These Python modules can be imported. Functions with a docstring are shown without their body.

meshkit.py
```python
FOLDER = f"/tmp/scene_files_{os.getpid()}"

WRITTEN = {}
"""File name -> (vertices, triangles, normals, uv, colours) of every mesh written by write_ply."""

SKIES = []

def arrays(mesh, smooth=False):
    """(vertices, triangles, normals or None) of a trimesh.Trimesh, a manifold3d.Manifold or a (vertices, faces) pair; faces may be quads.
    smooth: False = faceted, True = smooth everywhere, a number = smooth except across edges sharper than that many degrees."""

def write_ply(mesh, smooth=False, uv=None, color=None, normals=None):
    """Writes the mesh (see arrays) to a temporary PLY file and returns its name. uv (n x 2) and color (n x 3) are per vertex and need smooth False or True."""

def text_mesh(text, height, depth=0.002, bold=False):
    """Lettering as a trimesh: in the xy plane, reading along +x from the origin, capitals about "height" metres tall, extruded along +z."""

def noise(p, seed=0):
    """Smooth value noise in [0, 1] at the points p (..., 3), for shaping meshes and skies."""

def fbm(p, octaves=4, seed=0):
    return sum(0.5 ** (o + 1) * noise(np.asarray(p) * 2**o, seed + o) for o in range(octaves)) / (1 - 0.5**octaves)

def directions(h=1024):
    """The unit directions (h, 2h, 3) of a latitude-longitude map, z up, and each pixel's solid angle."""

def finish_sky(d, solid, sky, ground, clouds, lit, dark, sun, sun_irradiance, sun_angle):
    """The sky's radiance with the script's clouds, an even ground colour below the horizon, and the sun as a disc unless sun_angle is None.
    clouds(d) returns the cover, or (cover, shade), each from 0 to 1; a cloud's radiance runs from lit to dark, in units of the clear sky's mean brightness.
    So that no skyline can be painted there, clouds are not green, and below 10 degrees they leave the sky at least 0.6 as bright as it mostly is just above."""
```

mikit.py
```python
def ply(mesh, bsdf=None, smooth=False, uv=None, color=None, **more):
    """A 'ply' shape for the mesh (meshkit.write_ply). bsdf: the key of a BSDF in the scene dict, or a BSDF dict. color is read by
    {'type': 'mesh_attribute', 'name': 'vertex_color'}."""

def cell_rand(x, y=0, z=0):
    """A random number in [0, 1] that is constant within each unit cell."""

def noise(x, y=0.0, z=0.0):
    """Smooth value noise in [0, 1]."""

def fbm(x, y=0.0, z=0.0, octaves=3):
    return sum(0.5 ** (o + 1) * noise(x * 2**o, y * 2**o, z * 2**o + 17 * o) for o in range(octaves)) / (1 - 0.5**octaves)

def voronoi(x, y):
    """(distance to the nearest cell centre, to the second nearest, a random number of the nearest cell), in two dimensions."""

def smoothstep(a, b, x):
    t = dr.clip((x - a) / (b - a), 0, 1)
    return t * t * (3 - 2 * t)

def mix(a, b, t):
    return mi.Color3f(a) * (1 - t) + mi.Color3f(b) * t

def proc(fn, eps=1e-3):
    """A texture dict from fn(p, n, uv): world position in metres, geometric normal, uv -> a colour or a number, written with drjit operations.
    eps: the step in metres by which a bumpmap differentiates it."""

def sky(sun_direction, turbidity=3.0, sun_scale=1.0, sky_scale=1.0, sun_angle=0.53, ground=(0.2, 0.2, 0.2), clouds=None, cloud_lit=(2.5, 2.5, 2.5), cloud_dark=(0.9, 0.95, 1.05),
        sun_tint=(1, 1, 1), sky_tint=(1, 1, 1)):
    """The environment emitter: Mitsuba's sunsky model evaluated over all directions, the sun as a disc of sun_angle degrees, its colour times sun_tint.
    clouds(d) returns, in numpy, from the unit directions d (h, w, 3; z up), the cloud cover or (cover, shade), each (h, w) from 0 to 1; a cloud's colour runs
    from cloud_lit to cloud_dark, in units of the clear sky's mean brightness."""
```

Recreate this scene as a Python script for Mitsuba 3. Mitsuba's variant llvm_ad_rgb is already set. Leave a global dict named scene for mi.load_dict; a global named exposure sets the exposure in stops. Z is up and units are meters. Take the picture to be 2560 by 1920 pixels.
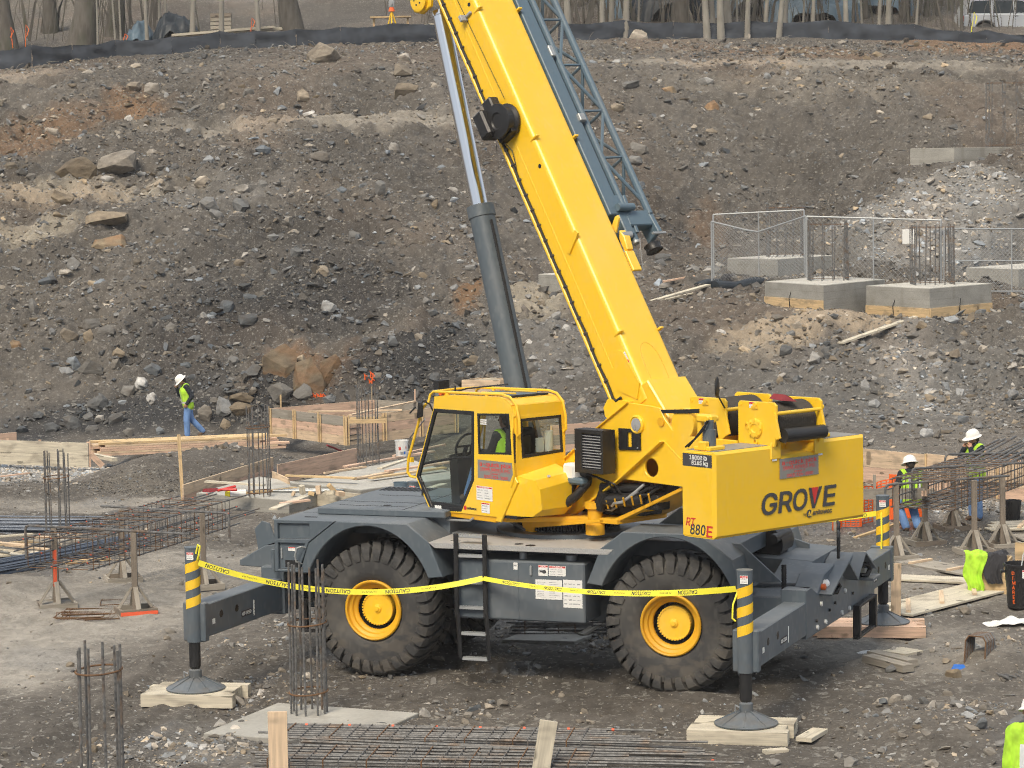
import math, random
import numpy as np, trimesh, mitsuba as mi, drjit as dr, mikit, meshkit, manifold3d as m3
from scipy.interpolate import RBFInterpolator
from scipy.ndimage import map_coordinates
from scipy.spatial import ConvexHull
from shapely.geometry import Polygon
from mikit import noise, fbm, voronoi, smoothstep, mix, cell_rand

# ---------------------------------------------------------------- camera, sky, exposure
T = mi.ScalarTransform4f
PITCH, ROLL, EYE = math.radians(4.67), math.radians(0.97), np.array([0.0, 0.0, 6.9])
FWD = np.array([0.0, math.cos(PITCH), -math.sin(PITCH)])
UP0 = np.cross([1.0, 0, 0], FWD)
UPV = math.cos(ROLL) * UP0 + math.sin(ROLL) * np.array([1.0, 0, 0])
scene = {
    'camera': {'type': 'perspective', 'fov': 2 * math.degrees(math.atan(1280 / 6430.0)), 'fov_axis': 'x', 'near_clip': 0.5, 'far_clip': 2000.0,
               'to_world': T().look_at(origin=EYE.tolist(), target=(EYE + FWD).tolist(), up=UPV.tolist())},
    'sky': mikit.sky((-0.28, -0.68, 0.72), turbidity=4, sun_scale=0.55, sun_angle=24, clouds=lambda d: (np.ones(d.shape[:2]), np.clip(0.35 + 0.5 * (meshkit.fbm(d * 3.0, 4) - 0.5) * 2, 0, 1)),
                     cloud_lit=(1.28, 1.40, 1.56), cloud_dark=(0.90, 1.0, 1.16), sun_tint=(0.94, 1.0, 1.08), ground=(0.1, 0.09, 0.08)),
}
exposure = 2.45
labels = {}

# ---------------------------------------------------------------- helpers
def nkey(base):
    """base, or base_001, base_002 ... if it is taken (as an entry or as the holder of entries)."""
    if base not in TAKEN:
        TAKEN.add(base); return base
    k = COUNT.get(base, 0)
    while True:
        k += 1
        key = '%s_%03d' % (base, k)
        if key not in TAKEN:
            break
    COUNT[base] = k
    TAKEN.add(key); return key
TAKEN, COUNT = set(), {}

def add(name, mesh, bsdf, parent=None, smooth=False, uv=None, color=None):
    key = nkey((parent + '__' if parent else '') + name)
    if isinstance(mesh, M): uv = mesh.uvs() if mesh.hasuv else uv; mesh = mesh.tri()
    if uv is not None and smooth not in (False, True): smooth = False
    scene[key] = mikit.ply(mesh, bsdf, smooth=smooth, uv=uv)
    return key

def put(name, shape, parent=None, mat=None):
    key = nkey((parent + '__' if parent else '') + name)
    scene[key] = {**shape, 'to_world': mat} if mat is not None else dict(shape)
    return key

def thing(name, label, cat, group=None):
    key = nkey(name); tag(key, label, cat, group); return key
def tag(key, label=None, cat=None, group=None, kind=None):
    d = labels.setdefault(key, {})
    for k, v in (('label', label), ('category', cat), ('group', group), ('kind', kind)):
        if v: d[k] = v
    return key

class M:
    """A growing triangle mesh with optional uv; boxes, bars, tubes, prisms and lathes are added to it."""
    def __init__(s): s.V, s.F, s.U, s.n, s.hasuv = [], [], [], 0, False
    def raw(s, v, f, uv=None):
        v = np.asarray(v, float); f = np.asarray(f, int)
        if f.shape[1] == 4: f = np.vstack([f[:, [0, 1, 2]], f[:, [0, 2, 3]]])
        s.V.append(v); s.F.append(f + s.n); s.n += len(v)
        if uv is not None: s.hasuv = True
        s.U.append(np.zeros((len(v), 2)) if uv is None else np.asarray(uv, float)); return s
    def tri(s): return trimesh.Trimesh(np.vstack(s.V), np.vstack(s.F), process=False)
    def uvs(s): return np.vstack(s.U)
    def xf(s, m):
        m = np.asarray(m, float); s.V = [v @ m[:3, :3].T + m[:3, 3] for v in s.V]; return s
    def join(s, o, m=None):
        for v, f, u, k in zip(o.V, o.F, o.U, np.cumsum([0] + [len(v) for v in o.V])):
            v2 = v if m is None else v @ np.asarray(m)[:3, :3].T + np.asarray(m)[:3, 3]
            s.V.append(v2); s.F.append(f - k + s.n); s.n += len(v2); s.U.append(u)
        s.hasuv |= o.hasuv; return s
    def box(s, lo, hi, bev=0.0):
        lo, hi = np.minimum(lo, hi).astype(float), np.maximum(lo, hi).astype(float)
        b = min(bev, 0.45 * float((hi - lo).min()))
        if b <= 0:
            v = np.array([[x, y, z] for x in (lo[0], hi[0]) for y in (lo[1], hi[1]) for z in (lo[2], hi[2])])
            return s.raw(v, [[0, 1, 3, 2], [4, 6, 7, 5], [0, 4, 5, 1], [2, 3, 7, 6], [0, 2, 6, 4], [1, 5, 7, 3]])
        p = []
        for sx in (0, 1):
            for sy in (0, 1):
                for sz in (0, 1):
                    c = np.array([(lo, hi)[sx][0], (lo, hi)[sy][1], (lo, hi)[sz][2]]); q = np.array([1 - 2 * sx, 1 - 2 * sy, 1 - 2 * sz]) * b
                    p += [c + q * [0, 1, 1], c + q * [1, 0, 1], c + q * [1, 1, 0]]
        return s.hull(p)
    def hull(s, pts):
        pts = np.asarray(pts, float); h = ConvexHull(pts)
        f = h.simplices.copy(); c = pts[h.vertices].mean(0)
        a, b_, d = pts[f[:, 0]], pts[f[:, 1]], pts[f[:, 2]]
        flip = (np.cross(b_ - a, d - a) * (a - c)).sum(1) < 0
        f[flip] = f[flip][:, ::-1]
        used = np.unique(f); m = np.zeros(len(pts), int); m[used] = np.arange(len(used))
        return s.raw(pts[used], m[f])
    def tube(s, path, r, n=8, closed=False, caps=True):
        path = np.asarray(path, float); k = len(path); r = np.broadcast_to(np.asarray(r, float), (k,))
        d = np.gradient(path, axis=0) if not closed else np.roll(path, -1, 0) - np.roll(path, 1, 0)
        if k > 2 and not closed:
            seg = np.diff(path, axis=0); seg /= np.maximum(np.linalg.norm(seg, axis=1, keepdims=True), 1e-9)
            d[1:-1] = seg[1:] + seg[:-1]; d[0], d[-1] = seg[0], seg[-1]
        d /= np.maximum(np.linalg.norm(d, axis=1, keepdims=True), 1e-9)
        a = np.cross(d[0], [0, 0, 1.0] if abs(d[0][2]) < 0.9 else [1.0, 0, 0]); a /= max(np.linalg.norm(a), 1e-9)
        th = np.arange(n) * 2 * np.pi / n; V = []
        for i in range(k):
            a = a - d[i] * (a @ d[i]); a /= max(np.linalg.norm(a), 1e-9); b = np.cross(d[i], a)
            V.append(path[i] + r[i] * (np.cos(th)[:, None] * a + np.sin(th)[:, None] * b))
        V = np.vstack(V); F = []
        for i in range(k if closed else k - 1):
            o, o2 = i * n, ((i + 1) % k) * n
            F += [[o + j, o + (j + 1) % n, o2 + (j + 1) % n, o2 + j] for j in range(n)]
        F = np.array(F); F = np.vstack([F[:, [0, 1, 2]], F[:, [0, 2, 3]]])
        if caps and not closed:
            V = np.vstack([V, path[:1], path[-1:]]); e = len(V) - 2
            F = np.vstack([F, [[e, (j + 1) % n, j] for j in range(n)], [[e + 1, (k - 1) * n + j, (k - 1) * n + (j + 1) % n] for j in range(n)]])
        return s.raw(V, F)
    def cyl(s, p0, p1, r0, r1=None, n=16, caps=True): return s.tube([p0, p1], [r0, r0 if r1 is None else r1], n, caps=caps)
    def lathe(s, prof, n=32, c=(0, 0, 0), axis=2):
        prof = np.asarray(prof, float); th = np.arange(n) * 2 * np.pi / n
        V = np.stack([prof[:, None, 0] * np.cos(th), prof[:, None, 0] * np.sin(th), np.repeat(prof[:, 1:2], n, 1)], -1).reshape(-1, 3)
        F = [[i * n + j, i * n + (j + 1) % n, (i + 1) * n + (j + 1) % n, (i + 1) * n + j] for i in range(len(prof) - 1) for j in range(n)]
        if axis == 0: V = V[:, [2, 0, 1]]
        if axis == 1: V = V[:, [1, 2, 0]]
        return s.raw(V + np.asarray(c, float), F)
    def prism(s, poly, a, b, axes='xz', bev=0.0, holes=()):
        """The polygon (list of 2-d points, in the two named axes) stretched along the third axis from a to b, edges chamfered by bev."""
        P = Polygon(poly)
        if not P.is_valid: P = P.buffer(0)
        for h in holes: P = P.difference(Polygon(h).buffer(0))
        if P.geom_type != 'Polygon':
            for g_ in P.geoms: s.prism(list(g_.exterior.coords)[:-1], a, b, axes, bev, [list(h.coords)[:-1] for h in g_.interiors])
            return s
        lay = []
        def cap(Q):
            try: return trimesh.creation.triangulate_polygon(Q, engine='earcut')
            except Exception: return trimesh.creation.triangulate_polygon(Q)
        lo, hi = min(a, b), max(a, b); V3, F3, n = [], [], 0
        def ringpts(r):
            q = np.asarray(r.coords)[:-1]; return q
        P = P if P.exterior.is_ccw else Polygon(list(P.exterior.coords)[::-1], [list(h.coords) for h in P.interiors])
        rings = [(ringpts(P.exterior), 1)] + [(ringpts(h)[::-1] if not h.is_ccw else ringpts(h), -1) for h in P.interiors]
        def offset(q, e):
            d = np.roll(q, -1, 0) - q; d /= np.maximum(np.linalg.norm(d, axis=1, keepdims=True), 1e-9); nn = np.stack([-d[:, 1], d[:, 0]], 1); pn = np.roll(nn, 1, 0)
            m_ = nn + pn; l = (m_ * nn).sum(1, keepdims=True); return q + e * m_ / np.maximum(l, 0.5)
        zs = [(lo, bev), (lo + bev, 0), (hi - bev, 0), (hi, bev)] if bev > 0 else [(lo, 0), (hi, 0)]
        tops = {0: [], 1: []}
        for q, sg in rings:
            R = [np.column_stack([offset(q, e * sg if sg > 0 else -e), np.full(len(q), z)]) for z, e in zs]
            k = len(q); base = n
            for i, r_ in enumerate(R): V3.append(r_); n += k
            for i in range(len(R) - 1):
                for j in range(k):
                    o, o2, j2 = base + i * k, base + (i + 1) * k, (j + 1) % k
                    F3 += ([[o + j, o + j2, o2 + j2], [o + j, o2 + j2, o2 + j]] if sg > 0 else [[o + j, o2 + j2, o + j2], [o + j, o2 + j, o2 + j2]])
            tops[0].append(R[0][:, :2]); tops[1].append(R[-1][:, :2])
        for w, z in ((0, lo), (1, hi)):
            vv, ff = cap(Polygon(tops[w][0], tops[w][1:]))
            ff = np.asarray(ff); e1, e2 = vv[ff[:, 1]] - vv[ff[:, 0]], vv[ff[:, 2]] - vv[ff[:, 0]]; ar = e1[:, 0] * e2[:, 1] - e1[:, 1] * e2[:, 0]
            ff = np.where((ar > 0)[:, None] == (w == 1), ff, ff[:, ::-1])
            V3.append(np.column_stack([vv, np.full(len(vv), z)])); F3 += (ff + n).tolist(); n += len(vv)
        V3 = np.vstack(V3); F3 = np.array(F3)
        if axes == 'xy': V = V3
        elif axes == 'xz': V = V3[:, [0, 2, 1]]; F3 = F3[:, ::-1]
        elif axes == 'yz': V = V3[:, [2, 0, 1]]
        return s.raw(V, F3)

def frame_m(origin, ex, ey, ez=(0, 0, 1)):
    m = np.eye(4); m[:3, 0], m[:3, 1], m[:3, 2], m[:3, 3] = ex, ey, ez, origin; return m
def rotz(a, o=(0, 0, 0)):
    c, s_ = math.cos(a), math.sin(a); return frame_m(o, (c, s_, 0), (-s_, c, 0))
def rot(axis, a):
    return trimesh.transformations.rotation_matrix(a, axis)
def board(p0, p1, w, t, up=(0, 0, 1), tone=0.5, rnd=None, bev=0.0):
    """A plank from p0 to p1 (centre line), w wide across, t thick along up; uv.x runs along the grain, uv.y = tone + cross position."""
    p0, p1 = np.asarray(p0, float), np.asarray(p1, float); d = p1 - p0; Ln = np.linalg.norm(d); d /= Ln
    up = np.asarray(up, float); up = np.array([1.0, 0, 0]) if abs(up @ d) > .999 * np.linalg.norm(up) else up; up = up - d * (up @ d); up /= np.linalg.norm(up); sd = np.cross(up, d)
    m = M(); RB = random.Random(hash((round(float(p0[0]), 3), round(float(p0[1]), 3), round(float(p1[2]), 3), round(Ln, 3)))) if rnd is None else rnd
    off = RB.random() * 50; c = [(-1, -1), (1, -1), (1, 1), (-1, 1)]
    V, U, F = [], [], []
    for k in range(4):
        a, b = c[k], c[(k + 1) % 4]; n = len(V)
        for e, (ca, x) in enumerate(((a, 0), (b, 0), (b, Ln), (a, Ln))):
            V.append(p0 + d * x + sd * ca[0] * w / 2 + up * ca[1] * t / 2)
            cr = (0 if e in (0, 3) else (w if k % 2 == 0 else t)) + k * 0.37
            U.append((off + x, tone * 10 + 1000 * 0 + math.floor(0) + cr / 10))
        F.append([n, n + 1, n + 2, n + 3])
    for x, o in ((0, 1), (Ln, 0)):
        n = len(V)
        for ca in c: V.append(p0 + d * x + sd * ca[0] * w / 2 + up * ca[1] * t / 2); U.append((off + x + ca[0] * 0.02, tone * 10 + 0.2 + ca[1] * 0.01))
        F.append([n, n + 3, n + 2, n + 1] if o else [n, n + 1, n + 2, n + 3])
    F = np.array(F)
    m.raw(V, np.vstack([F[:, [0, 1, 2]], F[:, [0, 2, 3]]]), U); m.hasuv = True
    return m

# ---------------------------------------------------------------- terrain: heights through surveyed points, then lumps
SURVEY = np.array([[-7.581, 30.062, 0.0], [-10.554, 42.261, 0.0], [-13.53, 54.474, 0.0], [-15.761, 63.627, 0.0], [-17.811, 72.0, -0.253], [-18.724, 76.0, 1.416], [-20.093, 82.0, 3.941], [-21.447, 88.0, 6.88], [-22.622, 93.0, 8.041], [-23.57, 97.0, 8.782], [-24.482, 101.0, 10.478], [-25.185, 104.0, 11.23], [-25.656, 106.0, 11.69], [-26.62, 110.0, 12.19], [-28.56, 118.0, 12.69], [-31.71, 131.0, 12.89], [-40.18, 166.0, 14.19], [-12.383, 71.5, -0.164], [-12.701, 73.5, 0.572], [-13.086, 76.0, 1.87], [-13.875, 81.0, 3.876], [-14.504, 85.0, 5.558], [-14.996, 88.0, 6.141], [-15.147, 89.0, 6.769], [-15.622, 92.0, 7.915], [-16.283, 96.0, 8.558], [-16.759, 99.0, 9.668], [-17.399, 103.0, 10.97], [-17.888, 106.0, 11.653], [-18.56, 110.0, 12.15], [-19.91, 118.0, 12.65], [-22.11, 131.0, 12.85], [-28.01, 166.0, 14.15], [-8.063, 71.0, -0.251], [-8.136, 71.9, 0.767], [-8.217, 72.8, 1.482], [-8.448, 75.0, 1.996], [-8.955, 80.0, 3.833], [-9.411, 84.5, 5.481], [-9.669, 87.0, 6.218], [-10.02, 90.5, 7.647], [-10.441, 94.5, 8.523], [-10.815, 98.0, 9.072], [-11.117, 101.0, 10.253], [-11.473, 104.5, 11.483], [-11.734, 107.0, 12.124], [-12.17, 111.0, 12.62], [-13.05, 119.0, 13.12], [-14.48, 132.0, 13.32], [-18.31, 167.0, 14.62], [-4.457, 71.0, 0.203], [-4.489, 71.9, 1.227], [-4.548, 73.2, 2.117], [-4.706, 76.0, 2.689], [-4.894, 79.5, 3.784], [-5.131, 84.0, 5.418], [-5.448, 90.0, 7.566], [-5.67, 94.0, 8.518], [-5.898, 98.0, 9.198], [-6.107, 102.0, 10.744], [-6.27, 105.0, 11.602], [-6.437, 108.0, 12.312], [-6.68, 112.0, 12.81], [-7.15, 120.0, 13.31], [-7.93, 133.0, 13.51], [-10.01, 168.0, 14.81], [-1.376, 71.0, 0.216], [-1.372, 71.8, 1.182], [-1.38, 73.0, 1.879], [-1.43, 76.5, 2.536], [-1.47, 80.0, 3.706], [-1.516, 84.0, 5.055], [-1.559, 88.0, 6.544], [-1.622, 93.5, 8.359], [-1.689, 98.0, 9.04], [-1.723, 101.0, 10.094], [-1.77, 105.0, 11.34], [-1.807, 108.0, 12.234], [-1.87, 112.0, 12.73], [-2.01, 120.0, 13.23], [-2.23, 133.0, 13.43], [-2.81, 168.0, 14.73], [2.295, 66.0, 0.266], [2.414, 69.0, 0.966], [2.578, 73.0, 2.339], [2.732, 77.0, 3.062], [2.956, 83.0, 3.51], [3.134, 87.5, 4.585], [3.305, 91.5, 6.447], [3.473, 95.5, 8.133], [3.643, 99.5, 9.957], [3.824, 104.0, 11.204], [3.938, 107.0, 11.613], [4.018, 109.0, 12.185], [4.17, 113.0, 12.69], [4.46, 121.0, 13.19], [4.94, 134.0, 13.38], [6.23, 169.0, 14.69], [6.802, 63.5, 0.439], [7.078, 66.0, 1.143], [7.41, 69.0, 2.131], [7.739, 72.0, 2.834], [8.281, 77.0, 3.037], [9.039, 84.0, 3.367], [9.693, 90.0, 4.086], [10.025, 93.0, 5.16], [10.359, 96.0, 6.308], [10.643, 98.5, 8.053], [11.036, 102.0, 9.911], [11.478, 106.0, 11.254], [11.806, 109.0, 11.667], [12.027, 111.0, 12.306], [12.46, 115.0, 12.81], [13.33, 123.0, 13.31], [14.74, 136.0, 13.51], [18.53, 171.0, 14.81], [9.843, 61.0, 0.304], [10.33, 64.0, 0.678], [10.9, 67.5, 1.562], [11.47, 71.0, 2.569], [12.119, 75.0, 3.001], [12.767, 79.0, 3.292], [13.255, 82.0, 3.966], [13.825, 85.5, 5.069], [14.396, 89.0, 6.27], [14.884, 92.0, 7.072], [15.615, 96.5, 7.942], [16.512, 102.0, 9.819], [17.326, 107.0, 11.198], [17.813, 110.0, 11.573], [18.139, 112.0, 12.254], [18.79, 116.0, 12.75], [20.08, 124.0, 13.25], [22.19, 137.0, 13.45], [27.86, 172.0, 14.75], [14.244, 60.0, 0.335], [15.073, 63.5, 0.644], [16.019, 67.5, 1.475], [16.847, 71.0, 2.478], [17.794, 75.0, 2.905], [18.742, 79.0, 3.19], [19.452, 82.0, 3.861], [20.279, 85.5, 4.96], [21.106, 89.0, 6.157], [21.579, 91.0, 6.873], [22.526, 95.0, 7.466], [23.354, 98.5, 8.19], [24.418, 103.0, 9.717], [25.482, 107.5, 11.083], [26.311, 111.0, 11.475], [26.783, 113.0, 12.099], [27.73, 117.0, 12.6], [29.63, 125.0, 13.1], [32.71, 138.0, 13.3], [41.0, 173.0, 14.6], [-7.0, 0.0, 0.0], [-5.6, 0.0, 0.0], [-4.2, 0.0, 0.0], [-2.8, 0.0, 0.0], [-1.4, 0.0, 0.0], [-0.0, 0.0, 0.0], [1.4, 0.0, 0.0], [2.8, 0.0, 0.0], [4.2, 0.0, 0.0], [5.6, 0.0, 0.0], [7.0, 0.0, 0.0], [-7.0, 6.0, 0.0], [-5.6, 6.0, 0.0], [-4.2, 6.0, 0.0], [-2.8, 6.0, 0.0], [-1.4, 6.0, 0.0], [-0.0, 6.0, 0.0], [1.4, 6.0, 0.0], [2.8, 6.0, 0.0], [4.2, 6.0, 0.0], [5.6, 6.0, 0.0], [7.0, 6.0, 0.0], [-7.0, 12.0, 0.0], [-5.6, 12.0, 0.0], [-4.2, 12.0, 0.0], [-2.8, 12.0, 0.0], [-1.4, 12.0, 0.0], [-0.0, 12.0, 0.0], [1.4, 12.0, 0.0], [2.8, 12.0, 0.0], [4.2, 12.0, 0.0], [5.6, 12.0, 0.0], [7.0, 12.0, 0.0], [-9.0, 18.0, 0.0], [-7.2, 18.0, 0.0], [-5.4, 18.0, 0.0], [-3.6, 18.0, 0.0], [-1.8, 18.0, 0.0], [-0.0, 18.0, 0.0], [1.8, 18.0, 0.0], [3.6, 18.0, 0.0], [5.4, 18.0, 0.0], [7.2, 18.0, 0.0], [9.0, 18.0, 0.0], [-12.0, 24.0, 0.0], [-9.6, 24.0, 0.0], [-7.2, 24.0, 0.0], [-4.8, 24.0, 0.0], [-2.4, 24.0, 0.0], [-0.0, 24.0, 0.0], [2.4, 24.0, 0.0], [4.8, 24.0, 0.0], [7.2, 24.0, 0.0], [9.6, 24.0, 0.0], [12.0, 24.0, 0.0], [-15.0, 30.0, 0.0], [-12.0, 30.0, 0.0], [-9.0, 30.0, 0.0], [-6.0, 30.0, 0.0], [-3.0, 30.0, 0.0], [-0.0, 30.0, 0.0], [3.0, 30.0, 0.0], [6.0, 30.0, 0.0], [9.0, 30.0, 0.0], [12.0, 30.0, 0.0], [15.0, 30.0, 0.0], [-18.0, 36.0, 0.0], [-14.4, 36.0, 0.0], [-10.8, 36.0, 0.0], [-7.2, 36.0, 0.0], [-3.6, 36.0, 0.0], [-0.0, 36.0, 0.0], [3.6, 36.0, 0.0], [7.2, 36.0, 0.0], [10.8, 36.0, 0.0], [14.4, 36.0, 0.0], [18.0, 36.0, 0.0], [-21.0, 42.0, 0.0], [-16.8, 42.0, 0.0], [-12.6, 42.0, 0.0], [-8.4, 42.0, 0.0], [-4.2, 42.0, 0.0], [-0.0, 42.0, 0.0], [4.2, 42.0, 0.0], [8.4, 42.0, 0.0], [12.6, 42.0, 0.0], [16.8, 42.0, 0.0], [21.0, 42.0, 0.0], [-24.0, 48.0, 0.0], [-19.2, 48.0, 0.0], [-14.4, 48.0, 0.0], [-9.6, 48.0, 0.0], [-4.8, 48.0, 0.0], [-0.0, 48.0, 0.0], [4.8, 48.0, 0.0], [9.6, 48.0, 0.0], [14.4, 48.0, 0.0], [19.2, 48.0, 0.0], [24.0, 48.0, 0.0], [-27.0, 54.0, 0.0], [-21.6, 54.0, 0.0], [-16.2, 54.0, 0.0], [-10.8, 54.0, 0.0], [-5.4, 54.0, 0.0], [-0.0, 54.0, 0.0], [5.4, 54.0, 0.0], [10.8, 54.0, 0.0], [16.2, 54.0, 0.0], [21.6, 54.0, 0.0], [27.0, 54.0, 0.0], [-30.0, 60.0, -0.05], [-24.0, 60.0, -0.05], [-18.0, 60.0, -0.05], [-12.0, 60.0, -0.05], [-6.0, 60.0, -0.05], [-0.0, 60.0, -0.05]])
_gx, _gy = np.arange(-60, 60.01, 1.0), np.arange(0, 181, 1.0)
_rbf = RBFInterpolator(SURVEY[:, :2], SURVEY[:, 2], kernel='linear', neighbors=14, smoothing=0.05)
_grid = _rbf(np.stack(np.meshgrid(_gx, _gy, indexing='ij'), -1).reshape(-1, 2)).reshape(len(_gx), len(_gy))
MOUNDS = [[-7.251, 59.82, 2.495, 1.5, 0.605, 0.6], [-10.998, 56.318, 1.605, 1.2, 0.547, 0.3], [-8.832, 42.597, 1.436, 1.2, -1.867, 0.25], [5.538, 30.8, 1.196, 1.6, 0.625, 0.3], [6.841, 35.26, 0.754, 0.8, 0.645, 0.25], [-2.899, 47.454, 1.081, 1.2, -2.981, 0.12]]   # x, y, half length, half width, angle, height
def sstep(a, b, x):
    t = np.clip((np.asarray(x, float) - a) / (b - a), 0, 1); return t * t * (3 - 2 * t)
def base_z(x, y):
    x, y = np.asarray(x, float), np.asarray(y, float)
    z = map_coordinates(_grid, [np.clip((x + 60).ravel(), 0, 120), np.clip(y.ravel(), 0, 180)], order=1, mode='nearest').reshape(x.shape)
    for mx, my, a, b, an, h in MOUNDS:
        c, s = math.cos(an), math.sin(an); u, v = (x - mx) * c + (y - my) * s, -(x - mx) * s + (y - my) * c
        z = z + h * np.exp(-((u / a) ** 4 + (v / b) ** 2))
    return z
def ground_z(x, y):
    """The height of the ground at x, y, lumps and ruts included."""
    x, y = np.asarray(x, float), np.asarray(y, float)
    p = np.stack([x, y, np.zeros_like(x)], -1); z = base_z(x, y)
    slope = sstep(0.25, 1.6, z) * (1 - 0.85 * sstep(10.5, 11.5, z))
    n = meshkit.fbm(p * 0.42, 3, 5) - 0.5
    r = 1 - np.abs(2 * meshkit.fbm(p * [0.55, 0.9, 1] + 7, 4, 11) - 1)
    d = meshkit.fbm(p * 2.3, 3, 21) - 0.5
    f = meshkit.fbm(p * 7.0, 2, 31) - 0.5
    lo = 0.06 * n + 0.085 * d * (0.35 + 1.2 * sstep(0.45, 0.7, meshkit.noise(p * 0.2 + 3))) + 0.036 * f
    hi = 0.75 * n + 0.85 * (r - 0.75) + 0.42 * d + 0.20 * f
    z = z + (1 - slope) * lo + slope * hi
    for x0, y0, x1, y1, w_, dp in RUTS:
        ex, ey = x1 - x0, y1 - y0; L_ = math.hypot(ex, ey); ex, ey = ex / L_, ey / L_
        u, v = (x - x0) * ex + (y - y0) * ey, -(x - x0) * ey + (y - y0) * ex; v = v + 0.35 * np.sin(u * 0.35 + x0)
        m = sstep(-1.5, 0.5, u) * (1 - sstep(L_ - 0.5, L_ + 1.5, u)); q = np.abs(v) / w_
        z = z + m * dp * (-np.exp(-(q / 0.8) ** 4) * (0.75 + 0.35 * np.sin(u * 19 + 3 * np.abs(v) / w_)) + 0.8 * np.exp(-((q - 1.45) / 0.4) ** 2))
    for px, py, ax, ay, bx, by, la, lb, pz in PADS:
        dt = ax * by - ay * bx; u, v = ((x - px) * by - (y - py) * bx) / dt, ((y - py) * ax - (x - px) * ay) / dt
        w = 1 - sstep(0.25, 1.25, np.maximum(np.abs(u) - la, np.abs(v) - lb)); z = z * (1 - w) + (pz + 0.3 * lo) * w
    return z
RUTS = [(-5.885, 30.396, -4.778, 37.735, 0.3, 0.055), (-4.744, 29.136, -3.179, 36.673, 0.3, 0.05), (-7.945, 37.104, -5.158, 48.017, 0.32, 0.03), (-2.585, 33.974, 2.218, 31.841, 0.36, 0.05), (-1.674, 35.84, 3.556, 33.458, 0.36, 0.055), (2.565, 31.814, 6.737, 33.191, 0.34, 0.05), (3.655, 34.383, 8.405, 40.325, 0.3, 0.04), (-4.912, 44.101, -1.876, 48.861, 0.3, 0.03), (-7.736, 41.973, -4.989, 49.879, 0.3, 0.03)]
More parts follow.
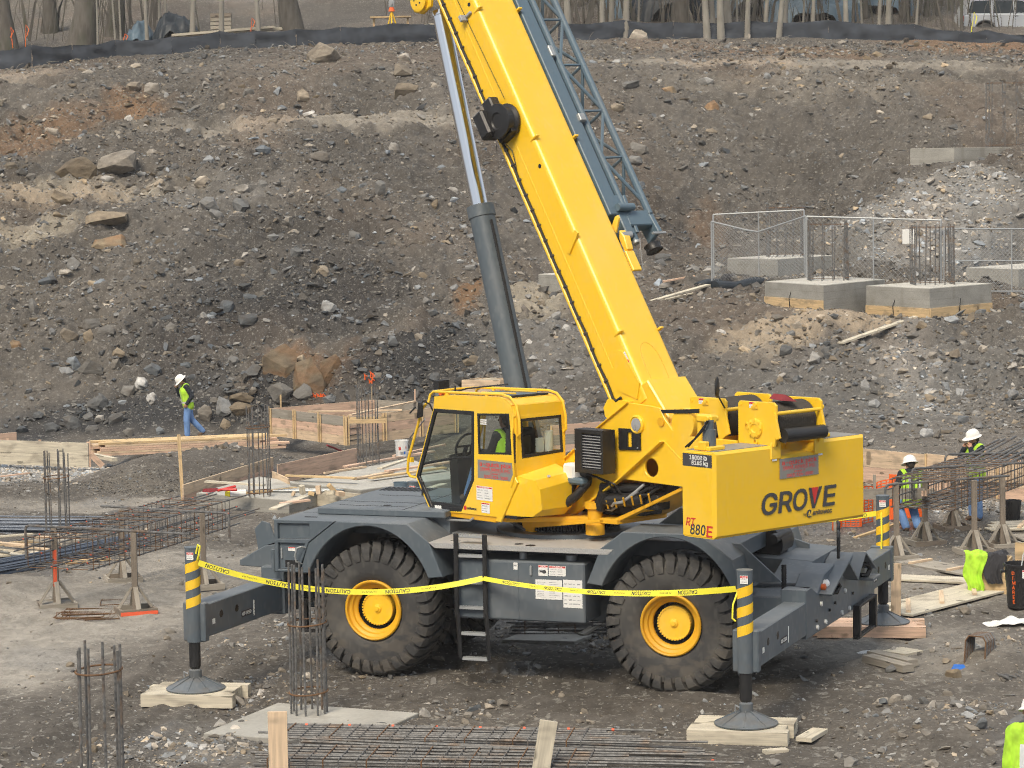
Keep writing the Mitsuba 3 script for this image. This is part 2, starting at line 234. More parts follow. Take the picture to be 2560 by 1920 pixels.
PADS = [(9.127, 74.621, 0.405, -0.914, 0.56, 0.828, 1.649, 1.935, 2.978), (11.861, 72.863, 0.523, -0.852, 0.663, 0.748, 1.357, 1.625, 2.767), (8.778, 83.438, 0.61, -0.793, 0.576, 0.818, 1.173, 1.849, 3.528), (16.207, 81.318, 0.588, -0.809, 0.655, 0.755, 1.099, 1.893, 3.031), (17.45, 94.25, 0.902, -0.432, 0.813, 0.582, 0.81, 2.751, 6.97), (1.806, 80.401, 0.574, -0.819, 0.538, 0.843, 0.645, 1.035, 3.155), (-8.481, 67.0, 1.0, 0.0, 0.0, 1.0, 0.6, 0.6, 0.144)]   # level ground round the footings on the bank
_base0 = base_z
def base_z(x, y):
    """Beyond the fence the ground goes on as a wooded hill with spoil heaps in front of it."""
    x, y = np.asarray(x, float), np.asarray(y, float)
    z = _base0(x, y) + 30 * sstep(122, 215, y) + 2.0 * sstep(112, 130, y)
    for hx, hy, r, h in HEAPS: z = np.maximum(z, h - np.hypot(x - hx, (y - hy) * 0.9) * h / r + 9)
    return z
HEAPS = ((-17.5, 139, 12.5, 15.0), (-6.0, 136, 8.5, 10.5), (-6.4, 127, 4.6, 6.0))

# ---------------------------------------------------------------- materials
def rgb(r, g_, b): return {'type': 'rgb', 'value': [r, g_, b]}
def mat(name, bsdf): scene[name] = bsdf; return name
def paint(name, col, rough=0.4, spec=0.5, metallic=0.0, coat=0.0, grime_sky=0.25, grime_sky_col=(0.10, 0.085, 0.065), mud_=0.0, gs=1.3):
    """A colour with faint dust and scuffs that follow noise in the world; the up-facing tint also paints in sky sheen."""
    c = mi.Color3f(*col)
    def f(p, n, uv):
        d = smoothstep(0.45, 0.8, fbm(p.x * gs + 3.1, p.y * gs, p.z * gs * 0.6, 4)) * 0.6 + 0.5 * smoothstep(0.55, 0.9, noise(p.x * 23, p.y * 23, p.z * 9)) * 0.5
        up = smoothstep(0.3, 0.95, n.z) * 0.55  # tint on up-facing sides: dust, and sky reflection painted into the colour
        k = dr.clip(grime_sky * (d + up * (0.4 + fbm(p.x * 3, p.y * 3, p.z * 3, 3))), 0, 1)
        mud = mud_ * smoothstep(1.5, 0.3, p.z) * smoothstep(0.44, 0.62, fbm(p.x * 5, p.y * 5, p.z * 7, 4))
        return mix(c * (1 - k) + mi.Color3f(*grime_sky_col) * k, (0.13, 0.112, 0.09), mud)
    scene[name] = {'type': 'twosided', 'b': {'type': 'principled', 'base_color': mikit.proc(f), 'roughness': rough, 'metallic': metallic, 'specular': spec, 'clearcoat': coat, 'clearcoat_gloss': 0.85}}
    return name
def plain(name, col, rough=0.6, metallic=0.0, spec=0.5):
    scene[name] = {'type': 'twosided', 'b': {'type': 'principled', 'base_color': rgb(*col), 'roughness': rough, 'metallic': metallic, 'specular': spec}}; return name

SOIL, TRACK, RUST, BLACK, PALE, TAN, DUST, PILE, GREY = range(9)
SOILCOL = [(0.073, 0.066, 0.058), (0.215, 0.195, 0.166), (0.150, 0.092, 0.052), (0.026, 0.0265, 0.028), (0.205, 0.20, 0.19), (0.27, 0.24, 0.19), (0.235, 0.218, 0.192), (0.098, 0.088, 0.074), (0.115, 0.113, 0.108)]
BLOBS = [(*(9.57, 66.73, 4.58, 3.9), GREY, 0.75), (*(14.43, 84.52, 3.95, 5.11), GREY, 0.7), (*(0.58, 72.26, 2.09, 2.46), GREY, 0.6), (14, 150, 26, 36, BLACK, 0.7), (-32, 135, 9, 22, BLACK, 0.6), (-17.5, 137, 14, 9, PILE, 0.9), (-6.0, 134, 9.5, 8, PALE, 1.0), (-6.4, 127, 4.8, 4, SOIL, 0.95),  # x, y, half widths, which soil, strength
    (*(-7.64, 95.56, 6.5, 1.64), TRACK, 0.9), (*(-2.54, 96.97, 3.47, 1.52), TRACK, 0.9), (*(8.81, 105.87, 4.92, 0.97), TRACK, 0.8), (*(16.29, 106.49, 6.86, 1.29), TRACK, 0.8), (*(12.06, 102.91, 7.36, 1.64), TRACK, 0.35),
    (*(-19.51, 103.44, 1.66, 1.19), TRACK, 0.7), (*(-15.86, 84.85, 1.83, 1.14), TAN, 0.8), (*(-14.89, 88.35, 3.81, 1.25), TAN, 0.75), (*(-9.82, 86.96, 2.5, 1.74), PALE, 0.3),
    (*(-14.19, 99.69, 1.43, 1.56), RUST, 0.9), (*(-17.54, 95.35, 2.05, 3.56), RUST, 0.7), (*(-15.72, 97.99, 2.63, 1.65), RUST, 0.5), (*(-6.24, 72.7, 1.05, 1.34), RUST, 0.8), (*(-4.72, 72.62, 0.66, 0.92), RUST, 0.7),
    (*(-1.31, 78.24, 0.42, 1.09), RUST, 1.0), (*(19.75, 112.07, 3.81, 1.46), RUST, 0.7), (*(12.78, 109.0, 3.9, 1.16), RUST, 0.55), (*(6.46, 110.8, 2.38, 2.54), RUST, 0.3), (*(7.24, 90.56, 0.81, 3.03), RUST, 0.35),
    (*(-7.32, 81.13, 4.38, 5.07), BLACK, 0.4), (*(-9.25, 76.14, 2.61, 3.29), BLACK, 0.75), (*(-5.8, 78.06, 2.67, 3.13), BLACK, 0.7), (*(-11.15, 71.98, 4.29, 1.36), BLACK, 0.95), (*(-7.08, 71.75, 2.46, 1.01), BLACK, 0.95), (*(-3.34, 72.55, 1.57, 1.56), BLACK, 0.9),
    (*(5.45, 89.37, 1.12, 2.75), BLACK, 0.55), (*(-1.91, 72.91, 1.58, 1.72), BLACK, 0.85), (*(-6.43, 90.22, 4.85, 2.92), BLACK, 0.25), (*(-20.34, 116.96, 6.27, 1.41), BLACK, 0.4), (*(-11.32, 106.73, 5.72, 1.63), BLACK, 0.4),
    (*(14.51, 87.78, 3.63, 2.66), PALE, 0.85), (*(14.28, 83.7, 3.01, 2.71), PALE, 0.8), (*(7.06, 70.49, 1.4, 1.6), TAN, 0.95), (*(8.98, 71.53, 2.06, 1.07), TAN, 0.8), (*(10.4, 67.42, 0.85, 3.13), PALE, 0.6),
    (*(0.93, 77.43, 0.98, 2.09), TAN, 0.85), (*(0.59, 72.79, 1.97, 1.92), PALE, 0.2), (*(-11.26, 62.24, 2.25, 2.97), PALE, 1.0), (*(-4.41, 70.16, 1.52, 0.37), PALE, 0.3), (*(-7.84, 71.43, 1.55, 0.07), BLACK, 0.4),
    (*(-8.1, 57.38, 3.43, 0.99), PILE, 0.9), (*(-4.05, 62.35, 1.69, 3.88), PILE, 0.9), (*(-7.11, 40.56, 2.43, 3.52), DUST, 0.95), (*(-5.69, 45.23, 2.14, 2.73), DUST, 0.8), (*(-8.52, 54.63, 3.17, 1.1), DUST, 0.7),
    (*(-7.12, 36.67, 1.07, 2.16), DUST, 1.0), (*(0.83, 34.31, 3.25, 1.45), SOIL, 1.0), (*(4.15, 33.35, 2.01, 2.26), SOIL, 0.9), (*(7.82, 42.73, 2.33, 2.93), DUST, 0.45), (*(5.76, 36.56, 1.6, 1.79), DUST, 0.5),
    (*(-3.7, 31.24, 1.14, 1.31), PALE, 0.3), (*(-6.28, 32.52, 0.95, 1.71), SOIL, 0.6), (*(9.76, 54.37, 1.97, 2.04), PALE, 0.5), (*(8.68, 50.95, 1.85, 1.11), PALE, 0.4)]
def soil(p, n, uv):
    wx, wy = p.x + 1.1 * (fbm(p.x * 0.9, p.y * 0.9, 2.0, 3) - 0.5), p.y + 2.2 * (fbm(p.x * 0.9, p.y * 0.9, 9.0, 3) - 0.5)
    c = mi.Color3f(*SOILCOL[0]) * (0.75 + 0.9 * fbm(p.x * 0.35, p.y * 0.25, 4.0, 4))
    for x, y, a, b, k, s_ in BLOBS:
        w = s_ * (1 - smoothstep(0.45, 1.35, dr.sqrt(dr.square((wx - x) / a) + dr.square((wy - y) / b))))
        c = c * (1 - w) + mi.Color3f(*SOILCOL[k]) * w
    warm = 0.5 * smoothstep(0.5, 0.75, fbm(p.x * 0.22 + 30, p.y * 0.16, 1.0, 3)) * smoothstep(0.5, 3, p.z)
    c = c * mi.Color3f(1 + 0.25 * warm, 1 + 0.06 * warm, 1 - 0.08 * warm)
    g1 = fbm(p.x * 5, p.y * 5, p.z * 5, 3); g2 = noise(p.x * 31, p.y * 31, p.z * 31); g3 = noise(p.x * 75, p.y * 75, p.z * 75)
    c = c * (0.40 + 0.65 * g1 + 0.35 * g2 + 0.3 * g3)
    peb = smoothstep(0.74, 0.80, noise(p.x * 13, p.y * 13, p.z * 13)) * 0.55 + smoothstep(0.74, 0.84, noise(p.x * 34 + 5, p.y * 34, p.z * 34)) * 0.6
    return mix(c, mi.Color3f(0.27, 0.26, 0.235) * (0.35 + 1.0 * g2), dr.clip(peb * 0.8, 0, 1))
def soil_rough(p, n, uv): return 0.92 - 0.5 * smoothstep(0.56, 0.66, fbm(p.x * 0.45 + 3, p.y * 0.3, 5.0, 4)) * (1 - smoothstep(0.2, 0.5, p.z))
def soil_bump(p, n, uv): return 0.035 * fbm(p.x * 9, p.y * 9, p.z * 9, 4) + 0.012 * noise(p.x * 45, p.y * 45, p.z * 45)
scene['soil'] = {'type': 'bumpmap', 'arbitrary': mikit.proc(soil_bump, eps=0.008), 'scale': 1.0,
                 'b': {'type': 'twosided', 'b': {'type': 'principled', 'base_color': mikit.proc(soil), 'roughness': mikit.proc(soil_rough), 'specular': 0.35}}}

def stone(p, n, uv):
    """uv.x: lightness of the stone (0..1), uv.y: its hue, 0 blue-grey, 0.5 grey, 1 tan-rust."""
    g1 = fbm(p.x * 6, p.y * 6, p.z * 9, 4); g2 = noise(p.x * 40, p.y * 40, p.z * 40)
    b = 0.05 + 0.46 * uv.x * uv.x
    cool, mid, warm = mi.Color3f(0.86, 0.98, 1.10), mi.Color3f(1.05, 1.0, 0.92), mi.Color3f(1.28, 1.0, 0.66)
    tint = dr.select(uv.y < 0.5, mix(cool, mid, uv.y * 2), mix(mid, warm, uv.y * 2 - 1))
    tint = mix(tint, mi.Color3f(1.38, 0.86, 0.48), smoothstep(0.975, 1.0, uv.y) * smoothstep(0.35, 0.6, fbm(p.x * 1.7, p.y * 1.7, p.z * 2.3, 3)))
    dirt = smoothstep(0.50, 0.72, fbm(p.x * 2.4 + 8, p.y * 2.4, p.z * 2.4, 3)) * 0.45
    return mix(tint * b * (0.5 + 0.75 * g1 + 0.25 * g2), mi.Color3f(0.075, 0.06, 0.045), dirt)
def stone_bump(p, n, uv): return 0.03 * fbm(p.x * 8, p.y * 8, p.z * 14, 4)
scene['stone'] = {'type': 'bumpmap', 'arbitrary': mikit.proc(stone_bump, eps=0.01), 'scale': 1.0,
                  'b': {'type': 'twosided', 'b': {'type': 'principled', 'base_color': mikit.proc(stone), 'roughness': 0.75, 'specular': 0.4}}}

WOODC = [(0.60, 0.46, 0.32), (0.56, 0.41, 0.23), (0.60, 0.42, 0.31), (0.30, 0.275, 0.235), (0.20, 0.17, 0.14), (0.52, 0.475, 0.38)]
# tones: 0 pale pine, 1 golden, 2 reddish, 3 weathered grey, 4 old brown-grey, 5 whitish
def wood(p, n, uv):
    k = dr.floor(uv.y / 10 + 1e-4); v = uv.y - 10 * k
    c = mi.Color3f(*WOODC[0])
    for i in range(1, 6): c = dr.select(dr.abs(k - i) < 0.5, mi.Color3f(*WOODC[i]), c)
    row = dr.floor(uv.x / 50 * 997)
    gr = fbm(uv.x * 1.6, v * 300, k, 3); g2 = noise(uv.x * 5 + 9, v * 900, 3.0)
    blot = fbm(p.x * 1.3, p.y * 1.3, p.z * 1.3 + 4, 3); dirt = smoothstep(0.52, 0.78, fbm(p.x * 3 + 5, p.y * 3, p.z * 5, 3))
    knot = smoothstep(0.86, 0.93, noise(uv.x * 3.1, v * 90, 7.0))
    c = c * (0.62 + 0.42 * gr + 0.22 * g2 + 0.25 * (blot - 0.5))
    return mix(c * (1 - 0.55 * knot), mi.Color3f(0.16, 0.135, 0.105), 0.5 * dirt)
scene['wood'] = {'type': 'twosided', 'b': {'type': 'principled', 'base_color': mikit.proc(wood), 'roughness': 0.75, 'specular': 0.3}}
def concrete(p, n, uv):
    c = mi.Color3f(0.30, 0.293, 0.268) * (0.62 + 0.5 * fbm(p.x * 1.7, p.y * 1.7, p.z * 3.5, 4) + 0.22 * noise(p.x * 30, p.y * 30, p.z * 30))
    q = p.z / 0.21; joint = smoothstep(0.06, 0.02, dr.abs(q - dr.floor(q) - 0.5)) * (1 - smoothstep(0.5, 0.9, dr.abs(n.z))) * smoothstep(0.3, 0.6, noise(p.x * 2, p.y * 2, p.z * 3))
    st = smoothstep(0.55, 0.8, fbm(p.x * 3.5, p.y * 3.5, p.z * 0.8, 3)); lay = smoothstep(0.6, 0.9, noise(1.0, p.z * 9 + 0.2 * noise(p.x, p.y, 1.0), 2.0)) * (1 - smoothstep(0.5, 0.9, dr.abs(n.z)))
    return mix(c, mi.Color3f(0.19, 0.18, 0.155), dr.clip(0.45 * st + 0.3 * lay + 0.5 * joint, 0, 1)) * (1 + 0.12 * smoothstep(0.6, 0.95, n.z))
scene['concrete'] = {'type': 'twosided', 'b': {'type': 'principled', 'base_color': mikit.proc(concrete), 'roughness': 0.85, 'specular': 0.3}}
def rebar(p, n, uv):
    r = 0.8 * smoothstep(0.50, 0.78, fbm(p.x * 4, p.y * 4, p.z * 6, 3)); return mix((0.135, 0.135, 0.135), (0.16, 0.11, 0.075), r) * (0.6 + 0.8 * noise(p.x * 30, p.y * 30, p.z * 30))
scene['rebar'] = {'type': 'twosided', 'b': {'type': 'principled', 'base_color': mikit.proc(rebar), 'roughness': 0.6, 'metallic': 0.3, 'specular': 0.5}}
def rust(p, n, uv): return mix((0.17, 0.085, 0.035), (0.09, 0.055, 0.035), fbm(p.x * 9, p.y * 9, p.z * 9, 3))
scene['rusty'] = {'type': 'twosided', 'b': {'type': 'principled', 'base_color': mikit.proc(rust), 'roughness': 0.8}}
plain('rebar_new', (0.12, 0.145, 0.19), 0.5, 0.3); plain('orange_mark', (0.75, 0.12, 0.05), 0.6)
paint('yellow', (0.82, 0.51, 0.016), 0.38, 0.5, coat=0.5, grime_sky=0.30, grime_sky_col=(0.66, 0.54, 0.24))  # paler tops: sky reflection painted in along with dust
paint('yellow_dull', (0.70, 0.37, 0.012), 0.5, 0.5, grime_sky=0.25, grime_sky_col=(0.14, 0.09, 0.04))
paint('steel', (0.082, 0.104, 0.125), 0.42, 0.5, grime_sky=0.55, grime_sky_col=(0.215, 0.22, 0.225), mud_=0.35)  # light blue-grey tops are painted sky reflection over some dust
paint('jib_blue', (0.085, 0.135, 0.178), 0.45, 0.5, grime_sky=0.3, grime_sky_col=(0.16, 0.155, 0.15))
paint('deck_plate', (0.34, 0.34, 0.335), 0.5, 0.5, grime_sky=0.6, grime_sky_col=(0.28, 0.26, 0.23))
paint('black', (0.014, 0.014, 0.015), 0.45, 0.5, grime_sky=0.2, grime_sky_col=(0.06, 0.055, 0.05))
paint('rubber', (0.046, 0.046, 0.047), 0.75, 0.35, grime_sky=0.8, grime_sky_col=(0.135, 0.128, 0.115), gs=2.6, mud_=0.45)
paint('galv', (0.40, 0.42, 0.43), 0.5, 0.5, metallic=0.5, grime_sky=0.3)
plain('chrome', (0.80, 0.82, 0.85), 0.14, 1.0); plain('white', (0.70, 0.70, 0.68), 0.5); plain('red', (0.55, 0.035, 0.03), 0.5); plain('print', (0.05, 0.05, 0.055), 0.6)
plain('orange', (0.80, 0.13, 0.02), 0.55); plain('sign_grey', (0.22, 0.215, 0.20), 0.5); plain('tape', (0.82, 0.74, 0.05), 0.4); plain('blue', (0.02, 0.13, 0.50), 0.5)
plain('rope', (0.060, 0.052, 0.042), 0.7, 0.3); plain('print_grey', (0.30, 0.31, 0.32), 0.6); plain('amber', (0.45, 0.09, 0.02), 0.2); plain('lamp', (0.75, 0.76, 0.78), 0.2)
plain('skin', (0.42, 0.22, 0.15), 0.6); plain('hair', (0.03, 0.022, 0.017), 0.7); plain('hat', (0.78, 0.77, 0.73), 0.35); plain('navy', (0.012, 0.017, 0.026), 0.85)
plain('boot', (0.10, 0.065, 0.04), 0.8); plain('reflector', (0.52, 0.54, 0.55), 0.4); plain('tarp', (0.020, 0.026, 0.033), 0.5); plain('maroon', (0.20, 0.02, 0.025), 0.7)
def cloth(name, col, amp=0.5, sc=9):
    c = mi.Color3f(*col)
    def f(p, n, uv): return c * (1 - amp / 2 + amp * fbm(p.x * sc, p.y * sc, p.z * sc * 0.6, 3))
    scene[name] = {'type': 'twosided', 'b': {'type': 'principled', 'base_color': mikit.proc(f), 'roughness': 0.9, 'sheen': 0.2}}; return name
cloth('denim', (0.13, 0.24, 0.47), 0.9); cloth('hivis', (0.37, 0.64, 0.04), 0.9, 14); cloth('silt', (0.042, 0.050, 0.064), 1.0, 2.5); cloth('dark_cloth', (0.03, 0.03, 0.035), 0.9)
scene['pane'] = {'type': 'thindielectric', 'int_ior': 1.5, 'specular_transmittance': rgb(0.78, 0.85, 0.83)}
def bark(p, n, uv):
    c = mix((0.055, 0.048, 0.040), (0.14, 0.13, 0.115), fbm(p.x * 9, p.y * 9, p.z * 1.5, 4)); return mix(c, (0.05, 0.06, 0.035), 0.5 * smoothstep(0.5, 0.75, fbm(p.x * 2, p.y * 2, p.z * 0.7, 3)))
scene['bark'] = {'type': 'twosided', 'b': {'type': 'principled', 'base_color': mikit.proc(bark), 'roughness': 0.9}}
def pale_bark(p, n, uv): return mix((0.15, 0.14, 0.12), (0.30, 0.285, 0.25), fbm(p.x * 6, p.y * 6, p.z * 2, 4))
scene['pale_bark'] = {'type': 'twosided', 'b': {'type': 'principled', 'base_color': mikit.proc(pale_bark), 'roughness': 0.9}}

# ---------------------------------------------------------------- the ground, one sheet, finer where it is near and in view
_u = np.concatenate([np.linspace(-1.5, -0.6, 10), np.linspace(-0.56, -0.26, 24), np.linspace(-0.25, 0.25, 640), np.linspace(0.26, 0.56, 24), np.linspace(0.6, 1.5, 10)])
_y = np.concatenate([np.linspace(-14, 21, 18), np.geomspace(22, 60, 330), np.arange(60.1, 114.5, 0.105), np.geomspace(115.2, 340, 44)])
_U, _Y = np.meshgrid(_u, _y, indexing='ij'); _X = _U * np.maximum(_Y, 18)
_Z = ground_z(_X, _Y)
_V = np.stack([_X, _Y, _Z], -1).reshape(-1, 3); _i = np.arange(len(_u) * len(_y)).reshape(len(_u), len(_y))
_F = np.stack([_i[:-1, :-1], _i[1:, :-1], _i[1:, 1:], _i[:-1, 1:]], -1).reshape(-1, 4)
add('ground', (_V, _F), 'soil', smooth=True); tag('ground', kind='structure', label='muddy construction pit floor rising into a dug earth bank')

# ---------------------------------------------------------------- the crane: carrier frame (u forward, v towards the near side, z up)
YC, YS = math.radians(21.24), math.radians(48.328)
CU, CV = np.array([-math.cos(YC), math.sin(YC), 0]), np.array([-math.sin(YC), -math.cos(YC), 0])
SF, SL = np.array([-math.cos(YS), math.sin(YS), 0]), np.array([-math.sin(YS), -math.cos(YS), 0])
ZZ = np.array([0, 0, 1.0])
CC = np.array([0.58, 35.75, 0])
SO = CC - 0.161 * CU - 0.019 * CV
MC, MS = frame_m(CC, CU, CV, ZZ), frame_m(SO, SF, SL, ZZ)
BE = math.radians(58.2747)
BD, BN = math.cos(BE) * SF + math.sin(BE) * ZZ, -math.sin(BE) * SF + math.cos(BE) * ZZ
MB = frame_m(SO + 6.017 * ZZ, BD, SL, BN)      # boom frame: along, left, up
CR = thing('mobile_crane', 'yellow rough terrain crane with dark grey carrier standing on four outriggers', 'crane')
def cpart(name, mesh, bsdf, parent=None, smooth=35, m=MC):
    return add(name, mesh.xf(m), bsdf, CR if parent is None else parent, smooth)
def spart(name, mesh, bsdf, parent=None, smooth=35): return cpart(name, mesh, bsdf, parent, smooth, MS)
def bpart(name, mesh, bsdf, parent=None, smooth=35): return cpart(name, mesh, bsdf, parent, smooth, MB)
def sub(part, name): return part + '__' + name
def lettering(text, h, m, bsdf, parent, name='lettering', width=None, slant=0.0, bold=True, depth=0.003):
    tm = meshkit.text_mesh(text, h, depth, bold); v = tm.vertices.copy()
    if width: v[:, 0] *= width / (v[:, 0].max() - v[:, 0].min())
    v[:, 0] += slant * v[:, 1]
    o = M().raw(v, tm.faces); return add(name, o.xf(m), bsdf, parent)
def on_rear(t, z, s=-4.226): return MS @ frame_m((s, t, z), (0, -1, 0), (0, 0, 1), (-1, 0, 0))
def on_left(s, z, t=1.424): return MS @ frame_m((s, t, z), (-1, 0, 0), (0, 0, 1), (0, 1, 0))
def on_side(u, z, v=1.603): return MC @ frame_m((u, v, z), (-1, 0, 0), (0, 0, 1), (0, 1, 0))
def on_back(v, z, u): return MC @ frame_m((u, v, z), (0, -1, 0), (0, 0, 1), (-1, 0, 0))
def plate(w, h, d=0.003): return M().box((0, 0, 0), (w, h, d))
def decal(m, w, h, parent, bg='white', head='red', rows=3, cols=1, name='decal', hd=0.25, word='DANGER'):
    """A stuck-on notice: a plate, a coloured heading and rows of fine print."""
    k = add(name, plate(w, h).xf(m), bg, parent)
    if head: add('heading', M().box((0.03 * w, h * (1 - hd), 0.003), (0.97 * w, 0.97 * h, 0.005)).xf(m), head, parent)
    if head and word: lettering(word, h * hd * 0.55, m @ frame_m((w * 0.2, h * (1 - hd * 0.8), 0.005), (1, 0, 0), (0, 1, 0)), 'white', parent, width=w * 0.6, depth=0.001)
    p = M(); top = h * (1 - hd) if head else h; R_ = random.Random(int(w * 7919 + h * 104729))
    for c in range(cols):
        for r in range(rows):
            y = top * (0.9 - 0.85 * (r + 0.5) / rows); x0 = w * (0.06 + 0.9 * c / cols); wd = 0.84 * w / cols
            p.box((x0, y, 0.003), (x0 + wd * R_.uniform(0.5, 0.95), y + 0.35 * top / rows * R_.uniform(.4, .8), 0.0042))
    add('fine_print', p.xf(m), 'print_grey', parent)
    return k

# --- wheels
def arcpts(cx, cz, r, a0, a1, n): return [(cx + r * math.cos(math.radians(a)), cz + r * math.sin(math.radians(a))) for a in np.linspace(a0, a1, n)]
RT, RIM, WT = 0.93, 0.417, 0.70
def tyre(seed):
    o = M()
    prof = [(RIM - 0.01, -0.27), (RIM + 0.04, -0.31), (0.55, -0.335), (0.70, -0.345), (0.77, -0.335), (0.82, -0.29), (0.843, -0.22), (0.848, 0), (0.843, 0.22), (0.82, 0.29), (0.77, 0.335), (0.70, 0.345), (0.55, 0.335), (RIM + 0.04, 0.31), (RIM - 0.01, 0.27)]
    o.lathe([(r, y) for r, y in prof], 72, axis=1)
    n = 32
    for side in (1, -1):
        for i in range(n):
            a0 = 2 * math.pi * (i + (0.5 if side < 0 else 0)) / n
            st = [(0.0, RT, 0.00, 0.60), (0.12, RT, 0.035, 0.62), (0.22, RT - 0.003, 0.085, 0.66), (0.30, RT - 0.022, 0.135, 0.72), (0.358, RT - 0.07, 0.165, 0.74), (0.375, 0.79, 0.175, 0.70), (0.362, 0.70, 0.178, 0.56)]
            V, F = [], []
            for j, (y, r, da, wd) in enumerate(st):
                w = wd * math.pi / n; ri = r - 0.09 if y < 0.3 else r - 0.02; yi = y if y < 0.3 else y - 0.06
                for rr, yy, aa in ((ri, yi, -w * 1.08), (r, y, -w), (r, y, w), (ri, yi, w * 1.08)):
                    a = a0 + da * 1.0 + aa; V.append((rr * math.cos(a), side * yy, rr * math.sin(a)))
                if j:
                    b = 4 * (j - 1); q = [[b, b + 1, b + 5, b + 4], [b + 1, b + 2, b + 6, b + 5], [b + 2, b + 3, b + 7, b + 6]]
                    F += q if side > 0 else [x[::-1] for x in q]
            e = 4 * (len(st) - 1); F += [[e, e + 1, e + 2, e + 3], [3, 2, 1, 0]]
            o.raw(V, F)
    return o
def rim(out):
    o = M(); o.lathe([(RIM - 0.002, 0.26), (RIM + 0.004, 0.315), (RIM - 0.012, 0.33), (RIM - 0.03, 0.322), (RIM - 0.036, 0.27), (RIM - 0.075, 0.25), (RIM - 0.085, 0.21), (0.30, 0.19), (0.285, 0.17), (0.283, -0.02), (0.23, -0.03), (0.0, -0.03)], 56, axis=1); return o
def hub():
    o = M(); o.lathe([(0.232, -0.03), (0.232, 0.13), (0.222, 0.145), (0.10, 0.15), (0.06, 0.152), (0.052, 0.175), (0.03, 0.182), (0.028, 0.20), (0.0, 0.201)], 48, axis=1)
    for i in range(36):
        a = 2 * math.pi * i / 36; c = np.array([0.222 * math.cos(a), 0.0, 0.222 * math.sin(a)]); o.cyl(c + [0, 0.10, 0], c + [0, 0.165, 0], 0.014, n=6)
    for i in range(10):
        a = 2 * math.pi * i / 10 + .2; c = np.array([0.15 * math.cos(a), 0.15, 0.15 * math.sin(a)]); o.cyl(c, c + [0, 0.008, 0], 0.008, n=6)
    return o
for wu in (2.15, -2.15):
    for sv in (1, -1):
        w = nkey(CR + '__wheel'); mm = frame_m((wu, sv * 1.20, 0.93), (sv, 0, 0), (0, sv, 0))
        mm = mm @ rot((0, 1, 0), 0.3 * wu)
        add('tyre', tyre(0).xf(MC @ frame_m((wu, sv * 1.142, 0.93), (sv, 0, 0), (0, sv * 1.165, 0)) @ rot((0, 1, 0), 0.3 * wu)), 'rubber', w, 32)
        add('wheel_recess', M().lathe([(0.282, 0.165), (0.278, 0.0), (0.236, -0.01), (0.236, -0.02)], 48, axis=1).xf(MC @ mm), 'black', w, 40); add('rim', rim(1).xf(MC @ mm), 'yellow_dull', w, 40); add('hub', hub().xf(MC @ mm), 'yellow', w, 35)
# --- frame, engine box, fenders, deck
fr = cpart('frame', M().box((-3.7, -0.55, 0.75), (3.7, 0.55, 1.4), 0.02).box((-1.4, -0.85, 1.35), (1.4, 0.85, 1.9), 0.02), 'steel')
ax = M()
for wu in (2.15, -2.15): ax.cyl((wu, -0.95, 0.93), (wu, 0.95, 0.93), 0.16, n=14).lathe([(0, -.24), (.2, -.2), (.28, -.05), (.28, .05), (.2, .2), (0, .24)], 20, (wu, 0, .93), axis=0)
cpart('axle', ax, 'steel')
eb = cpart('engine_box', M().prism([(3.55, 1.45), (3.55, 2.165), (2.62, 2.172), (3.03, 1.86), (3.20, 1.45)], 1.60, -1.66, 'xz', 0.012), 'steel')
cpart('side_plate', M().prism([(3.56, 1.44), (3.56, 2.168), (2.625, 2.174), (3.03, 1.868), (3.21, 1.44)], 1.612, 1.672, 'xz', 0.008, holes=[[(3.505, 1.90), (3.505, 2.115), (3.02, 2.125), (3.02, 1.915)], [(3.505, 1.475), (3.505, 1.845), (3.09, 1.845), (3.21, 1.475)]]), 'steel', eb)
cpart('panel', M().prism([(3.50, 1.905), (3.50, 2.11), (3.03, 2.12), (3.03, 1.92)], 1.606, 1.622, 'xz'), 'steel', eb)
cpart('door', M().prism([(3.50, 1.48), (3.50, 1.84), (3.095, 1.84), (3.21, 1.48)], 1.606, 1.624, 'xz'), 'steel', eb)
cpart('vent', M().box((3.42, 1.615, 1.50), (3.22, 1.627, 1.60)), 'black', eb)
cpart('handle', M().tube([(3.155, 1.64, 1.56), (3.20, 1.73, 1.60), (3.215, 1.74, 1.68), (3.18, 1.74, 1.79), (3.12, 1.73, 1.81), (3.08, 1.66, 1.79)], 0.013, 8), 'galv', eb)
cpart('latch', M().box((3.475, 1.62, 1.62), (3.455, 1.65, 1.77), 0.006), 'galv', eb)
decal(on_side(3.37, 1.73, 1.626), 0.11, 0.055, eb, rows=2, word='')
def fender(cu_, sgn, v0, v1):
    c = cu_
    outer = [(c + sgn * 1.03, 1.43), (c + sgn * 0.90, 1.85), (c + sgn * 0.47, 2.172), (c - sgn * 0.60, 2.172), (c - sgn * 0.915, 1.935), (c - sgn * 1.11, 1.46)]
    inner = [(c + .99 * math.cos(math.radians(a)), .94 + 1.18 * math.sin(math.radians(a))) for a in np.linspace(24.7, 155.3, 24)]; inner = [(x, max(z, 1.431)) for x, z in inner]
    q = outer + (inner if (outer[-1][0] - c) > 0 else inner[::-1]); return M().prism(q, v0, v1, 'xz', 0.012)
for sv in (1, -1):
    cpart('fender', fender(2.15, 1, sv * 0.86, sv * 1.66), 'steel'); f2 = cpart('fender', fender(-2.15, -1, sv * 0.86, sv * 1.66), 'steel')
hood = cpart('hood', M().box((1.25, -1.45, 2.17), (3.2, 1.02, 2.27), 0.015).box((1.25, -1.45, 1.9), (3.5, 0.85, 2.172)), 'steel')
sl = M()
for i in range(12): sl.box((2.35 + i * 0.068, -1.35, 2.275), (2.385 + i * 0.068, -0.95, 2.278))
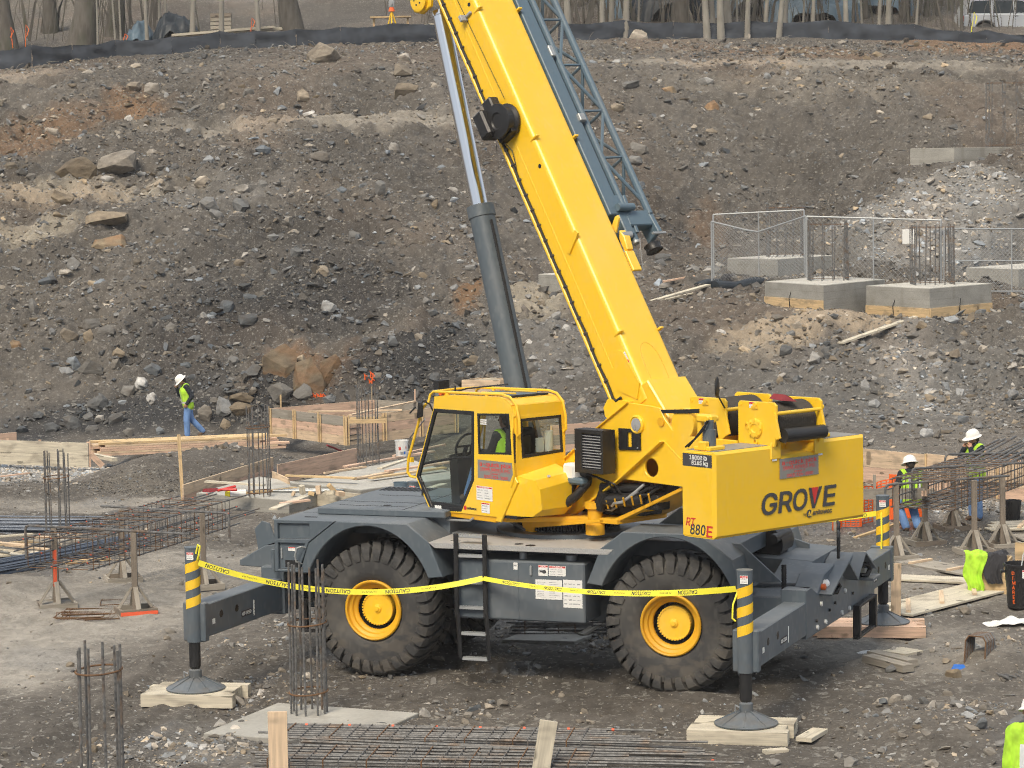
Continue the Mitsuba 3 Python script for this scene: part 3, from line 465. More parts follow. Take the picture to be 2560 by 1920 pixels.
cpart('louvre', sl, 'black', hood)
seam = M().box((3.19, 0.28, 2.271), (1.3, 0.295, 2.2735)).box((1.9, 1.01, 2.271), (1.885, -1.4, 2.2735)).box((2.9, -0.45, 2.271), (1.3, -0.462, 2.2735)).box((3.0, 0.70, 2.2712), (1.95, 0.715, 2.2737))
cpart('seam', seam, 'black', hood); cpart('vent', M().cyl((2.30, 0.62, 2.268), (2.30, 0.62, 2.274), 0.06, n=18), 'black', hood)
cpart('vent', M().box((3.25, 1.30, 2.169), (3.06, 1.33, 2.1755)), 'black', hood)
dk = cpart('deck', M().prism([(1.235, 1.93), (1.145, 1.855), (-1.335, 1.855), (-1.42, 1.93)], -1.665, 1.665, 'xz', 0.004), 'deck_plate')
tr = M()
for i in range(88):
    for j in range(3):
        u_ = -1.30 + i * 0.0278; z_ = 1.868 + j * 0.021; a = 0.6 if (i + j) % 2 else -0.6
        d_ = np.array([math.cos(a) * .011, 0, math.sin(a) * .011]); c_ = np.array([u_, 1.6655, z_]); tr.tube([c_ - d_, c_ + d_], 0.0028, 4, caps=False)
add('tread_pattern', tr.xf(MC), 'galv', dk); tag(sub(dk, 'tread_pattern'), kind='stuff')
cpart('slot', M().box((1.0, 1.42, 1.929), (0.86, 1.45, 1.934)).cyl((-0.02, 1.50, 1.929), (-0.02, 1.50, 1.934), 0.06, n=16).cyl((-0.22, 1.58, 1.929), (-0.22, 1.58, 1.9335), 0.07, n=16), 'black', dk)
cpart('turntable_plate', M().cyl((-.161, 0, 1.90), (-.161, 0, 1.985), 0.98, n=64).box((-2.9, -0.8, 1.72), (1.3, 0.8, 1.945), 0.01), 'steel')
gr = M().cyl((-.161, 0, 1.98), (-.161, 0, 2.20), 0.70, n=64)
for i in range(96):
    a = 2 * math.pi * i / 96; c_ = np.array([-.161 + 0.715 * math.cos(a), 0.715 * math.sin(a), 0]); e_ = np.array([math.cos(a), math.sin(a), 0]); f_ = np.array([-e_[1], e_[0], 0])
    gr.raw([c_ + f_ * x * .011 + e_ * y * .03 + [0, 0, z] for z in (2.0, 2.17) for x, y in ((-1, -.5), (1, -.5), (.6, 1), (-.6, 1))], [[0, 1, 5, 4], [1, 2, 6, 5], [2, 3, 7, 6], [3, 0, 4, 7], [4, 5, 6, 7], [3, 2, 1, 0]])
cpart('slewing_ring', gr, 'black')
tk = cpart('tool_box', M().box((-0.99, 0.95, 0.905), (0.86, 1.60, 1.715), 0.02), 'steel')
cpart('panel', M().box((0.83, 1.595, 0.93), (-0.05, 1.607, 1.69), 0.004), 'steel', tk)
cpart('cap', M().cyl((-0.02, 1.35, 1.71), (-0.02, 1.35, 1.80), 0.05, n=14), 'galv', tk); cpart('cap', M().cyl((-0.70, 1.3, 1.71), (-0.70, 1.3, 1.78), 0.08, n=16), 'galv', tk)
cpart('latch', M().box((-0.245, 1.60, 1.53), (-0.215, 1.63, 1.66), 0.006), 'galv', tk)
decal(on_side(-0.335, 1.53), 0.135, 0.145, tk, rows=1, hd=0.2); decal(on_side(-0.485, 1.535), 0.24, 0.135, tk, rows=3, cols=2, hd=0.2)
cpart('warning_symbol', M().cyl((-0.42, 1.606, 1.585), (-0.42, 1.609, 1.585), 0.027, n=16).box((-0.355, 1.606, 1.575), (-0.40, 1.609, 1.60)), 'print', tk)
decal(on_side(0.02, 1.60, 1.608), 0.06, 0.095, tk, head=None, rows=1)
decal(on_side(-0.29, 1.215), 0.38, 0.265, tk, head=None, rows=9, cols=2); decal(on_side(-0.685, 1.115), 0.27, 0.375, tk, head=None, rows=6, cols=4)
ld = nkey(CR + '__ladder')
for uu in (0.812, 0.395):
    r = M().box((uu - 0.03, 1.68, 0.93), (uu + 0.03, 1.73, 2.075), 0.008); cpart('rail', r, 'black', ld)
    lo = M().tube([(uu - 0.01, 1.71, 0.99), (uu - 0.05, 1.74, 0.38)], 0.03, 4); cpart('rail', lo, 'black', ld)
for z_, du, dv in ((2.05, 0, -0.02), (1.783, 0, 0), (1.423, 0, 0), (1.077, 0, 0), (0.724, -.025, .015), (0.385, -.045, .03)):
    s_ = M().box((0.79 + du, 1.56 + dv, z_ - 0.035), (0.42 + du, 1.70 + dv, z_), 0.004)
    for i in range(9): s_.cyl((0.765 + du - i * 0.04, 1.69 + dv, z_), (0.765 + du - i * 0.04, 1.69 + dv, z_ + 0.018), 0.013, n=8)
    cpart('rung', s_, 'galv', ld)
# --- outriggers
UJ, VJ = (3.76, -3.80), 3.69
JZ = 2.045
def stripes(o_, r, z0, side):
    """Slanting bands wrapped round the near half of the jack tube."""
    for i in range(3):
        V, F = [], []
        for j, a in enumerate(np.linspace(-math.pi * .5, math.pi * .62, 18)):
            zc = z0 - i * 0.235 + 0.115 * (j / 17.0)
            x, y = (r + 0.003) * math.sin(a), (r + 0.003) * math.cos(a)
            V += [(-x * 1.0, y, zc), (-x * 1.0, y, zc + 0.125)]
            if j: b = 2 * (j - 1); F.append([b, b + 1, b + 3, b + 2])
        o_.raw(V, F)
    return o_
for iu, uj in enumerate(UJ):
    for sv in (1, -1):
        og = nkey(CR + '__outrigger'); vj = sv * VJ
        c_ = lambda z: (uj, vj, z)
        add('jack_tube', M().cyl(c_(0.80), c_(JZ), 0.096, n=28).cyl(c_(JZ), c_(JZ + 0.02), 0.102, n=28).xf(MC), 'steel', og, 35)
        st_ = stripes(M(), 0.097, 1.685, sv).xf(MC @ frame_m((uj, vj, 0), (1, 0, 0), (0, 1, 0)))
        add('hazard_stripe', st_, 'yellow', og, 30)
        fz = 0.17
        add('jack_rod', M().cyl(c_(fz + 0.30), c_(0.82), 0.076, n=24).cyl(c_(fz + 0.24), c_(fz + 0.31), 0.05, 0.076, n=24).xf(MC), 'black', og, 35)
        fl = M().lathe([(0.388, 0), (0.392, 0.018), (0.375, 0.025), (0.13, 0.135), (0.085, 0.15), (0.085, 0.25), (0.06, 0.27), (0, 0.27)], 40, c_(fz))
        for k in range(8):
            a = k * math.pi / 4 + .2; e_ = np.array([math.cos(a), math.sin(a), 0]); f_ = np.array([-e_[1], e_[0], 0]) * 0.006; b_ = np.array(c_(fz))
            fl.hull([b_ + e_ * .09 + [0, 0, .17] + f_, b_ + e_ * .09 + [0, 0, .17] - f_, b_ + e_ * .375 + [0, 0, .032] + f_, b_ + e_ * .375 + [0, 0, .032] - f_, b_ + e_ * .09 + f_, b_ + e_ * .09 - f_, b_ + e_ * .375 + f_, b_ + e_ * .375 - f_])
        add('float', fl.xf(MC), 'steel', og, 30)
        add('pin', M().tube([(uj + .05, vj + .12, fz + .22), (uj + .09, vj + .15, fz + .25), (uj + .10, vj + .12, fz + .17)], 0.012, 6).xf(MC), 'galv', og, 30)
        bm = M().box((uj - 0.15, sv * 0.9, 0.85), (uj + 0.15, vj - sv * 0.06, 1.29), 0.012).box((uj - 0.165, vj - sv * 0.12, 0.8), (uj + 0.165, vj, 1.32), 0.015)
        add('beam', bm.xf(MC), 'steel', og, 25)
        ho = M()
        for vv in (3.2, 2.75): ho.cyl((uj - 0.1505, sv * vv, 1.10), (uj - 0.153, sv * vv, 1.10), 0.05, n=18)
        add('hole', ho.xf(MC), 'black', og)
        mt = on_back(sv * 2.62 if sv > 0 else -2.35, 0.95, uj - 0.151)
        add('label', plate(0.30, 0.085).xf(mt), 'print', og); lettering('MID-EXTEND', 0.045, mt @ frame_m((0.015, 0.02, 0.003), (1, 0, 0), (0, 1, 0)), 'white', og, width=0.27, depth=0.001)
        add('mark', M().box((uj - 0.151, sv * 2.23, 0.92), (uj - 0.154, sv * 2.265, 1.13)).box((uj - 0.151, sv * 3.38, 1.0), (uj - 0.154, sv * 3.46, 1.07)).xf(MC), 'white', og)
        dm = MC @ frame_m((uj + .03, vj + .0985, 1.905), (-1, 0, 0), (0, 0, 1), (0, 1, 0))
        decal(dm, 0.10, 0.10, og, rows=2, hd=0.3)
# outrigger housings
hf = cpart('outrigger_housing', M().box((3.58, -1.36, 0.78), (3.94, 1.36, 1.45), 0.015), 'steel')
cpart('wing_plate', M().prism([(3.57, 1.40), (4.35, 1.42), (4.35, 1.50), (3.95, 1.72), (3.57, 1.78)], 0.2, 1.2, 'xz', 0.01), 'steel', hf)
cpart('hook_plate', M().prism([(4.05, 1.60), (4.18, 1.95), (4.30, 1.98), (4.42, 1.86), (4.36, 1.5)], 0.55, 0.58, 'xz', 0.005), 'steel', hf)
cpart('post', M().cyl((3.66, 1.50, 1.40), (3.66, 1.50, 1.72), 0.035, n=12), 'steel', hf)
cpart('step', M().box((3.45, 1.05, 0.50), (3.35, 1.12, 0.98)).box((2.95, 1.05, 0.50), (3.05, 1.12, 0.98)).box((2.95, 1.05, 0.93), (3.45, 1.12, 0.98)).box((2.95, 1.05, 0.5), (3.45, 1.12, 0.54)), 'black', hf)
hr = cpart('outrigger_housing', M().prism([(1.36, 0.80), (1.40, 1.45), (1.12, 1.45), (0.80, 1.33), (0.45, 1.52), (-0.12, 1.58), (-0.62, 1.30), (-0.95, 1.50), (-1.25, 1.57), (-1.72, 1.32), (-1.95, 1.30), (-2.45, 1.29), (-2.45, 0.76)], -3.96, -3.62, 'yz', 0.012), 'steel')
for pk in ([(0.72, 1.30), (-0.25, 1.60), (-0.80, 1.28), (-0.77, 1.26), (-0.25, 1.575), (0.70, 1.275)], [(-0.80, 1.30), (-1.24, 1.58), (-1.88, 1.28), (-1.85, 1.26), (-1.24, 1.555), (-0.78, 1.28)]):
    cpart('lamp_bracket', M().prism(pk, -3.95, -4.13, 'yz', 0.0), 'steel', hr)
for v_, z_ in ((0.46, 1.395), (-1.32, 1.36)):
    cpart('tail_lamp', M().lathe([(0.0, 0), (0.055, 0), (0.06, -0.05), (0.03, -0.075), (0, -0.08)], 18, (-3.96, v_, z_), axis=0), 'lamp', hr)
    cpart('tail_lamp', M().lathe([(0.0, 0), (0.04, 0), (0.045, -0.05), (0.02, -0.065), (0, -0.07)], 18, (-3.96, v_ + 0.13, z_ - .02), axis=0), 'amber', hr)
    cpart('hose', M().tube([(-3.97, v_ - 0.22, z_ - .02), (-4.06, v_ - .28, z_), (-4.08, v_ - .36, z_ - .08), (-4.05, v_ - .32, z_ - .16), (-3.97, v_ - .27, z_ - .16)], 0.035, 8), 'black', hr)
cpart('plate', M().box((-3.95, -1.55, 1.13), (-4.16, -1.98, 1.165), 0.006), 'steel', hr)
for v_, z_ in ((0.64, 1.155), (0.85, 0.878), (0.415, 0.877), (-0.478, 0.853), (-0.91, 0.842), (-0.67, 1.127)): cpart('bolt', M().cyl((-3.955, v_, z_), (-3.985, v_, z_), 0.032, n=14), 'white', hr)
for v_, z_ in ((0.2, 1.0), (-0.1, 1.05), (-0.3, 1.2), (0.9, .97), (-1.1, 1.02)): cpart('fitting', M().cyl((-3.955, v_, z_), (-3.985, v_, z_), 0.02, n=8), 'black', hr)
for v_ in (-1.12, -2.08): cpart('step_post', M().box((-3.96, v_ - .02, 0.37), (-4.06, v_ - .12, 0.84), 0.006), 'black', hr)
cpart('step', M().box((-3.97, -1.10, 0.37), (-4.05, -2.2, 0.405), 0.005).box((-3.97, -1.14, 0.80), (-4.05, -2.2, 0.84), 0.005), 'black', hr)
rd = cpart('rear_deck', M().prism([(-2.55, 0.8), (-2.55, 1.63), (-3.15, 1.60), (-3.62, 1.575), (-3.62, 0.8)], -1.75, -0.28, 'xz', 0.015).hull([(u, v, z) for u, v, z in ((-3.2, -0.30, 1.595), (-3.618, -0.30, 1.572), (-3.2, 0.62, 1.31), (-3.618, 0.72, 1.31), (-3.2, -0.3, 0.8), (-3.618, -0.3, .8), (-3.2, 0.6, .8), (-3.618, 0.7, .8))]).box((-2.6, 0.6, 0.95), (-3.61, 1.28, 1.33), 0.015), 'steel')
cpart('pin', M().cyl((-3.5, 0.78, 1.3), (-3.5, 0.78, 1.68), 0.035, n=12), 'black', rd)
for va, ua in ((-1.02, -3.79), (-1.97, -3.55)):
    cpart('grab_handle', M().tube([(ua, va, 1.5), (ua, va, 1.80), (ua + .0, va - .06, 1.86), (ua + .06, va - .22, 1.86), (ua + .06, va - .28, 1.80), (ua + .06, va - .28, 1.5)], 0.022, 8), 'black', rd)
cpart('brace_plate', M().prism([(-2.70, 1.45), (-2.62, 2.0), (-3.0, 1.98), (-3.55, 1.5)], 1.05, 1.09, 'xz', 0.004), 'steel', rd); cpart('brace_plate', M().prism([(-2.5, 1.9), (-3.3, 1.66), (-3.3, 1.56), (-2.5, 1.6)], -1.3, -1.35, 'xz', 0.004), 'steel', rd)
cpart('machinery', M().cyl((-2.9, -0.5, 1.75), (-2.9, -1.1, 1.75), 0.24, n=20).cyl((-3.05, -0.3, 1.85), (-3.05, -1.0, 1.85), 0.07, n=12).box((-2.6, -0.7, 1.6), (-2.9, -1.3, 1.95), 0.02), 'black', rd)

# ---------------------------------------------------------------- upper structure (s forward, t to its left, z up)
fw = nkey(CR + '__turntable')
side = [(-0.10, 2.25), (-0.10, 2.72), (-1.134, 3.453), (-1.746, 3.84), (-2.13, 3.82), (-2.33, 3.80), (-2.42, 3.66), (-2.55, 3.53), (-2.75, 3.46), (-3.7, 3.46), (-3.7, 2.75), (-2.68, 2.79), (-1.57, 2.805), (-0.42, 2.11)]
hole = [(-2.159 + .125 * math.cos(a), 2.998 + .125 * math.sin(a)) for a in np.linspace(0, 2 * math.pi, 24, endpoint=False)]
for t_ in (0.45, -0.45):
    spart('side_plate', M().prism(side, t_ - 0.02, t_ + 0.02, 'xz', 0.006, holes=[hole]), 'yellow', fw)
    w_ = 0.10 if t_ > 0 else -0.10
    spart('flange', M().prism([(-0.40, 2.10), (-1.57, 2.797), (-2.40, 3.385), (-2.415, 3.365), (-1.58, 2.775), (-0.41, 2.075)], t_, t_ + w_, 'xz', 0.003), 'yellow', fw)
    spart('flange', M().prism([(-2.39, 3.385), (-2.71, 3.16), (-3.6, 3.15), (-3.6, 3.135), (-2.715, 3.14), (-2.405, 3.36)], t_ + .018, t_ + w_ * .3, 'xz', 0.002), 'yellow', fw)
spart('top_flange', M().prism([(-0.10, 2.73), (-1.13, 3.463), (-1.75, 3.852), (-1.745, 3.832), (-1.134, 3.446), (-0.10, 2.71)], 0.51, -0.51, 'xz', 0.003), 'yellow', fw)
spart('boss', M().lathe([(0.125, 0), (0.125, 0.03), (0.105, 0.045), (0.095, 0.03), (0, 0.03)], 28, (-1.915, 0.47, 3.56), axis=1), 'yellow', fw)
spart('level_gauge', M().lathe([(0.085, 0.0), (0.085, 0.035), (0, 0.042)], 24, (-1.915, 0.475, 3.56), axis=1).box((-1.925, 0.50, 3.5), (-1.905, 0.522, 3.56)), 'print_grey', fw)
spart('pin', M().cyl((-2.36, -.5, 3.62), (-2.36, .49, 3.62), 0.06, n=18), 'yellow_dull', fw)
spart('cross_tube', M().cyl((-2.75, -0.44, 3.62), (-2.75, 0.47, 3.62), 0.20, n=28), 'yellow', fw)
spart('wear_strip', M().prism([(-2.36, 3.78), (-3.05, 3.83), (-3.05, 3.775), (-2.4, 3.735)], 0.46, 0.49, 'xz', 0.003), 'black', fw)
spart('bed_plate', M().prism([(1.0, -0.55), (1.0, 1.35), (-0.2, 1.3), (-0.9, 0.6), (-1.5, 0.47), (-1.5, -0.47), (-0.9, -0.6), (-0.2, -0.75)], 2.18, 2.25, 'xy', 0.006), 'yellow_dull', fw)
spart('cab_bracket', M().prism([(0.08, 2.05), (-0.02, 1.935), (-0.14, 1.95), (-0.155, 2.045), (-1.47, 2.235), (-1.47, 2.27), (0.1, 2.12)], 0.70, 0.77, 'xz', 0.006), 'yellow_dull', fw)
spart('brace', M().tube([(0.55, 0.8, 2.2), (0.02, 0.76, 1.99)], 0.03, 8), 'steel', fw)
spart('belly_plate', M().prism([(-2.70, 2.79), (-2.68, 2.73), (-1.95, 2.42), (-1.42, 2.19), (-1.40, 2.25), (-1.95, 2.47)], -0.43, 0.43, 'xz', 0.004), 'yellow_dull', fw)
spart('shade_filler', M().box((-0.5, -.3, 2.25), (-1.45, .22, 2.62), .03).cyl((-1.3, -.2, 2.5), (-2.0, -.1, 2.62), .12, n=14), 'black', fw)  # black block added to stand in for the shadow under the turret
# machinery under the turntable: motors, pipes, hoses
rr = random.Random(4); mc = M()
spart('slew_gearbox', M().lathe([(0, 2.02), (0.13, 2.02), (0.13, 2.16), (0.10, 2.18), (0.10, 2.36), (0.14, 2.38), (0.14, 2.46), (0, 2.47)], 22, (-1.12, 0.52, 0)), 'yellow_dull', fw)
spart('valve', M().box((-1.5, 0.15, 2.42), (-2.2, 0.4, 2.62), 0.02).box((-1.2, -.1, 2.3), (-1.8, .3, 2.5), .02), 'black', fw)
spart('motor', M().cyl((-1.25, 0.5, 2.5), (-1.95, 0.36, 2.55), 0.09, n=16).cyl((-1.2, .46, 2.66), (-2.0, .3, 2.70), .07, n=14).cyl((-1.2, 0.52, 2.38), (-1.32, 0.52, 2.62), 0.085, n=16), 'black', fw)
for i in range(9):
    a = np.array([-1.15 - .09 * i, rr.uniform(.35, .5), 2.34 + .03 * i]); b = a + [rr.uniform(-.25, -.5), rr.uniform(-.2, .0), rr.uniform(.10, .26)]; m_ = (a + b) / 2 + [0, .05, rr.uniform(-.06, .04)]
    spart('hose', M().tube([a, a * .6 + m_ * .4 + [0, .03, .02], m_, b * .6 + m_ * .4, b], 0.022, 7), 'black' if i % 3 else 'galv', fw)
for i in range(7):
    c_ = np.array([-1.2 - .16 * i, .5, 2.36 + .03 * i]); spart('lever', M().tube([c_, c_ + [-.03, .06, .12]], 0.014, 6), 'yellow_dull', fw)
spart('hose_loop', M().tube([(-0.55, 0.75, 2.36), (-0.75, 0.78, 2.40), (-0.95, 0.70, 2.55), (-1.08, 0.62, 2.72), (-1.06, 0.58, 2.83), (-0.92, 0.58, 2.86), (-0.84, 0.62, 2.78), (-0.80, 0.66, 2.62), (-0.62, 0.7, 2.50)], 0.062, 10), 'black', fw)
for q in (.0, .1): spart('hose', M().tube([(-1.2, .75, 2.86), (-1.3, .66, 2.83), (-1.45 - q, .56, 2.74), (-1.5 - q, .5, 2.62)], 0.014, 6), 'black', fw)
spart('fluid_tank', M().box((-0.72, 0.75, 2.76), (-0.95, 0.55, 2.98), 0.03), 'white', fw); spart('fluid_tank', M().box((-0.71, 0.76, 2.70), (-1.12, 0.54, 2.80), 0.03), 'jib_blue', fw)
# oil cooler
co = spart('oil_cooler', M().prism([(-1.03, 2.885), (-1.03, 3.474), (-1.575, 3.478), (-1.575, 2.89)], 0.58, 0.80, 'xz', 0.006, holes=[[(-1.17, 2.95), (-1.17, 3.42), (-1.53, 3.42), (-1.53, 2.95)]]).box((-1.04, .56, 2.89), (-1.57, .6, 3.47)), 'black')
spart('core', M().box((-1.165, 0.60, 2.955), (-1.525, 0.76, 3.415)), 'dark_cloth', co)
for i in range(12): spart('fin', M().box((-1.17, 0.755, 2.965 + i * 0.038), (-1.525, 0.785, 2.973 + i * 0.038)), 'print_grey', co)
spart('bracket', M().prism([(-1.57, 3.2), (-1.57, 3.49), (-1.98, 3.50), (-1.98, 3.22)], 0.475, 0.50, 'xz', 0.003, holes=[[(-1.74, 3.25), (-1.74, 3.45), (-1.82, 3.45), (-1.82, 3.25)]]), 'black', co)
spart('bolt', M().cyl((-1.05, 0.80, 3.2), (-1.05, 0.81, 3.2), 0.012, n=8).cyl((-1.55, 0.80, 3.17), (-1.55, 0.81, 3.17), 0.012, n=8).cyl((-1.94, 0.50, 3.25), (-1.94, 0.51, 3.25), 0.012, n=8).cyl((-1.94, 0.5, 3.46), (-1.94, 0.51, 3.46), 0.012, n=8), 'galv', co)
# counterweight
cwp = [(1.41, 2.335), (1.41, 3.42), (0.33, 3.42), (0.26, 3.28), (-0.45, 3.28), (-0.53, 3.42), (-1.43, 3.42), (-1.43, 2.335)]
cw = spart('counterweight', M().prism([(p, q) for p, q in cwp], -4.215, -3.65, 'yz', 0.035), 'yellow')
spart('cheek', M().box((-3.66, 1.40, 2.345), (-4.18, 1.418, 3.41), 0.02), 'yellow', cw)
for a, b in ((1.36, 0.38), (-0.58, -1.38)): spart('grip_mat', M().box((-3.69, a, 3.421), (-4.17, b, 3.427)), 'sign_grey', cw)
for t_ in (0.30, -0.52): spart('lifting_eye', M().prism([(t_ + .09, 3.25), (t_ + .09, 3.43), (t_ + .05, 3.50), (t_ - .05, 3.50), (t_ - .09, 3.43), (t_ - .09, 3.25)], -4.205, -4.235, 'yz', 0.006, holes=[[(t_ + .035 * math.cos(a), 3.44 + .035 * math.sin(a)) for a in np.linspace(0, 6.28, 12, endpoint=False)]]), 'yellow', cw)
lettering('18000 lb', 0.052, on_left(-3.79, 3.315, 1.4225), 'white', cw); lettering('8165 kg', 0.052, on_left(-3.83, 3.25, 1.4225), 'white', cw); add('decal', plate(0.50, 0.16).xf(on_left(-3.68, 3.225, 1.4195)), 'print', cw)
# big name on the rear face, slanted heavy letters; the V holds a red wedge
gx = 0.618
for ch, w_ in (('G', 0.29), ('R', 0.25), ('O', 0.27), ('V', 0.25), ('E', 0.23)):
    lettering(ch, 0.255, on_rear(gx, 2.56), 'print', cw, width=w_, slant=0.16); gx -= w_ + 0.025
add('emblem', M().prism([(0, 0.245), (0.125, 0.245), (0.055, 0.03)], 0, 0.006, 'xy').xf(on_rear(-0.366, 2.575, -4.2295)), 'red', cw)
lettering('by', 0.035, on_rear(-0.21, 2.475), 'print', cw, bold=False); add('emblem', M().lathe([(0, 0.004), (0.05, 0.004), (0.052, 0)], 22).xf(on_rear(-0.325, 2.49)), 'print', cw)
lettering('M', 0.06, on_rear(-0.295, 2.46, -4.23), 'yellow', cw, slant=0.2); lettering('anitowoc', 0.06, on_rear(-0.385, 2.465), 'print', cw, width=0.37, slant=0.1)
lettering('RT', 0.10, on_left(-3.71, 2.475, 1.419), 'red', cw, width=0.15, slant=.2); lettering('880', 0.125, on_left(-3.78, 2.375, 1.419), 'print', cw, width=0.26, slant=.12); lettering('E', 0.135, on_left(-4.055, 2.36, 1.419), 'red', cw, width=0.10, slant=.1)
def crane_sign(m, w, h, parent):
    add('sign', plate(w, h).xf(m), 'sign_grey', parent)
    L_ = lambda tx, hh, x, y, ww: lettering(tx, hh * h, m @ frame_m((x * w, y * h, 0.003), (1, 0, 0), (0, 1, 0)), 'red', parent, width=ww * w, depth=0.002)
    L_('a-quick pick', 0.22, .05, .68, .90); L_('CRANE SERVICE INC.', 0.13, .08, .47, .84); add('rule', M().box((.06 * w, .42 * h, .003), (.94 * w, .435 * h, .005)).xf(m), 'red', parent)
    L_('Crane 7', 0.10, .36, .26, .28); L_('(203) 924-2000', 0.15, .17, .05, .68)
crane_sign(on_rear(0.232, 2.985), 0.735, 0.255, cw)
for t_ in (0.37, -0.50): decal(on_rear(t_, 3.225), 0.085, 0.085, cw, rows=2, hd=.35, word='')
# ballast jacks at both ends of the counterweight
for t_, s_ in ((1.22, -3.95), (-0.78, -3.93)):
    bj = spart('ballast_jack', M().cyl((s_, t_, 3.46), (s_, t_, 3.68), 0.085, n=20).cyl((s_, t_, 3.66), (s_, t_, 3.80), 0.06, n=16), 'steel')
    spart('base', M().box((s_ - .14, t_ - .14, 3.425), (s_ + .14, t_ + .14, 3.475), 0.01).box((s_ + .05, t_ + .16, 3.43), (s_ - .08, t_ + .08, 3.54), 0.01), 'yellow', bj)
    spart('yoke', M().box((s_ - .05, t_ - .1, 3.76), (s_ + .22, t_ + .02, 3.86), 0.02).box((s_ + .15, t_ - .1, 3.5), (s_ + .22, t_ + .0, 3.86), 0.015).cyl((s_, t_ - .14, 3.81), (s_, t_ + .06, 3.81), 0.035, n=12), 'yellow', bj)
    for i in range(2): spart('hose', M().tube([(s_ - .06, t_ + .07 + .03 * i, 3.80), (s_ - .02, t_ + .12, 3.72 - .03 * i), (s_ + .12, t_ + .14, 3.56), (s_ + .30, t_ + .12 - .05 * i, 3.45)], 0.013, 6), 'galv' if t_ < 0 else 'black', bj)
# hoists
for kk, (s0, zc) in enumerate(((-3.10, 3.70), (-3.97, 3.69))):
    ho = nkey(CR + '__hoist')
    pl_ = [(s0 + .33, 3.41), (s0 + .33, 3.93), (s0 + .30, 3.965), (s0 - .28, 3.97), (s0 - .33, 3.93), (s0 - .33, 3.60), (s0 - .29, 3.405)] if kk else [(s0 + .32, 3.40), (s0 + .32, 3.94), (s0 + .28, 3.975), (s0 - .29, 3.975), (s0 - .33, 3.94), (s0 - .33, 3.50), (s0 - .2, 3.40), (s0 - .14, 3.72), (s0 + .16, 3.72), (s0 + .2, 3.40)]
    for t_ in (0.35, -0.50): spart('side_plate', M().prism(pl_, t_ - .018, t_ + .018, 'xz', 0.005), 'yellow', ho)
    dr_ = M(); pr = []
    for i in range(40): pr += [(0.245 + 0.012 * (i % 2), 0.33 - 0.0205 * i)]
    dr_.lathe([(0, .33)] + pr + [(0, pr[-1][1])], 40, (s0, 0, zc), axis=1); spart('rope_drum', dr_, 'rope', ho)
    if kk:
        spart('gear_cover', M().lathe([(0.12, 0), (0.12, 0.03), (0.10, 0.04), (0.06, 0.04), (0.05, 0.02), (0, 0.02)], 26, (s0 + .02, 0.366, 3.63), axis=1), 'yellow', ho)
        bo = M()
        for i in range(8): a = i * math.pi / 4; bo.cyl((s0 + .02 + .10 * math.cos(a), .37, 3.63 + .10 * math.sin(a)), (s0 + .02 + .10 * math.cos(a), .415, 3.63 + .10 * math.sin(a)), 0.02, n=8)
        spart('bolt', bo.lathe([(.04, 0), (.04, .02), (.02, .02)], 14, (s0 + .17, .368, 3.655), axis=1).lathe([(.04, 0), (.04, .02), (.02, .02)], 14, (s0 + .02, .368, 3.46), axis=1), 'yellow', ho)
        spart('guide_roller', M().cyl((s0 - .38, 0.30, 3.55), (s0 - .38, -0.46, 3.55), 0.088, n=24), 'black', ho)
        spart('rag', M().hull([(s0 - .1 + x, y, z) for x, y, z in ((0, -.02, 3.95), (.12, .12, 3.99), (-.08, .1, 3.97), (-.16, -.1, 3.95), (.02, -.16, 4.0), (-.05, .0, 4.04), (.1, .05, 4.05))]), 'maroon', ho)
    for t_ in (0.37, -0.50):
        spart('roller_arm', M().prism([(s0 - .26, 3.66), (s0 - .31, 3.82), (s0 - .345, 3.82), (s0 - .42, 3.53), (s0 - .36, 3.50)], t_, t_ + .035, 'xz', .005), 'yellow', ho)
    spart('tie_bar', M().cyl((s0 - .31, .35, 3.83), (s0 - .31, -.5, 3.83), 0.025, n=10), 'yellow', ho)
    spart('lug', M().cyl((s0 + .02, .36, 3.93), (s0 + .02, .40, 3.93), .03, n=10).box((s0 + .08, .36, 3.88), (s0 - .02, .39, 3.91)).cyl((s0 + .28, .36, 3.92), (s0 + .28, .38, 3.92), .02, n=8).cyl((s0 - .29, .36, 3.83), (s0 - .29, .38, 3.83), .02, n=8), 'yellow', ho)
    decal(on_left(s0 + .13 if kk else s0 + .15, 3.885, .37), 0.10, 0.075, ho, rows=2, hd=.35, word='')
# hoist mirror
hm = spart('hoist_mirror', M().lathe([(0, 0.02), (0.12, 0.015), (0.14, 0), (0.12, -0.02), (0, -0.03)], 26).xf(frame_m((-3.52, 0.62, 4.145), (0.6, -0.8, 0), (0, 0, 1), (-0.8, -0.6, 0))), 'black')
spart('arm', M().tube([(-3.42, .38, 3.86), (-3.50, .60, 4.05), (-3.535, .60, 4.12)], 0.011, 6), 'black', hm)

# ---------------------------------------------------------------- boom (frame: k along it, t left, h across)
W2, BH = 0.3858, 0.625
def roundrect(w, h, r, n=4):
    out = []
    for cx, cy, a0 in ((w - r, h - r, 0), (-w + r, h - r, 90), (-w + r * .5, r * .5, 180), (w - r * .5, r * .5, 270)):
        q = r if cy > h / 2 else r * .5
        out += [(cx + q * math.cos(math.radians(a)), cy + q * math.sin(math.radians(a))) for a in np.linspace(a0, a0 + 90, n + 1)]
    return out
bo = bpart('boom', M().prism(roundrect(W2, BH, 0.085, 6), -2.85, 9.0, 'yz'), 'yellow', smooth=25)
bpart('inner_section', M().prism([(a * .86, .05 + b * .86) for a, b in roundrect(W2, BH, .08)], 9.0, 13.0, 'yz'), 'yellow', bo)
bpart('collar', M().prism([(a * 1.06, -.018 + b * 1.06) for a, b in roundrect(W2, BH, .08)], 8.7, 9.02, 'yz', .01), 'yellow', bo)
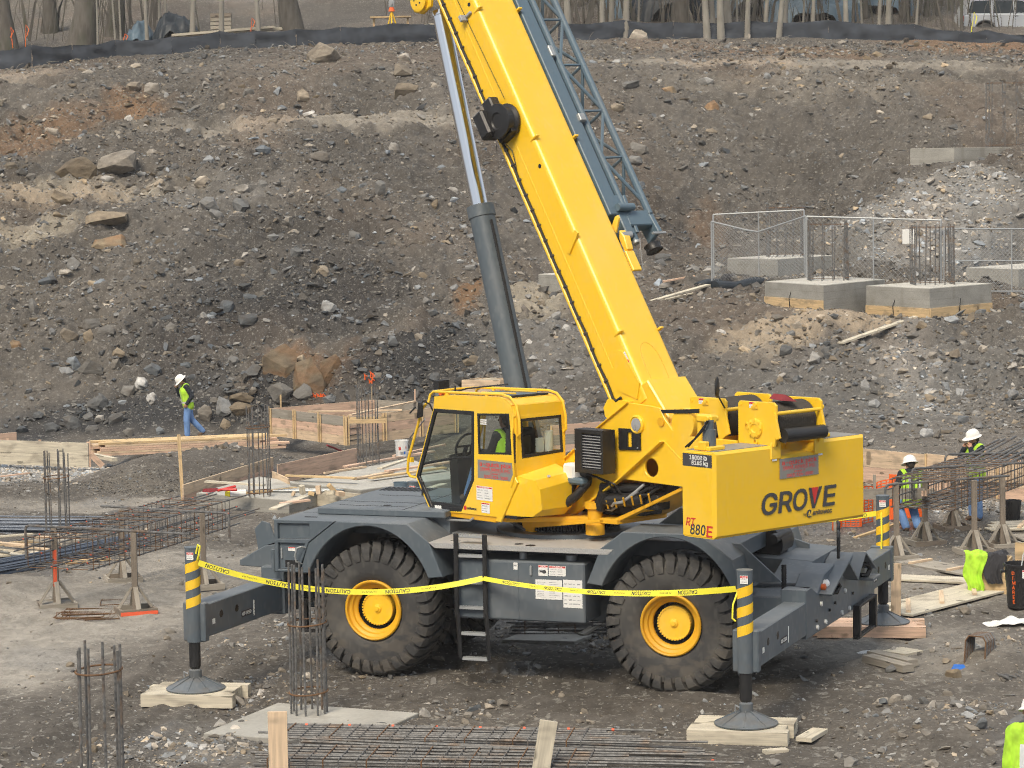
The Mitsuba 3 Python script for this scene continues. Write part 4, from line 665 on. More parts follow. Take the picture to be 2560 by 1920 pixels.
spart('foot', M().prism([(-1.36, 3.78), (-1.42, 3.84), (-2.0, 4.15), (-2.42, 3.66), (-2.46, 3.4), (-2.3, 3.2), (-1.9, 3.2)], -0.37, 0.37, 'xz', 0.02), 'yellow', bo)
spart('foot', M().hull([(s, t, z) for t in (.30, .43) for s, z in ((-1.30, 3.86), (-1.22, 3.74), (-1.25, 3.62), (-1.55, 3.5), (-1.75, 3.85))]), 'yellow', bo)
bpart('flange', M().box((-2.6, W2 - .03, -.022), (8.6, W2 + .035, .022), .008).box((-2.6, -W2 + .03, -.022), (8.6, -W2 - .035, .022), .008), 'yellow', bo)
rc_ = random.Random(8)
cab = [(k, W2 + .018 + .006 * math.sin(k * 9), .050 + .006 * math.sin(k * 7.3)) for k in np.linspace(-2.55, 6, 90)]
bpart('cable', M().tube([(-2.62, W2 + .03, .0 + .20), (-2.62, W2 + .04, .10)] + cab, 0.019, 6), 'black', bo)
cl = M()
for k in np.linspace(-2.3, 5.8, 34): cl.box((k, W2, .03), (k + .025, W2 + .04, .08))
add('cable_clip', cl.xf(MB), 'print', bo); tag(sub(bo, 'cable_clip'), kind='stuff')
bpart('rib', M().tube([(-2.55, W2 + .001, .246), (8.6, W2 + .001, .262)], .006, 6), 'yellow', bo)
bpart('rope', M().tube([(2.0, W2 + .03, .42), (5.8, W2 + .03, .25)], .004, 5), 'black', bo)
for k, h in ((-1.85, .616), (1.24, .629), (3.386, .616)): bpart('clip', M().box((k - .014, W2 - .05, h - .11), (k + .012, W2 + .012, h + .055), .004), 'yellow', bo)
for k in (-1.85, 1.24, 3.386): bpart('clip', M().box((k - .014, -W2 - .02, BH - .06), (k + .012, -W2 + .05, BH + .05), .004), 'yellow', bo)
bpart('stiffener', M().hull([(k + dx * .034, W2 + y, h - dx * .016) for y in (0, .03) for dx in (-1, 1) for k, h in ((-.45, .36), (-.30, .66))]), 'yellow', bo)
bpart('stiffener', M().hull([(k, W2 + y, h) for y in (0, .022) for k, h in ((-2.50, .18), (-2.28, .17), (-2.05, .46), (-2.10, .54), (-2.62, .6), (-2.78, .45))]), 'yellow', bo)
bpart('hole', M().cyl((.848, W2, .496), (.848, W2 + .004, .496), .03, n=14).cyl((3.542, W2, .487), (3.542, W2 + .004, .487), .03, n=14), 'black', bo)
bpart('sensor', M().box((3.36, W2, .30), (3.46, W2 + .12, .36), .01).box((3.40, W2, .36), (3.44, W2 + .04, .48), .008), 'print_grey', bo)
bpart('access_cover', M().tube([(-2.44 + .40 * math.copysign(abs(math.cos(a)) ** .7, math.cos(a)), .02 + .17 * math.sin(a), BH + .001) for a in np.linspace(0, 2 * math.pi, 40, endpoint=False)], .0045, 5, closed=True), 'yellow_dull', bo)
bpart('edge_plate', M().box((-.93, -W2 - .14, BH - .03), (-.62, -W2 + .02, BH + .012), .008), 'yellow', bo)
bpart('edge_lug', M().prism([(-.40, BH - .05), (-.62, BH - .05), (-.60, BH + .02), (-.42, BH + .06), (-.30, BH + .02)], -W2 - .14, -W2 - .02, 'xz', .01).prism([(-.18, BH - .08), (-.30, BH - .05), (-.16, BH + .11), (-.11, BH + .11), (-.10, BH + .05)], -W2 - .05, -W2 - .01, 'xz', .008), 'yellow', bo)
bpart('pin', M().cyl((-.38, -W2 - .04, BH + .0), (-.38, -W2 - .20, BH + .03), .05, n=14), 'galv', bo)
dm_ = MB @ frame_m((-2.23, W2 + .002, .50), (-1, 0, 0), (0, 0, 1), (0, 1, 0)); decal(MB @ frame_m((-2.12, W2 + .001, .575), (0, 0, -1), (-1, 0, 0), (0, 1, 0)), .055, .17, bo, rows=3, hd=.3, word='')
# cable reel on the boom side
rl = bpart('cable_reel', M().lathe([(0, 0), (0.24, 0), (0.245, .03), (.20, .06), (.20, .16), (.245, .19), (.24, .21), (.12, .22), (.10, .20), (0, .20)], 40, (1.70, W2 + .03, .32), axis=1), 'black')
bpart('housing', M().box((1.58, W2 + .06, -.02), (1.98, W2 + .34, .20), .03).box((1.90, W2 + .05, .14), (2.10, W2 + .22, .34), .02).box((1.47, W2, .1), (1.56, W2 + .15, .42), .01), 'black', rl)
bpart('cable', M().tube([(1.5, W2 + .08, .12), (1.3, W2 + .05, .18), (1.1, W2 + .02, .10), (1.02, W2 + .02, .06)], .007, 5).tube([(1.52, W2 + .1, .0), (1.42, W2 + .12, -.04), (1.3, W2 + .08, .03)], .006, 5), 'black', rl)
# lift cylinder
LA, LB, LT = np.array([0.52, 0, 2.32]), np.array([1.734, 0, 6.448]), np.array([2.52, 0, 9.20])
ld_ = (LB - LA) / np.linalg.norm(LB - LA); lc = spart('lift_cylinder', M().cyl(LA, LB - ld_ * .02, 0.183, n=36), 'steel')
spart('collar', M().cyl(LB - ld_ * .17, LB, 0.20, n=36), 'steel', lc)
spart('rod', M().cyl(LB, LT, 0.122, n=40).cyl(LT, LT + ld_ * .07, .135, n=30), 'chrome', lc)
spart('pipe', M().tube([LA + ld_ * .3 + [-.19, .02, 0], LB - ld_ * .5 + [-.205, .02, 0], LB - ld_ * .2 + [-.2, .02, 0]], .022, 8), 'black', lc)
spart('lug', M().prism([(2.60, 9.22), (2.40, 9.32), (2.35, 9.72), (2.55, 10.0), (2.9, 10.2), (2.95, 9.8), (2.78, 9.26)], -.30, -.24, 'xz', .01).prism([(2.60, 9.22), (2.40, 9.32), (2.35, 9.72), (2.55, 10.0), (2.9, 10.2), (2.95, 9.8), (2.78, 9.26)], .24, .30, 'xz', .01), 'yellow', bo)
spart('pin_cover', M().lathe([(.17, 0), (.17, .05), (.15, .06), (0, .06)], 30, (2.62, .30, 9.42), axis=1), 'yellow', bo)
pb = M()
for a in np.linspace(0, 6.28, 5, endpoint=False): pb.cyl((2.62 + .07 * math.cos(a), .36, 9.42 + .07 * math.sin(a)), (2.62 + .07 * math.cos(a), .368, 9.42 + .07 * math.sin(a)), .014, n=8)
spart('bolt', pb, 'print', bo)
# stowed lattice extension along the boom's far side
jb = nkey(CR + '__boom_extension')
bpart('box_beam', M().box((-.02, -.42, .36), (9.5, -.655, .61), .012), 'jib_blue', jb)
CH = {'a': (-.775, .56), 'b': (-1.20, .58), 'c': (-1.20, .06), 'd': (-.775, .06)}
for n_, (t_, h_) in CH.items(): bpart('chord', M().tube([(-.02, t_, h_), (9.5, t_ * 1.0, h_)], 0.052 if n_ in 'ab' else .042, 10), 'jib_blue', jb)
ks = np.arange(.15, 9.5, .78)
for i in range(len(ks) - 1):
    k0, k1 = ks[i], ks[i + 1]
    for p_, q_ in (('a', 'b'), ('b', 'c'), ('a', 'd'), ('d', 'c')):
        A_, B_ = (CH[p_], CH[q_]) if i % 2 else (CH[q_], CH[p_])
        bpart('brace', M().tube([(k0, *A_), (k1, *B_)], .025, 6).tube([(k1, *A_), (k1, *B_)], .021, 6), 'jib_blue', jb)
bpart('end_bracket', M().box((-.34, -.58, .36), (.30, -.74, .60), .015).box((-.20, -.72, .42), (.04, -1.26, .60), .015).prism([(-.38, .36), (-.05, .34), (.05, .60), (-.33, .64)], -1.16, -1.24, 'xz', .01).prism([(-.30, .30), (.28, .40), (.28, .62), (-.30, .58)], -.80, -.86, 'xz', .01), 'jib_blue', jb)
bpart('tube', M().cyl((.06, -.55, .66), (.06, -.85, .66), .055, n=14).cyl((-.42, -.79, .5), (.22, -.79, .5), .055, n=14), 'jib_blue', jb)
bpart('pin', M().cyl((-.40, -.79, .5), (-.44, -.79, .5), .06, n=14), 'galv', jb); bpart('pin', M().cyl((-.35, -1.05, .62), (-.35, -1.3, .62), .02, n=8), 'galv', jb)
bpart('sheave', M().lathe([(0, .03), (.11, .035), (.125, .05), (.11, .0), (.125, -.05), (.11, -.035), (0, -.03)], 28, (-.50, -1.12, .46), axis=0), 'black', jb)
for dx in (0, .09): spart('chain', M().tube([MS_ for MS_ in [(-.62 - dx, -.8, 5.98 - .0), (-.64 - dx, -.8, 5.75), (-.66 - dx, -.82, 5.52)]], .008, 5), 'print_grey', jb)
bpart('clamp', M().box((2.6, -.62, .55), (2.78, -.70, .64), .01), 'galv', jb); bpart('clamp', M().box((1.5, -.60, .58), (1.62, -.72, .66), .01), 'galv', jb)

# ---------------------------------------------------------------- the cab
CT0, CT1 = 0.47, 1.40
door_o = [(1.175, 3.664), (0.325, 3.674), (0.351, 2.721), (0.632, 2.262), (1.285, 2.235), (1.585, 2.684)]
win_o = [(0.262, 3.650), (-0.392, 3.683), (-0.453, 3.127), (0.250, 3.091)]
shell_o = [(1.17, 3.80), (0.9, 3.835), (-0.18, 3.865), (-0.32, 3.845), (-0.42, 3.775), (-0.475, 3.64), (-0.50, 2.86), (-0.15, 2.255), (0.62, 2.245), (1.30, 2.215), (1.61, 2.684), (1.19, 3.66)]
def shrink(poly, d):
    q = Polygon(poly).buffer(-d, join_style=2); return list(q.exterior.coords)[:-1]
cb = spart('cab', M().prism(shell_o, CT1 - .03, CT1, 'xz', 0, holes=[shrink(door_o, .012), win_o]), 'yellow')
spart('far_side', M().prism(shell_o, CT0, CT0 + .03, 'xz', 0, holes=[shrink(door_o, .10), shrink(win_o, .0)]), 'yellow', cb)
dr_ = spart('door', M().prism(door_o, CT1 - .035, CT1 + .006, 'xz', .005, holes=[shrink(door_o, .055)]), 'black', cb)
spart('door_pane', M().raw([(s, CT1 - .015, z) for s, z in shrink(door_o, .05)], [[0, i, i + 1] for i in range(1, len(shrink(door_o, .05)) - 1)]), 'pane', cb, False)
spart('door_rail', M().tube([(1.52, CT1 - .03, 2.85), (1.15, CT1 - .03, 2.93), (.75, CT1 - .03, 3.0), (.55, CT1 - .03, 3.02), (.40, CT1 - .03, 3.02)], .018, 6), 'black', cb)
spart('door_handle', M().box((1.44, CT1 - .02, 2.62), (1.47, CT1 + .02, 2.42), .006), 'black', cb)
spart('kick_panel', M().prism([(1.33, 2.35), (1.28, 2.25), (.64, 2.27), (.60, 2.32), (1.0, 2.36)], CT1 - .03, CT1 - .01, 'xz'), 'black', cb)
add('label', plate(.14, .06).xf(on_left(1.19, 2.25, CT1 + .007)), 'white', cb)
spart('window_frame', M().prism(win_o, CT1 - .02, CT1 + .003, 'xz', .002, holes=[shrink(win_o, .03)]), 'black', cb)
spart('window_pane', M().raw([(s, CT1 - .012, z) for s, z in win_o], [[0, 1, 2, 3]]), 'pane', cb, False)
add('sticker', M().box((0, 0, 0), (.13, .018, .002)).box((0, .028, 0), (.13, .046, .002)).box((0, .056, 0), (.13, .074, .002)).xf(on_left(.21, 3.50, CT1 - .010)), 'white', cb)
rw_o = [(1.29, 3.60), (0.56, 3.60), (0.53, 3.11), (1.26, 3.085)]
spart('rear_panel', M().prism([(CT1 - .03, 3.80), (CT0, 3.80), (CT0, 2.80), (CT1 - .03, 2.80)], -.50, -.47, 'yz', .004, holes=[rw_o]), 'yellow', cb)
spart('rear_window_frame', M().prism(shrink(rw_o, -.012), -.507, -.49, 'yz', .003, holes=[shrink(rw_o, .03)]), 'black', cb)
spart('rear_pane', M().raw([(-.495, t, z) for t, z in rw_o], [[0, 1, 2, 3]]), 'pane', cb, False)
roof = M()
for a, b in zip(range(0, 5), range(1, 6)):
    p0, p1 = shell_o[a], shell_o[b]; n_ = np.array([p1[1] - p0[1], -(p1[0] - p0[0])]); n_ = n_ / np.linalg.norm(n_) * .03
    roof.hull([(s, t, z) for t in (CT0 + .01, CT1 - .005) for s, z in (p0, p1, (p0[0] + n_[0], p0[1] + n_[1]), (p1[0] + n_[0], p1[1] + n_[1]))])
spart('roof', roof, 'yellow', cb, 40)
spart('floor', M().box((-.48, CT0 + .02, 2.25), (1.3, CT1 - .03, 2.30)), 'black', cb)
for p0, p1 in (((1.18, 3.72), (1.60, 2.69)), ((1.60, 2.68), (1.30, 2.22))):
    spart('windscreen', M().raw([(p0[0] - .02, CT0 + .04, p0[1]), (p0[0] - .02, CT1 - .04, p0[1]), (p1[0] - .02, CT1 - .04, p1[1]), (p1[0] - .02, CT0 + .04, p1[1])], [[0, 1, 2, 3]]), 'pane', cb, False)
    for t_ in (CT0 + .02, CT1 - .03): spart('pillar', M().tube([(p0[0] - .02, t_, p0[1]), (p1[0] - .02, t_, p1[1])], .028, 6), 'black', cb)
spart('roof_hatch', M().hull([(s, t, z) for t in (CT0 + .12, CT1 - .12) for s, z in ((.85, 3.845), (.85, 3.875), (-.30, 3.862), (-.30, 3.905))]), 'black', cb)
spart('hatch_pane', M().raw([(.80, CT0 + .17, 3.879), (.80, CT1 - .17, 3.879), (-.25, CT1 - .17, 3.909), (-.25, CT0 + .17, 3.909)], [[0, 1, 2, 3]]), 'jib_blue', cb, False)
spart('hatch_bar', M().cyl((.5, CT0 + .2, 3.905), (-.2, CT0 + .25, 3.925), .012, n=6).cyl((.5, CT1 - .3, 3.905), (-.2, CT1 - .3, 3.925), .012, n=6), 'yellow', cb)
spart('wiper', M().tube([(.95, 1.15, 3.90), (.92, 1.0, 3.93), (.35, .75, 4.0)], .012, 6).tube([(.95, 1.2, 3.9), (.95, 1.2, 3.98)], .012, 6), 'black', cb)
for t_, s2 in ((CT1 - .04, 1), (CT0 + .04, -1)):
    spart('roof_rail', M().tube([(1.31, t_ + .03 * s2, 3.74), (1.30, t_, 3.85), (1.22, t_, 3.895), (.6, t_, 3.91), (-.22, t_, 3.93), (-.38, t_, 3.90), (-.50, t_, 3.80), (-.555, t_, 3.60), (-.56, t_, 3.42), (-.51, t_, 3.38)], .018, 8), 'yellow', cb)
    spart('rail_post', M().box((.95, t_ - .012, 3.83), (.91, t_ + .012, 3.91)).box((.12, t_ - .012, 3.85), (.08, t_ + .012, 3.92)), 'yellow', cb)
spart('roof_rail', M().tube([(1.24, CT1 - .04, 3.895), (1.28, (CT0 + CT1) / 2, 3.9), (1.24, CT0 + .04, 3.895)], .016, 8), 'yellow', cb)
spart('grab_rail', M().tube([(1.32, CT1 + .0, 3.74), (1.38, CT1 + .04, 3.66), (1.69, CT1 + .06, 2.92), (1.725, CT1 + .05, 2.74), (1.69, CT1 + .03, 2.68), (1.63, CT1 - .02, 2.66)], .020, 8).box((1.69, CT1 + .0, 2.88), (1.64, CT1 + .05, 2.95)), 'yellow', cb)
spart('rear_handrail', M().tube([(-.475, CT1 + .02, 3.50), (-.49, CT1 + .045, 3.42), (-.515, CT1 + .045, 2.98), (-.50, CT1 + .02, 2.86), (-.44, CT1 + .02, 2.70)], .016, 8), 'yellow', cb)
spart('slot', M().box((-.478, CT1 - .01, 3.42), (-.502, CT1 + .004, 3.02)), 'black', cb)
# AC and heater cover behind the cab
spart('rear_cover', M().hull([(-.55, 1.38, 2.76), (-.80, 1.33, 2.80), (-.80, .66, 2.86), (-.50, .66, 2.95), (-.5, 1.36, 2.84), (-.18, 1.36, 2.27), (-.72, 1.30, 2.30), (-.86, 1.25, 2.40), (-.86, 1.28, 2.68), (-.86, .70, 2.75), (-.84, .68, 2.40), (-.72, .72, 2.28), (-.18, .70, 2.25), (-.56, 1.395, 2.70), (-.20, 1.39, 2.30), (-.58, 1.37, 2.30)]), 'yellow', cb, 25)
spart('edge_trim', M().prism([(-.47, 2.88), (-.56, 2.76), (-.20, 2.19), (-.10, 2.20), (-.12, 2.26)], CT1 - .02, CT1 + .015, 'xz', .006), 'yellow', cb)
add('label', plate(.055, .03).xf(MS @ frame_m((-.81, 1.10, 2.825), (0, -1, 0), (.1, 0, 1), (-1, 0, .1))), 'white', cb)
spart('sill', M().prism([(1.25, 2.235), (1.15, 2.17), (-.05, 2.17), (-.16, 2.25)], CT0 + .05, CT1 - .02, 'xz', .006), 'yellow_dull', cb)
spart('step_bar', M().tube([(1.12, CT1 - .02, 2.22), (1.10, CT1 + .02, 2.14), (1.04, CT1 + .03, 2.12), (.42, CT1 + .03, 2.16), (.36, CT1 + .02, 2.20)], .016, 8), 'galv', cb)
crane_sign(on_left(.265, 2.765, CT1 + .003), .725, .252, cb)
decal(on_left(.30, 2.46, CT1 + .003), .33, .195, cb, rows=4, cols=2, hd=.13); decal(on_left(.20, 2.29, CT1 + .003), .17, .14, cb, rows=3, hd=.14, word='')
add('emblem', M().lathe([(0, .003), (.03, .003), (.03, 0)], 16).xf(on_left(.545, 2.325, CT1 + .003)), 'red', cb); lettering('anitowoc', .035, on_left(.505, 2.31, CT1 + .003), 'print', cb, width=.2)
# mirror and work lamp
mi_ = spart('mirror', M().hull([(1.33 + a, CT1 + .10 + b, 3.64 + c) for a, b, c in ((.0, .06, .11), (.05, -.06, .11), (.0, .07, .0), (.05, -.07, -.02), (.04, .055, -.115), (.09, -.05, -.115), (-.03, 0, .09), (-.03, 0, -.09), (.07, 0, .12), (.11, 0, -.12))]), 'black', cb)
spart('mirror_arm', M().tube([(1.22, CT1 - .02, 3.62), (1.24, CT1 + .02, 3.72), (1.30, CT1 + .09, 3.77), (1.34, CT1 + .12, 3.70)], .013, 6).tube([(1.34, CT1 + .2, 3.69), (1.42, CT1 + .24, 3.60)], .012, 6), 'black', cb)
spart('work_lamp', M().hull([(1.90 + a, .60 + b, 3.90 + c) for a in (0, .12) for b in (-.1, .1) for c in (-.06, .07)]), 'black', cb)
spart('lamp_bracket', M().tube([(1.25, CT0 + .05, 3.78), (1.6, .58, 3.80), (1.95, .60, 3.82), (1.97, .60, 3.85)], .02, 8).cyl((1.78, .62, 3.80), (1.78, .70, 3.80), .05, n=14), 'yellow', cb)
spart('sensor', M().cyl((1.80, .70, 3.80), (1.80, .76, 3.80), .035, n=12), 'orange', cb)
# inside: seat, console, wheel, roll of paper
spart('seat', M().box((-.12, .74, 2.62), (.42, 1.22, 2.74), .05).hull([(s, t, z) for t in (.76, 1.20) for s, z in ((-.06, 2.70), (-.18, 2.70), (-.22, 3.42), (-.10, 3.44))]).box((-.1, .82, 2.28), (.3, 1.14, 2.64)), 'dark_cloth', cb)
spart('console', M().hull([(s, t, z) for t in (.84, 1.10) for s, z in ((1.18, 2.30), (1.0, 2.30), (1.05, 3.02), (1.22, 2.98))]), 'black', cb)
th = np.linspace(0, 2 * math.pi, 28, endpoint=False)
cw_, ex_, ey_ = np.array([.98, .98, 3.12]), np.array([.35, 0, -.93]) , np.array([0, 1.0, 0])
spart('steering_wheel', M().tube([cw_ + .19 * (math.cos(a) * ex_ + math.sin(a) * ey_) for a in th], .018, 8, closed=True).tube([cw_ - .19 * ey_, cw_ + .19 * ey_], .016, 6).tube([cw_, cw_ + [.12, 0, -.25]], .03, 8), 'black', cb)
spart('paper_roll', M().cyl((-.40, .70, 3.12), (-.40, .70, 3.40), .065, n=20), 'white', cb)
spart('carton', M().box((-.42, .80, 3.12), (-.36, .90, 3.31)), 'white', cb)
spart('screen', M().box((-.30, 1.0, 3.08), (-.38, 1.26, 3.36), .01), 'black', cb)
spart('guard_rail', M().tube([(1.15, .70, 3.60), (1.0, .68, 3.58), (.95, .66, 3.40), (1.0, .66, 2.95), (1.2, .66, 2.82)], .015, 6), 'yellow', cb)

# ---------------------------------------------------------------- timber, concrete, steel on the site
R = random.Random(11)
def V3(*a): return np.array(a, float)
def gz(x, y): return float(ground_z(np.array([x]), np.array([y]))[0])
def wadd(name, p0, p1, w, t, parent, tone=0, up=(0, 0, 1)):
    return add(name, board(p0, p1, w, t, up, tone, R), 'wood', parent)
def mat_of(label, A, B, D, z0, t, n, tone=0, group=None, name='crane_mat', cat='timber mat', stag=0.05):
    """Timbers side by side: A-B is the long front edge, D the depth vector."""
    A, B, D = V3(*A), V3(*B), V3(*D); k = thing(name, label, cat, group)
    for i in range(n):
        o = D * (i + .5) / n; j = R.uniform(-stag, stag); e = (B - A) / np.linalg.norm(B - A)
        zz = V3(0, 0, z0 + t / 2 + R.uniform(-.004, .004)); a, b = A + o + e * j, B + o + e * (j + R.uniform(-stag, stag)); a[2] = b[2] = 0
        wadd('timber', a + zz, b + zz, np.linalg.norm(D) / n * .96, t, k, tone)
    return k
jn = [CC + UJ[0] * CU + VJ * CV, CC + UJ[1] * CU + VJ * CV, CC + UJ[1] * CU - VJ * CV, CC + UJ[0] * CU - VJ * CV]
def jack_mat(c, ang, L_, Dp, label, n, tone=0):
    e = V3(math.cos(ang), math.sin(ang), 0); f = V3(-e[1], e[0], 0)
    return mat_of(label, c - e * L_ * .52 - f * Dp / 2, c + e * L_ * .48 - f * Dp / 2, f * Dp, .0, .165, n, tone, None)
jack_mat(jn[0], -.16, 1.20, 0.86, 'pale timber mat under the front near outrigger foot, left of the crane', 5, 5)
jack_mat(jn[1], -.22, 1.22, 0.86, 'pale timber mat under the near outrigger foot at the right front of the crane', 4, 5)
jack_mat(jn[2] + V3(-.22, 0, 0), -.12, 1.55, 0.8, 'timber mat under the far right outrigger foot', 5, 2)
jack_mat(jn[3], .1, 1.2, 0.8, 'timber mat under the hidden far left outrigger foot', 5)
def plank(label, a, b, w, t=.04, tone=0, group=None, cat='plank', name='plank', lift=None, n=1):
    """Loose planks lying between two points; z given is kept, or the ground's height is used."""
    a, b = V3(*a), V3(*b); k = thing(name, label, cat, group) if n > 1 else None
    sd = np.cross(b - a, [0, 0, 1]); sd /= np.linalg.norm(sd)
    for i in range(n):
        o = sd * (i - (n - 1) / 2) * w * 1.03
        if k: wadd('board', a + o, b + o, w, t, k, tone)
        else: key = add(name, board(a, b, w, t, (0, 0, 1), tone, R), 'wood'); tag(key, label, cat, group)
plank('short pale board end beside the near right timber mat', (3.439, 30.515, 0.05), (3.703, 31.037, 0.05), .2, .05, 5)
plank('small board off-cut in front of the near right timber mat', (2.908, 29.996, 0.03), (3.19, 30.073, 0.03), .12, .04, 5)
plank('row of small board off-cuts in front of the far right timber mat', (5.352, 36.309, 0.03), (5.634, 35.999, 0.03), .13, .04, 5, n=3, name='board_stack', cat='boards')
plank('reddish plank half under the far right timber mat', (4.601, 37.565, 0.03), (4.996, 37.758, 0.03), .22, .05, 2)
k = thing('board_stack', 'block of two weathered boards lying between the far outrigger and a grey rock', 'boards')
for i, (a, b) in enumerate((((4.908, 35.539, 0.07), (5.351, 34.723, 0.07)), ((5.015, 35.843, 0.07), (5.47, 35.079, 0.07)))): wadd('board', a, b, .19, .10, k, 3)

# --- caution tape on the jacks
def ribbon(path, w, nrm, m=None):
    o = m or M(); path = np.asarray(path, float); d = np.gradient(path, axis=0); d /= np.linalg.norm(d, axis=1, keepdims=True)
    up = np.cross(nrm, d) if np.ndim(nrm) == 1 else np.array([np.cross(a, b) for a, b in zip(nrm, d)]); up /= np.linalg.norm(up, axis=1, keepdims=True)
    wv = np.broadcast_to(np.asarray(w, float), (len(path),))[:, None]
    V = np.empty((2 * len(path), 3)); V[0::2] = path - up * wv / 2; V[1::2] = path + up * wv / 2
    return o.raw(V, [[2 * i, 2 * i + 2, 2 * i + 3, 2 * i + 1] for i in range(len(path) - 1)]), d, up
def crn(u, v, z): return CC + u * CU + v * CV + z * ZZ
def tape_line(key, P0, P1, sag, tw0, tw1, phase=0.0, front=-1):
    t_ = np.linspace(0, 1, 60)[:, None]; path = P0 + (P1 - P0) * t_ - ZZ * sag * (4 * t_ * (1 - t_))
    dd = (P1 - P0) / np.linalg.norm(P1 - P0); n0 = np.cross(dd, ZZ); n0 /= np.linalg.norm(n0)
    if n0[1] > 0: n0 = -n0
    a = tw0 + (tw1 - tw0) * t_[:, 0] ** 2; nr = n0 * np.cos(a)[:, None] + ZZ * np.sin(a)[:, None]
    m_, d, up = ribbon(path, .076, nr); add('strip', m_, 'tape', key, False)
    L_ = np.linalg.norm(P1 - P0); s = .25 + phase; i = 0
    while s < L_ - .45:
        f = s / L_ * 59; j = min(int(f), 57); c = path[j] + (path[j + 1] - path[j]) * (f - j)
        ex, ey = d[j], up[j]
        if ex[0] < 0: ex = -ex
        if ey[2] < 0: ey = -ey
        ez = np.cross(ex, ey)
        if ez[1] > 0: ez = -ez
        big = i % 2 == 0; w_ = .33 if big else .2
        tm = meshkit.text_mesh('CAUTION' if big else 'CUIDADO', .046 if big else .018, .0012, big); v = tm.vertices.copy(); v[:, 0] *= w_ / v[:, 0].max(); v[:, 0] -= w_ / 2; v[:, 1] -= .023 if big else .009
        ex2 = -ex; ey2 = -ey      # printed upside down as the tape hangs
        add('lettering', M().raw(v, tm.faces).xf(frame_m(c + ez * .002, ex2, ey2, np.cross(ex2, ey2))), 'print', key)
        s += .42 if big else .38; i += 1
J0, J1 = crn(UJ[0] - .1, VJ + .02, 1.86), crn(UJ[1] + .1, VJ + .03, 1.83)
kt = thing('caution_tape', 'yellow caution tape with black lettering strung from the front near outrigger past both wheels', 'caution tape')
Lp = crn(.40, 1.775, 1.49)
tape_line(kt, J0, Lp, .28, 0, .55); tape_line(kt, Lp, J1, .12, .9, -.2, .3)
add('knot', M().tube([J0 + V3(-.02, 0, .02), J0 + V3(.01, -.03, .1), J0 + V3(.03, -.03, .22), J0 + V3(.0, -.01, .24), J0 + V3(-.03, -.02, .12)], .014, 6).xf(np.eye(4)), 'tape', kt)
add('loose_end', M().tube([J1 + V3(.03, 0, .0), J1 + V3(-.05, -.1, -.18), J1 + V3(-.06, -.12, -.34), J1 + V3(-.02, -.12, -.38)], .012, 6), 'tape', kt)
kt = thing('caution_tape', 'yellow caution tape seen behind the crane, tied to the far right outrigger', 'caution tape')
tape_line(kt, crn(UJ[1] + .05, -VJ, 1.80), crn(UJ[0], -VJ, 1.85), .35, 0, .1, .1)
add('loose_end', M().tube([crn(UJ[1], -VJ + .1, 1.82), crn(UJ[1] - .02, -VJ + .16, 1.5), crn(UJ[1], -VJ + .13, 1.1)], .014, 6), 'tape', kt)

# --- upright column bars
def bar(path, r, parent, name='bar', bsdf='rebar', n=6): return add(name, M().tube(path, r, n), bsdf, parent, 30)
def column(label, c, z0, h, dia, n, hoops, r=.0125, lean=(0, 0), rect=None, jit=.02):
    k = thing('rebar_column', label, 'reinforcing bars'); c = V3(*c)
    for i in range(n):
        if rect:
            w, d_ = rect; q = i / n * 4; f = q % 1 - .5; e = ((f * w, -d_ / 2), (w / 2, f * d_), (-f * w, d_ / 2), (-w / 2, -f * d_))[int(q)]
        else: a = 2 * math.pi * (i + .3 + R.uniform(-.12, .12)) / n; e = (dia / 2 * math.cos(a), dia / 2 * math.sin(a))
        b = V3(c[0] + e[0], c[1] + e[1], z0); t_ = b + V3(lean[0] + R.uniform(-1, 1) * jit, lean[1] + R.uniform(-1, 1) * jit, h * R.uniform(.94, 1.0))
        bar([b, (b + t_) / 2 + V3(R.uniform(-1, 1), R.uniform(-1, 1), 0) * jit * .25, t_], r, k)
    for hz in hoops:
        if rect:
            w, d_ = rect; p = [V3(c[0] + a * w / 2, c[1] + b * d_ / 2, z0 + hz) for a, b in ((-1, -1), (1, -1), (1, 1), (-1, 1), (-1, -1))]; add('tie', M().tube(p, .008, 5), 'rusty', k, 30)
        else:
            f = hz / h; p = [V3(c[0] + lean[0] * f + (dia / 2 + .018) * math.cos(a), c[1] + lean[1] * f + (dia / 2 + .018) * math.sin(a), z0 + hz + .015 * math.sin(a + 1)) for a in np.linspace(0, 2 * math.pi, 26, endpoint=False)]
            add('hoop', M().tube(p, .011, 6, closed=True), 'rusty', k, 30)
    return k
column('round cage of bare upright rebar at the lower left corner of the picture', (-4.442, 27.0, 1.457), 0, 2.03, .46, 9, (1.72,), .0155)
column('round cage of upright rebar in front of the crane\'s left wheel', (-2.675, 32.567, -0.0), 0, 2.02, .46, 10, (1.22, .33), .0155)
column('upright rebar on the slab left of the cab, with a short ladder of ties', (-5.291, 53.186, 0.3), .3, 1.95, .46, 9, (1.45, .1))
column('upright rebar of the slab nearest the crane cab, clamped by two wooden blocks', (-3.29, 58.082, 0.37), .37, 1.85, .50, 10, ())
column('thin upright rebar in front of the left plywood form', (-8.862, 49.51, 0.0), 0, 1.75, .46, 9, (1.2,))
kq = 'rebar_column_003'
cq = V3(*(-3.29, 58.082, 0.37))
for dy in (-.28, .28): wadd('clamp', cq + V3(-.42, dy, 1.02), cq + V3(.42, dy, 1.02), .04, .09, kq, 1)

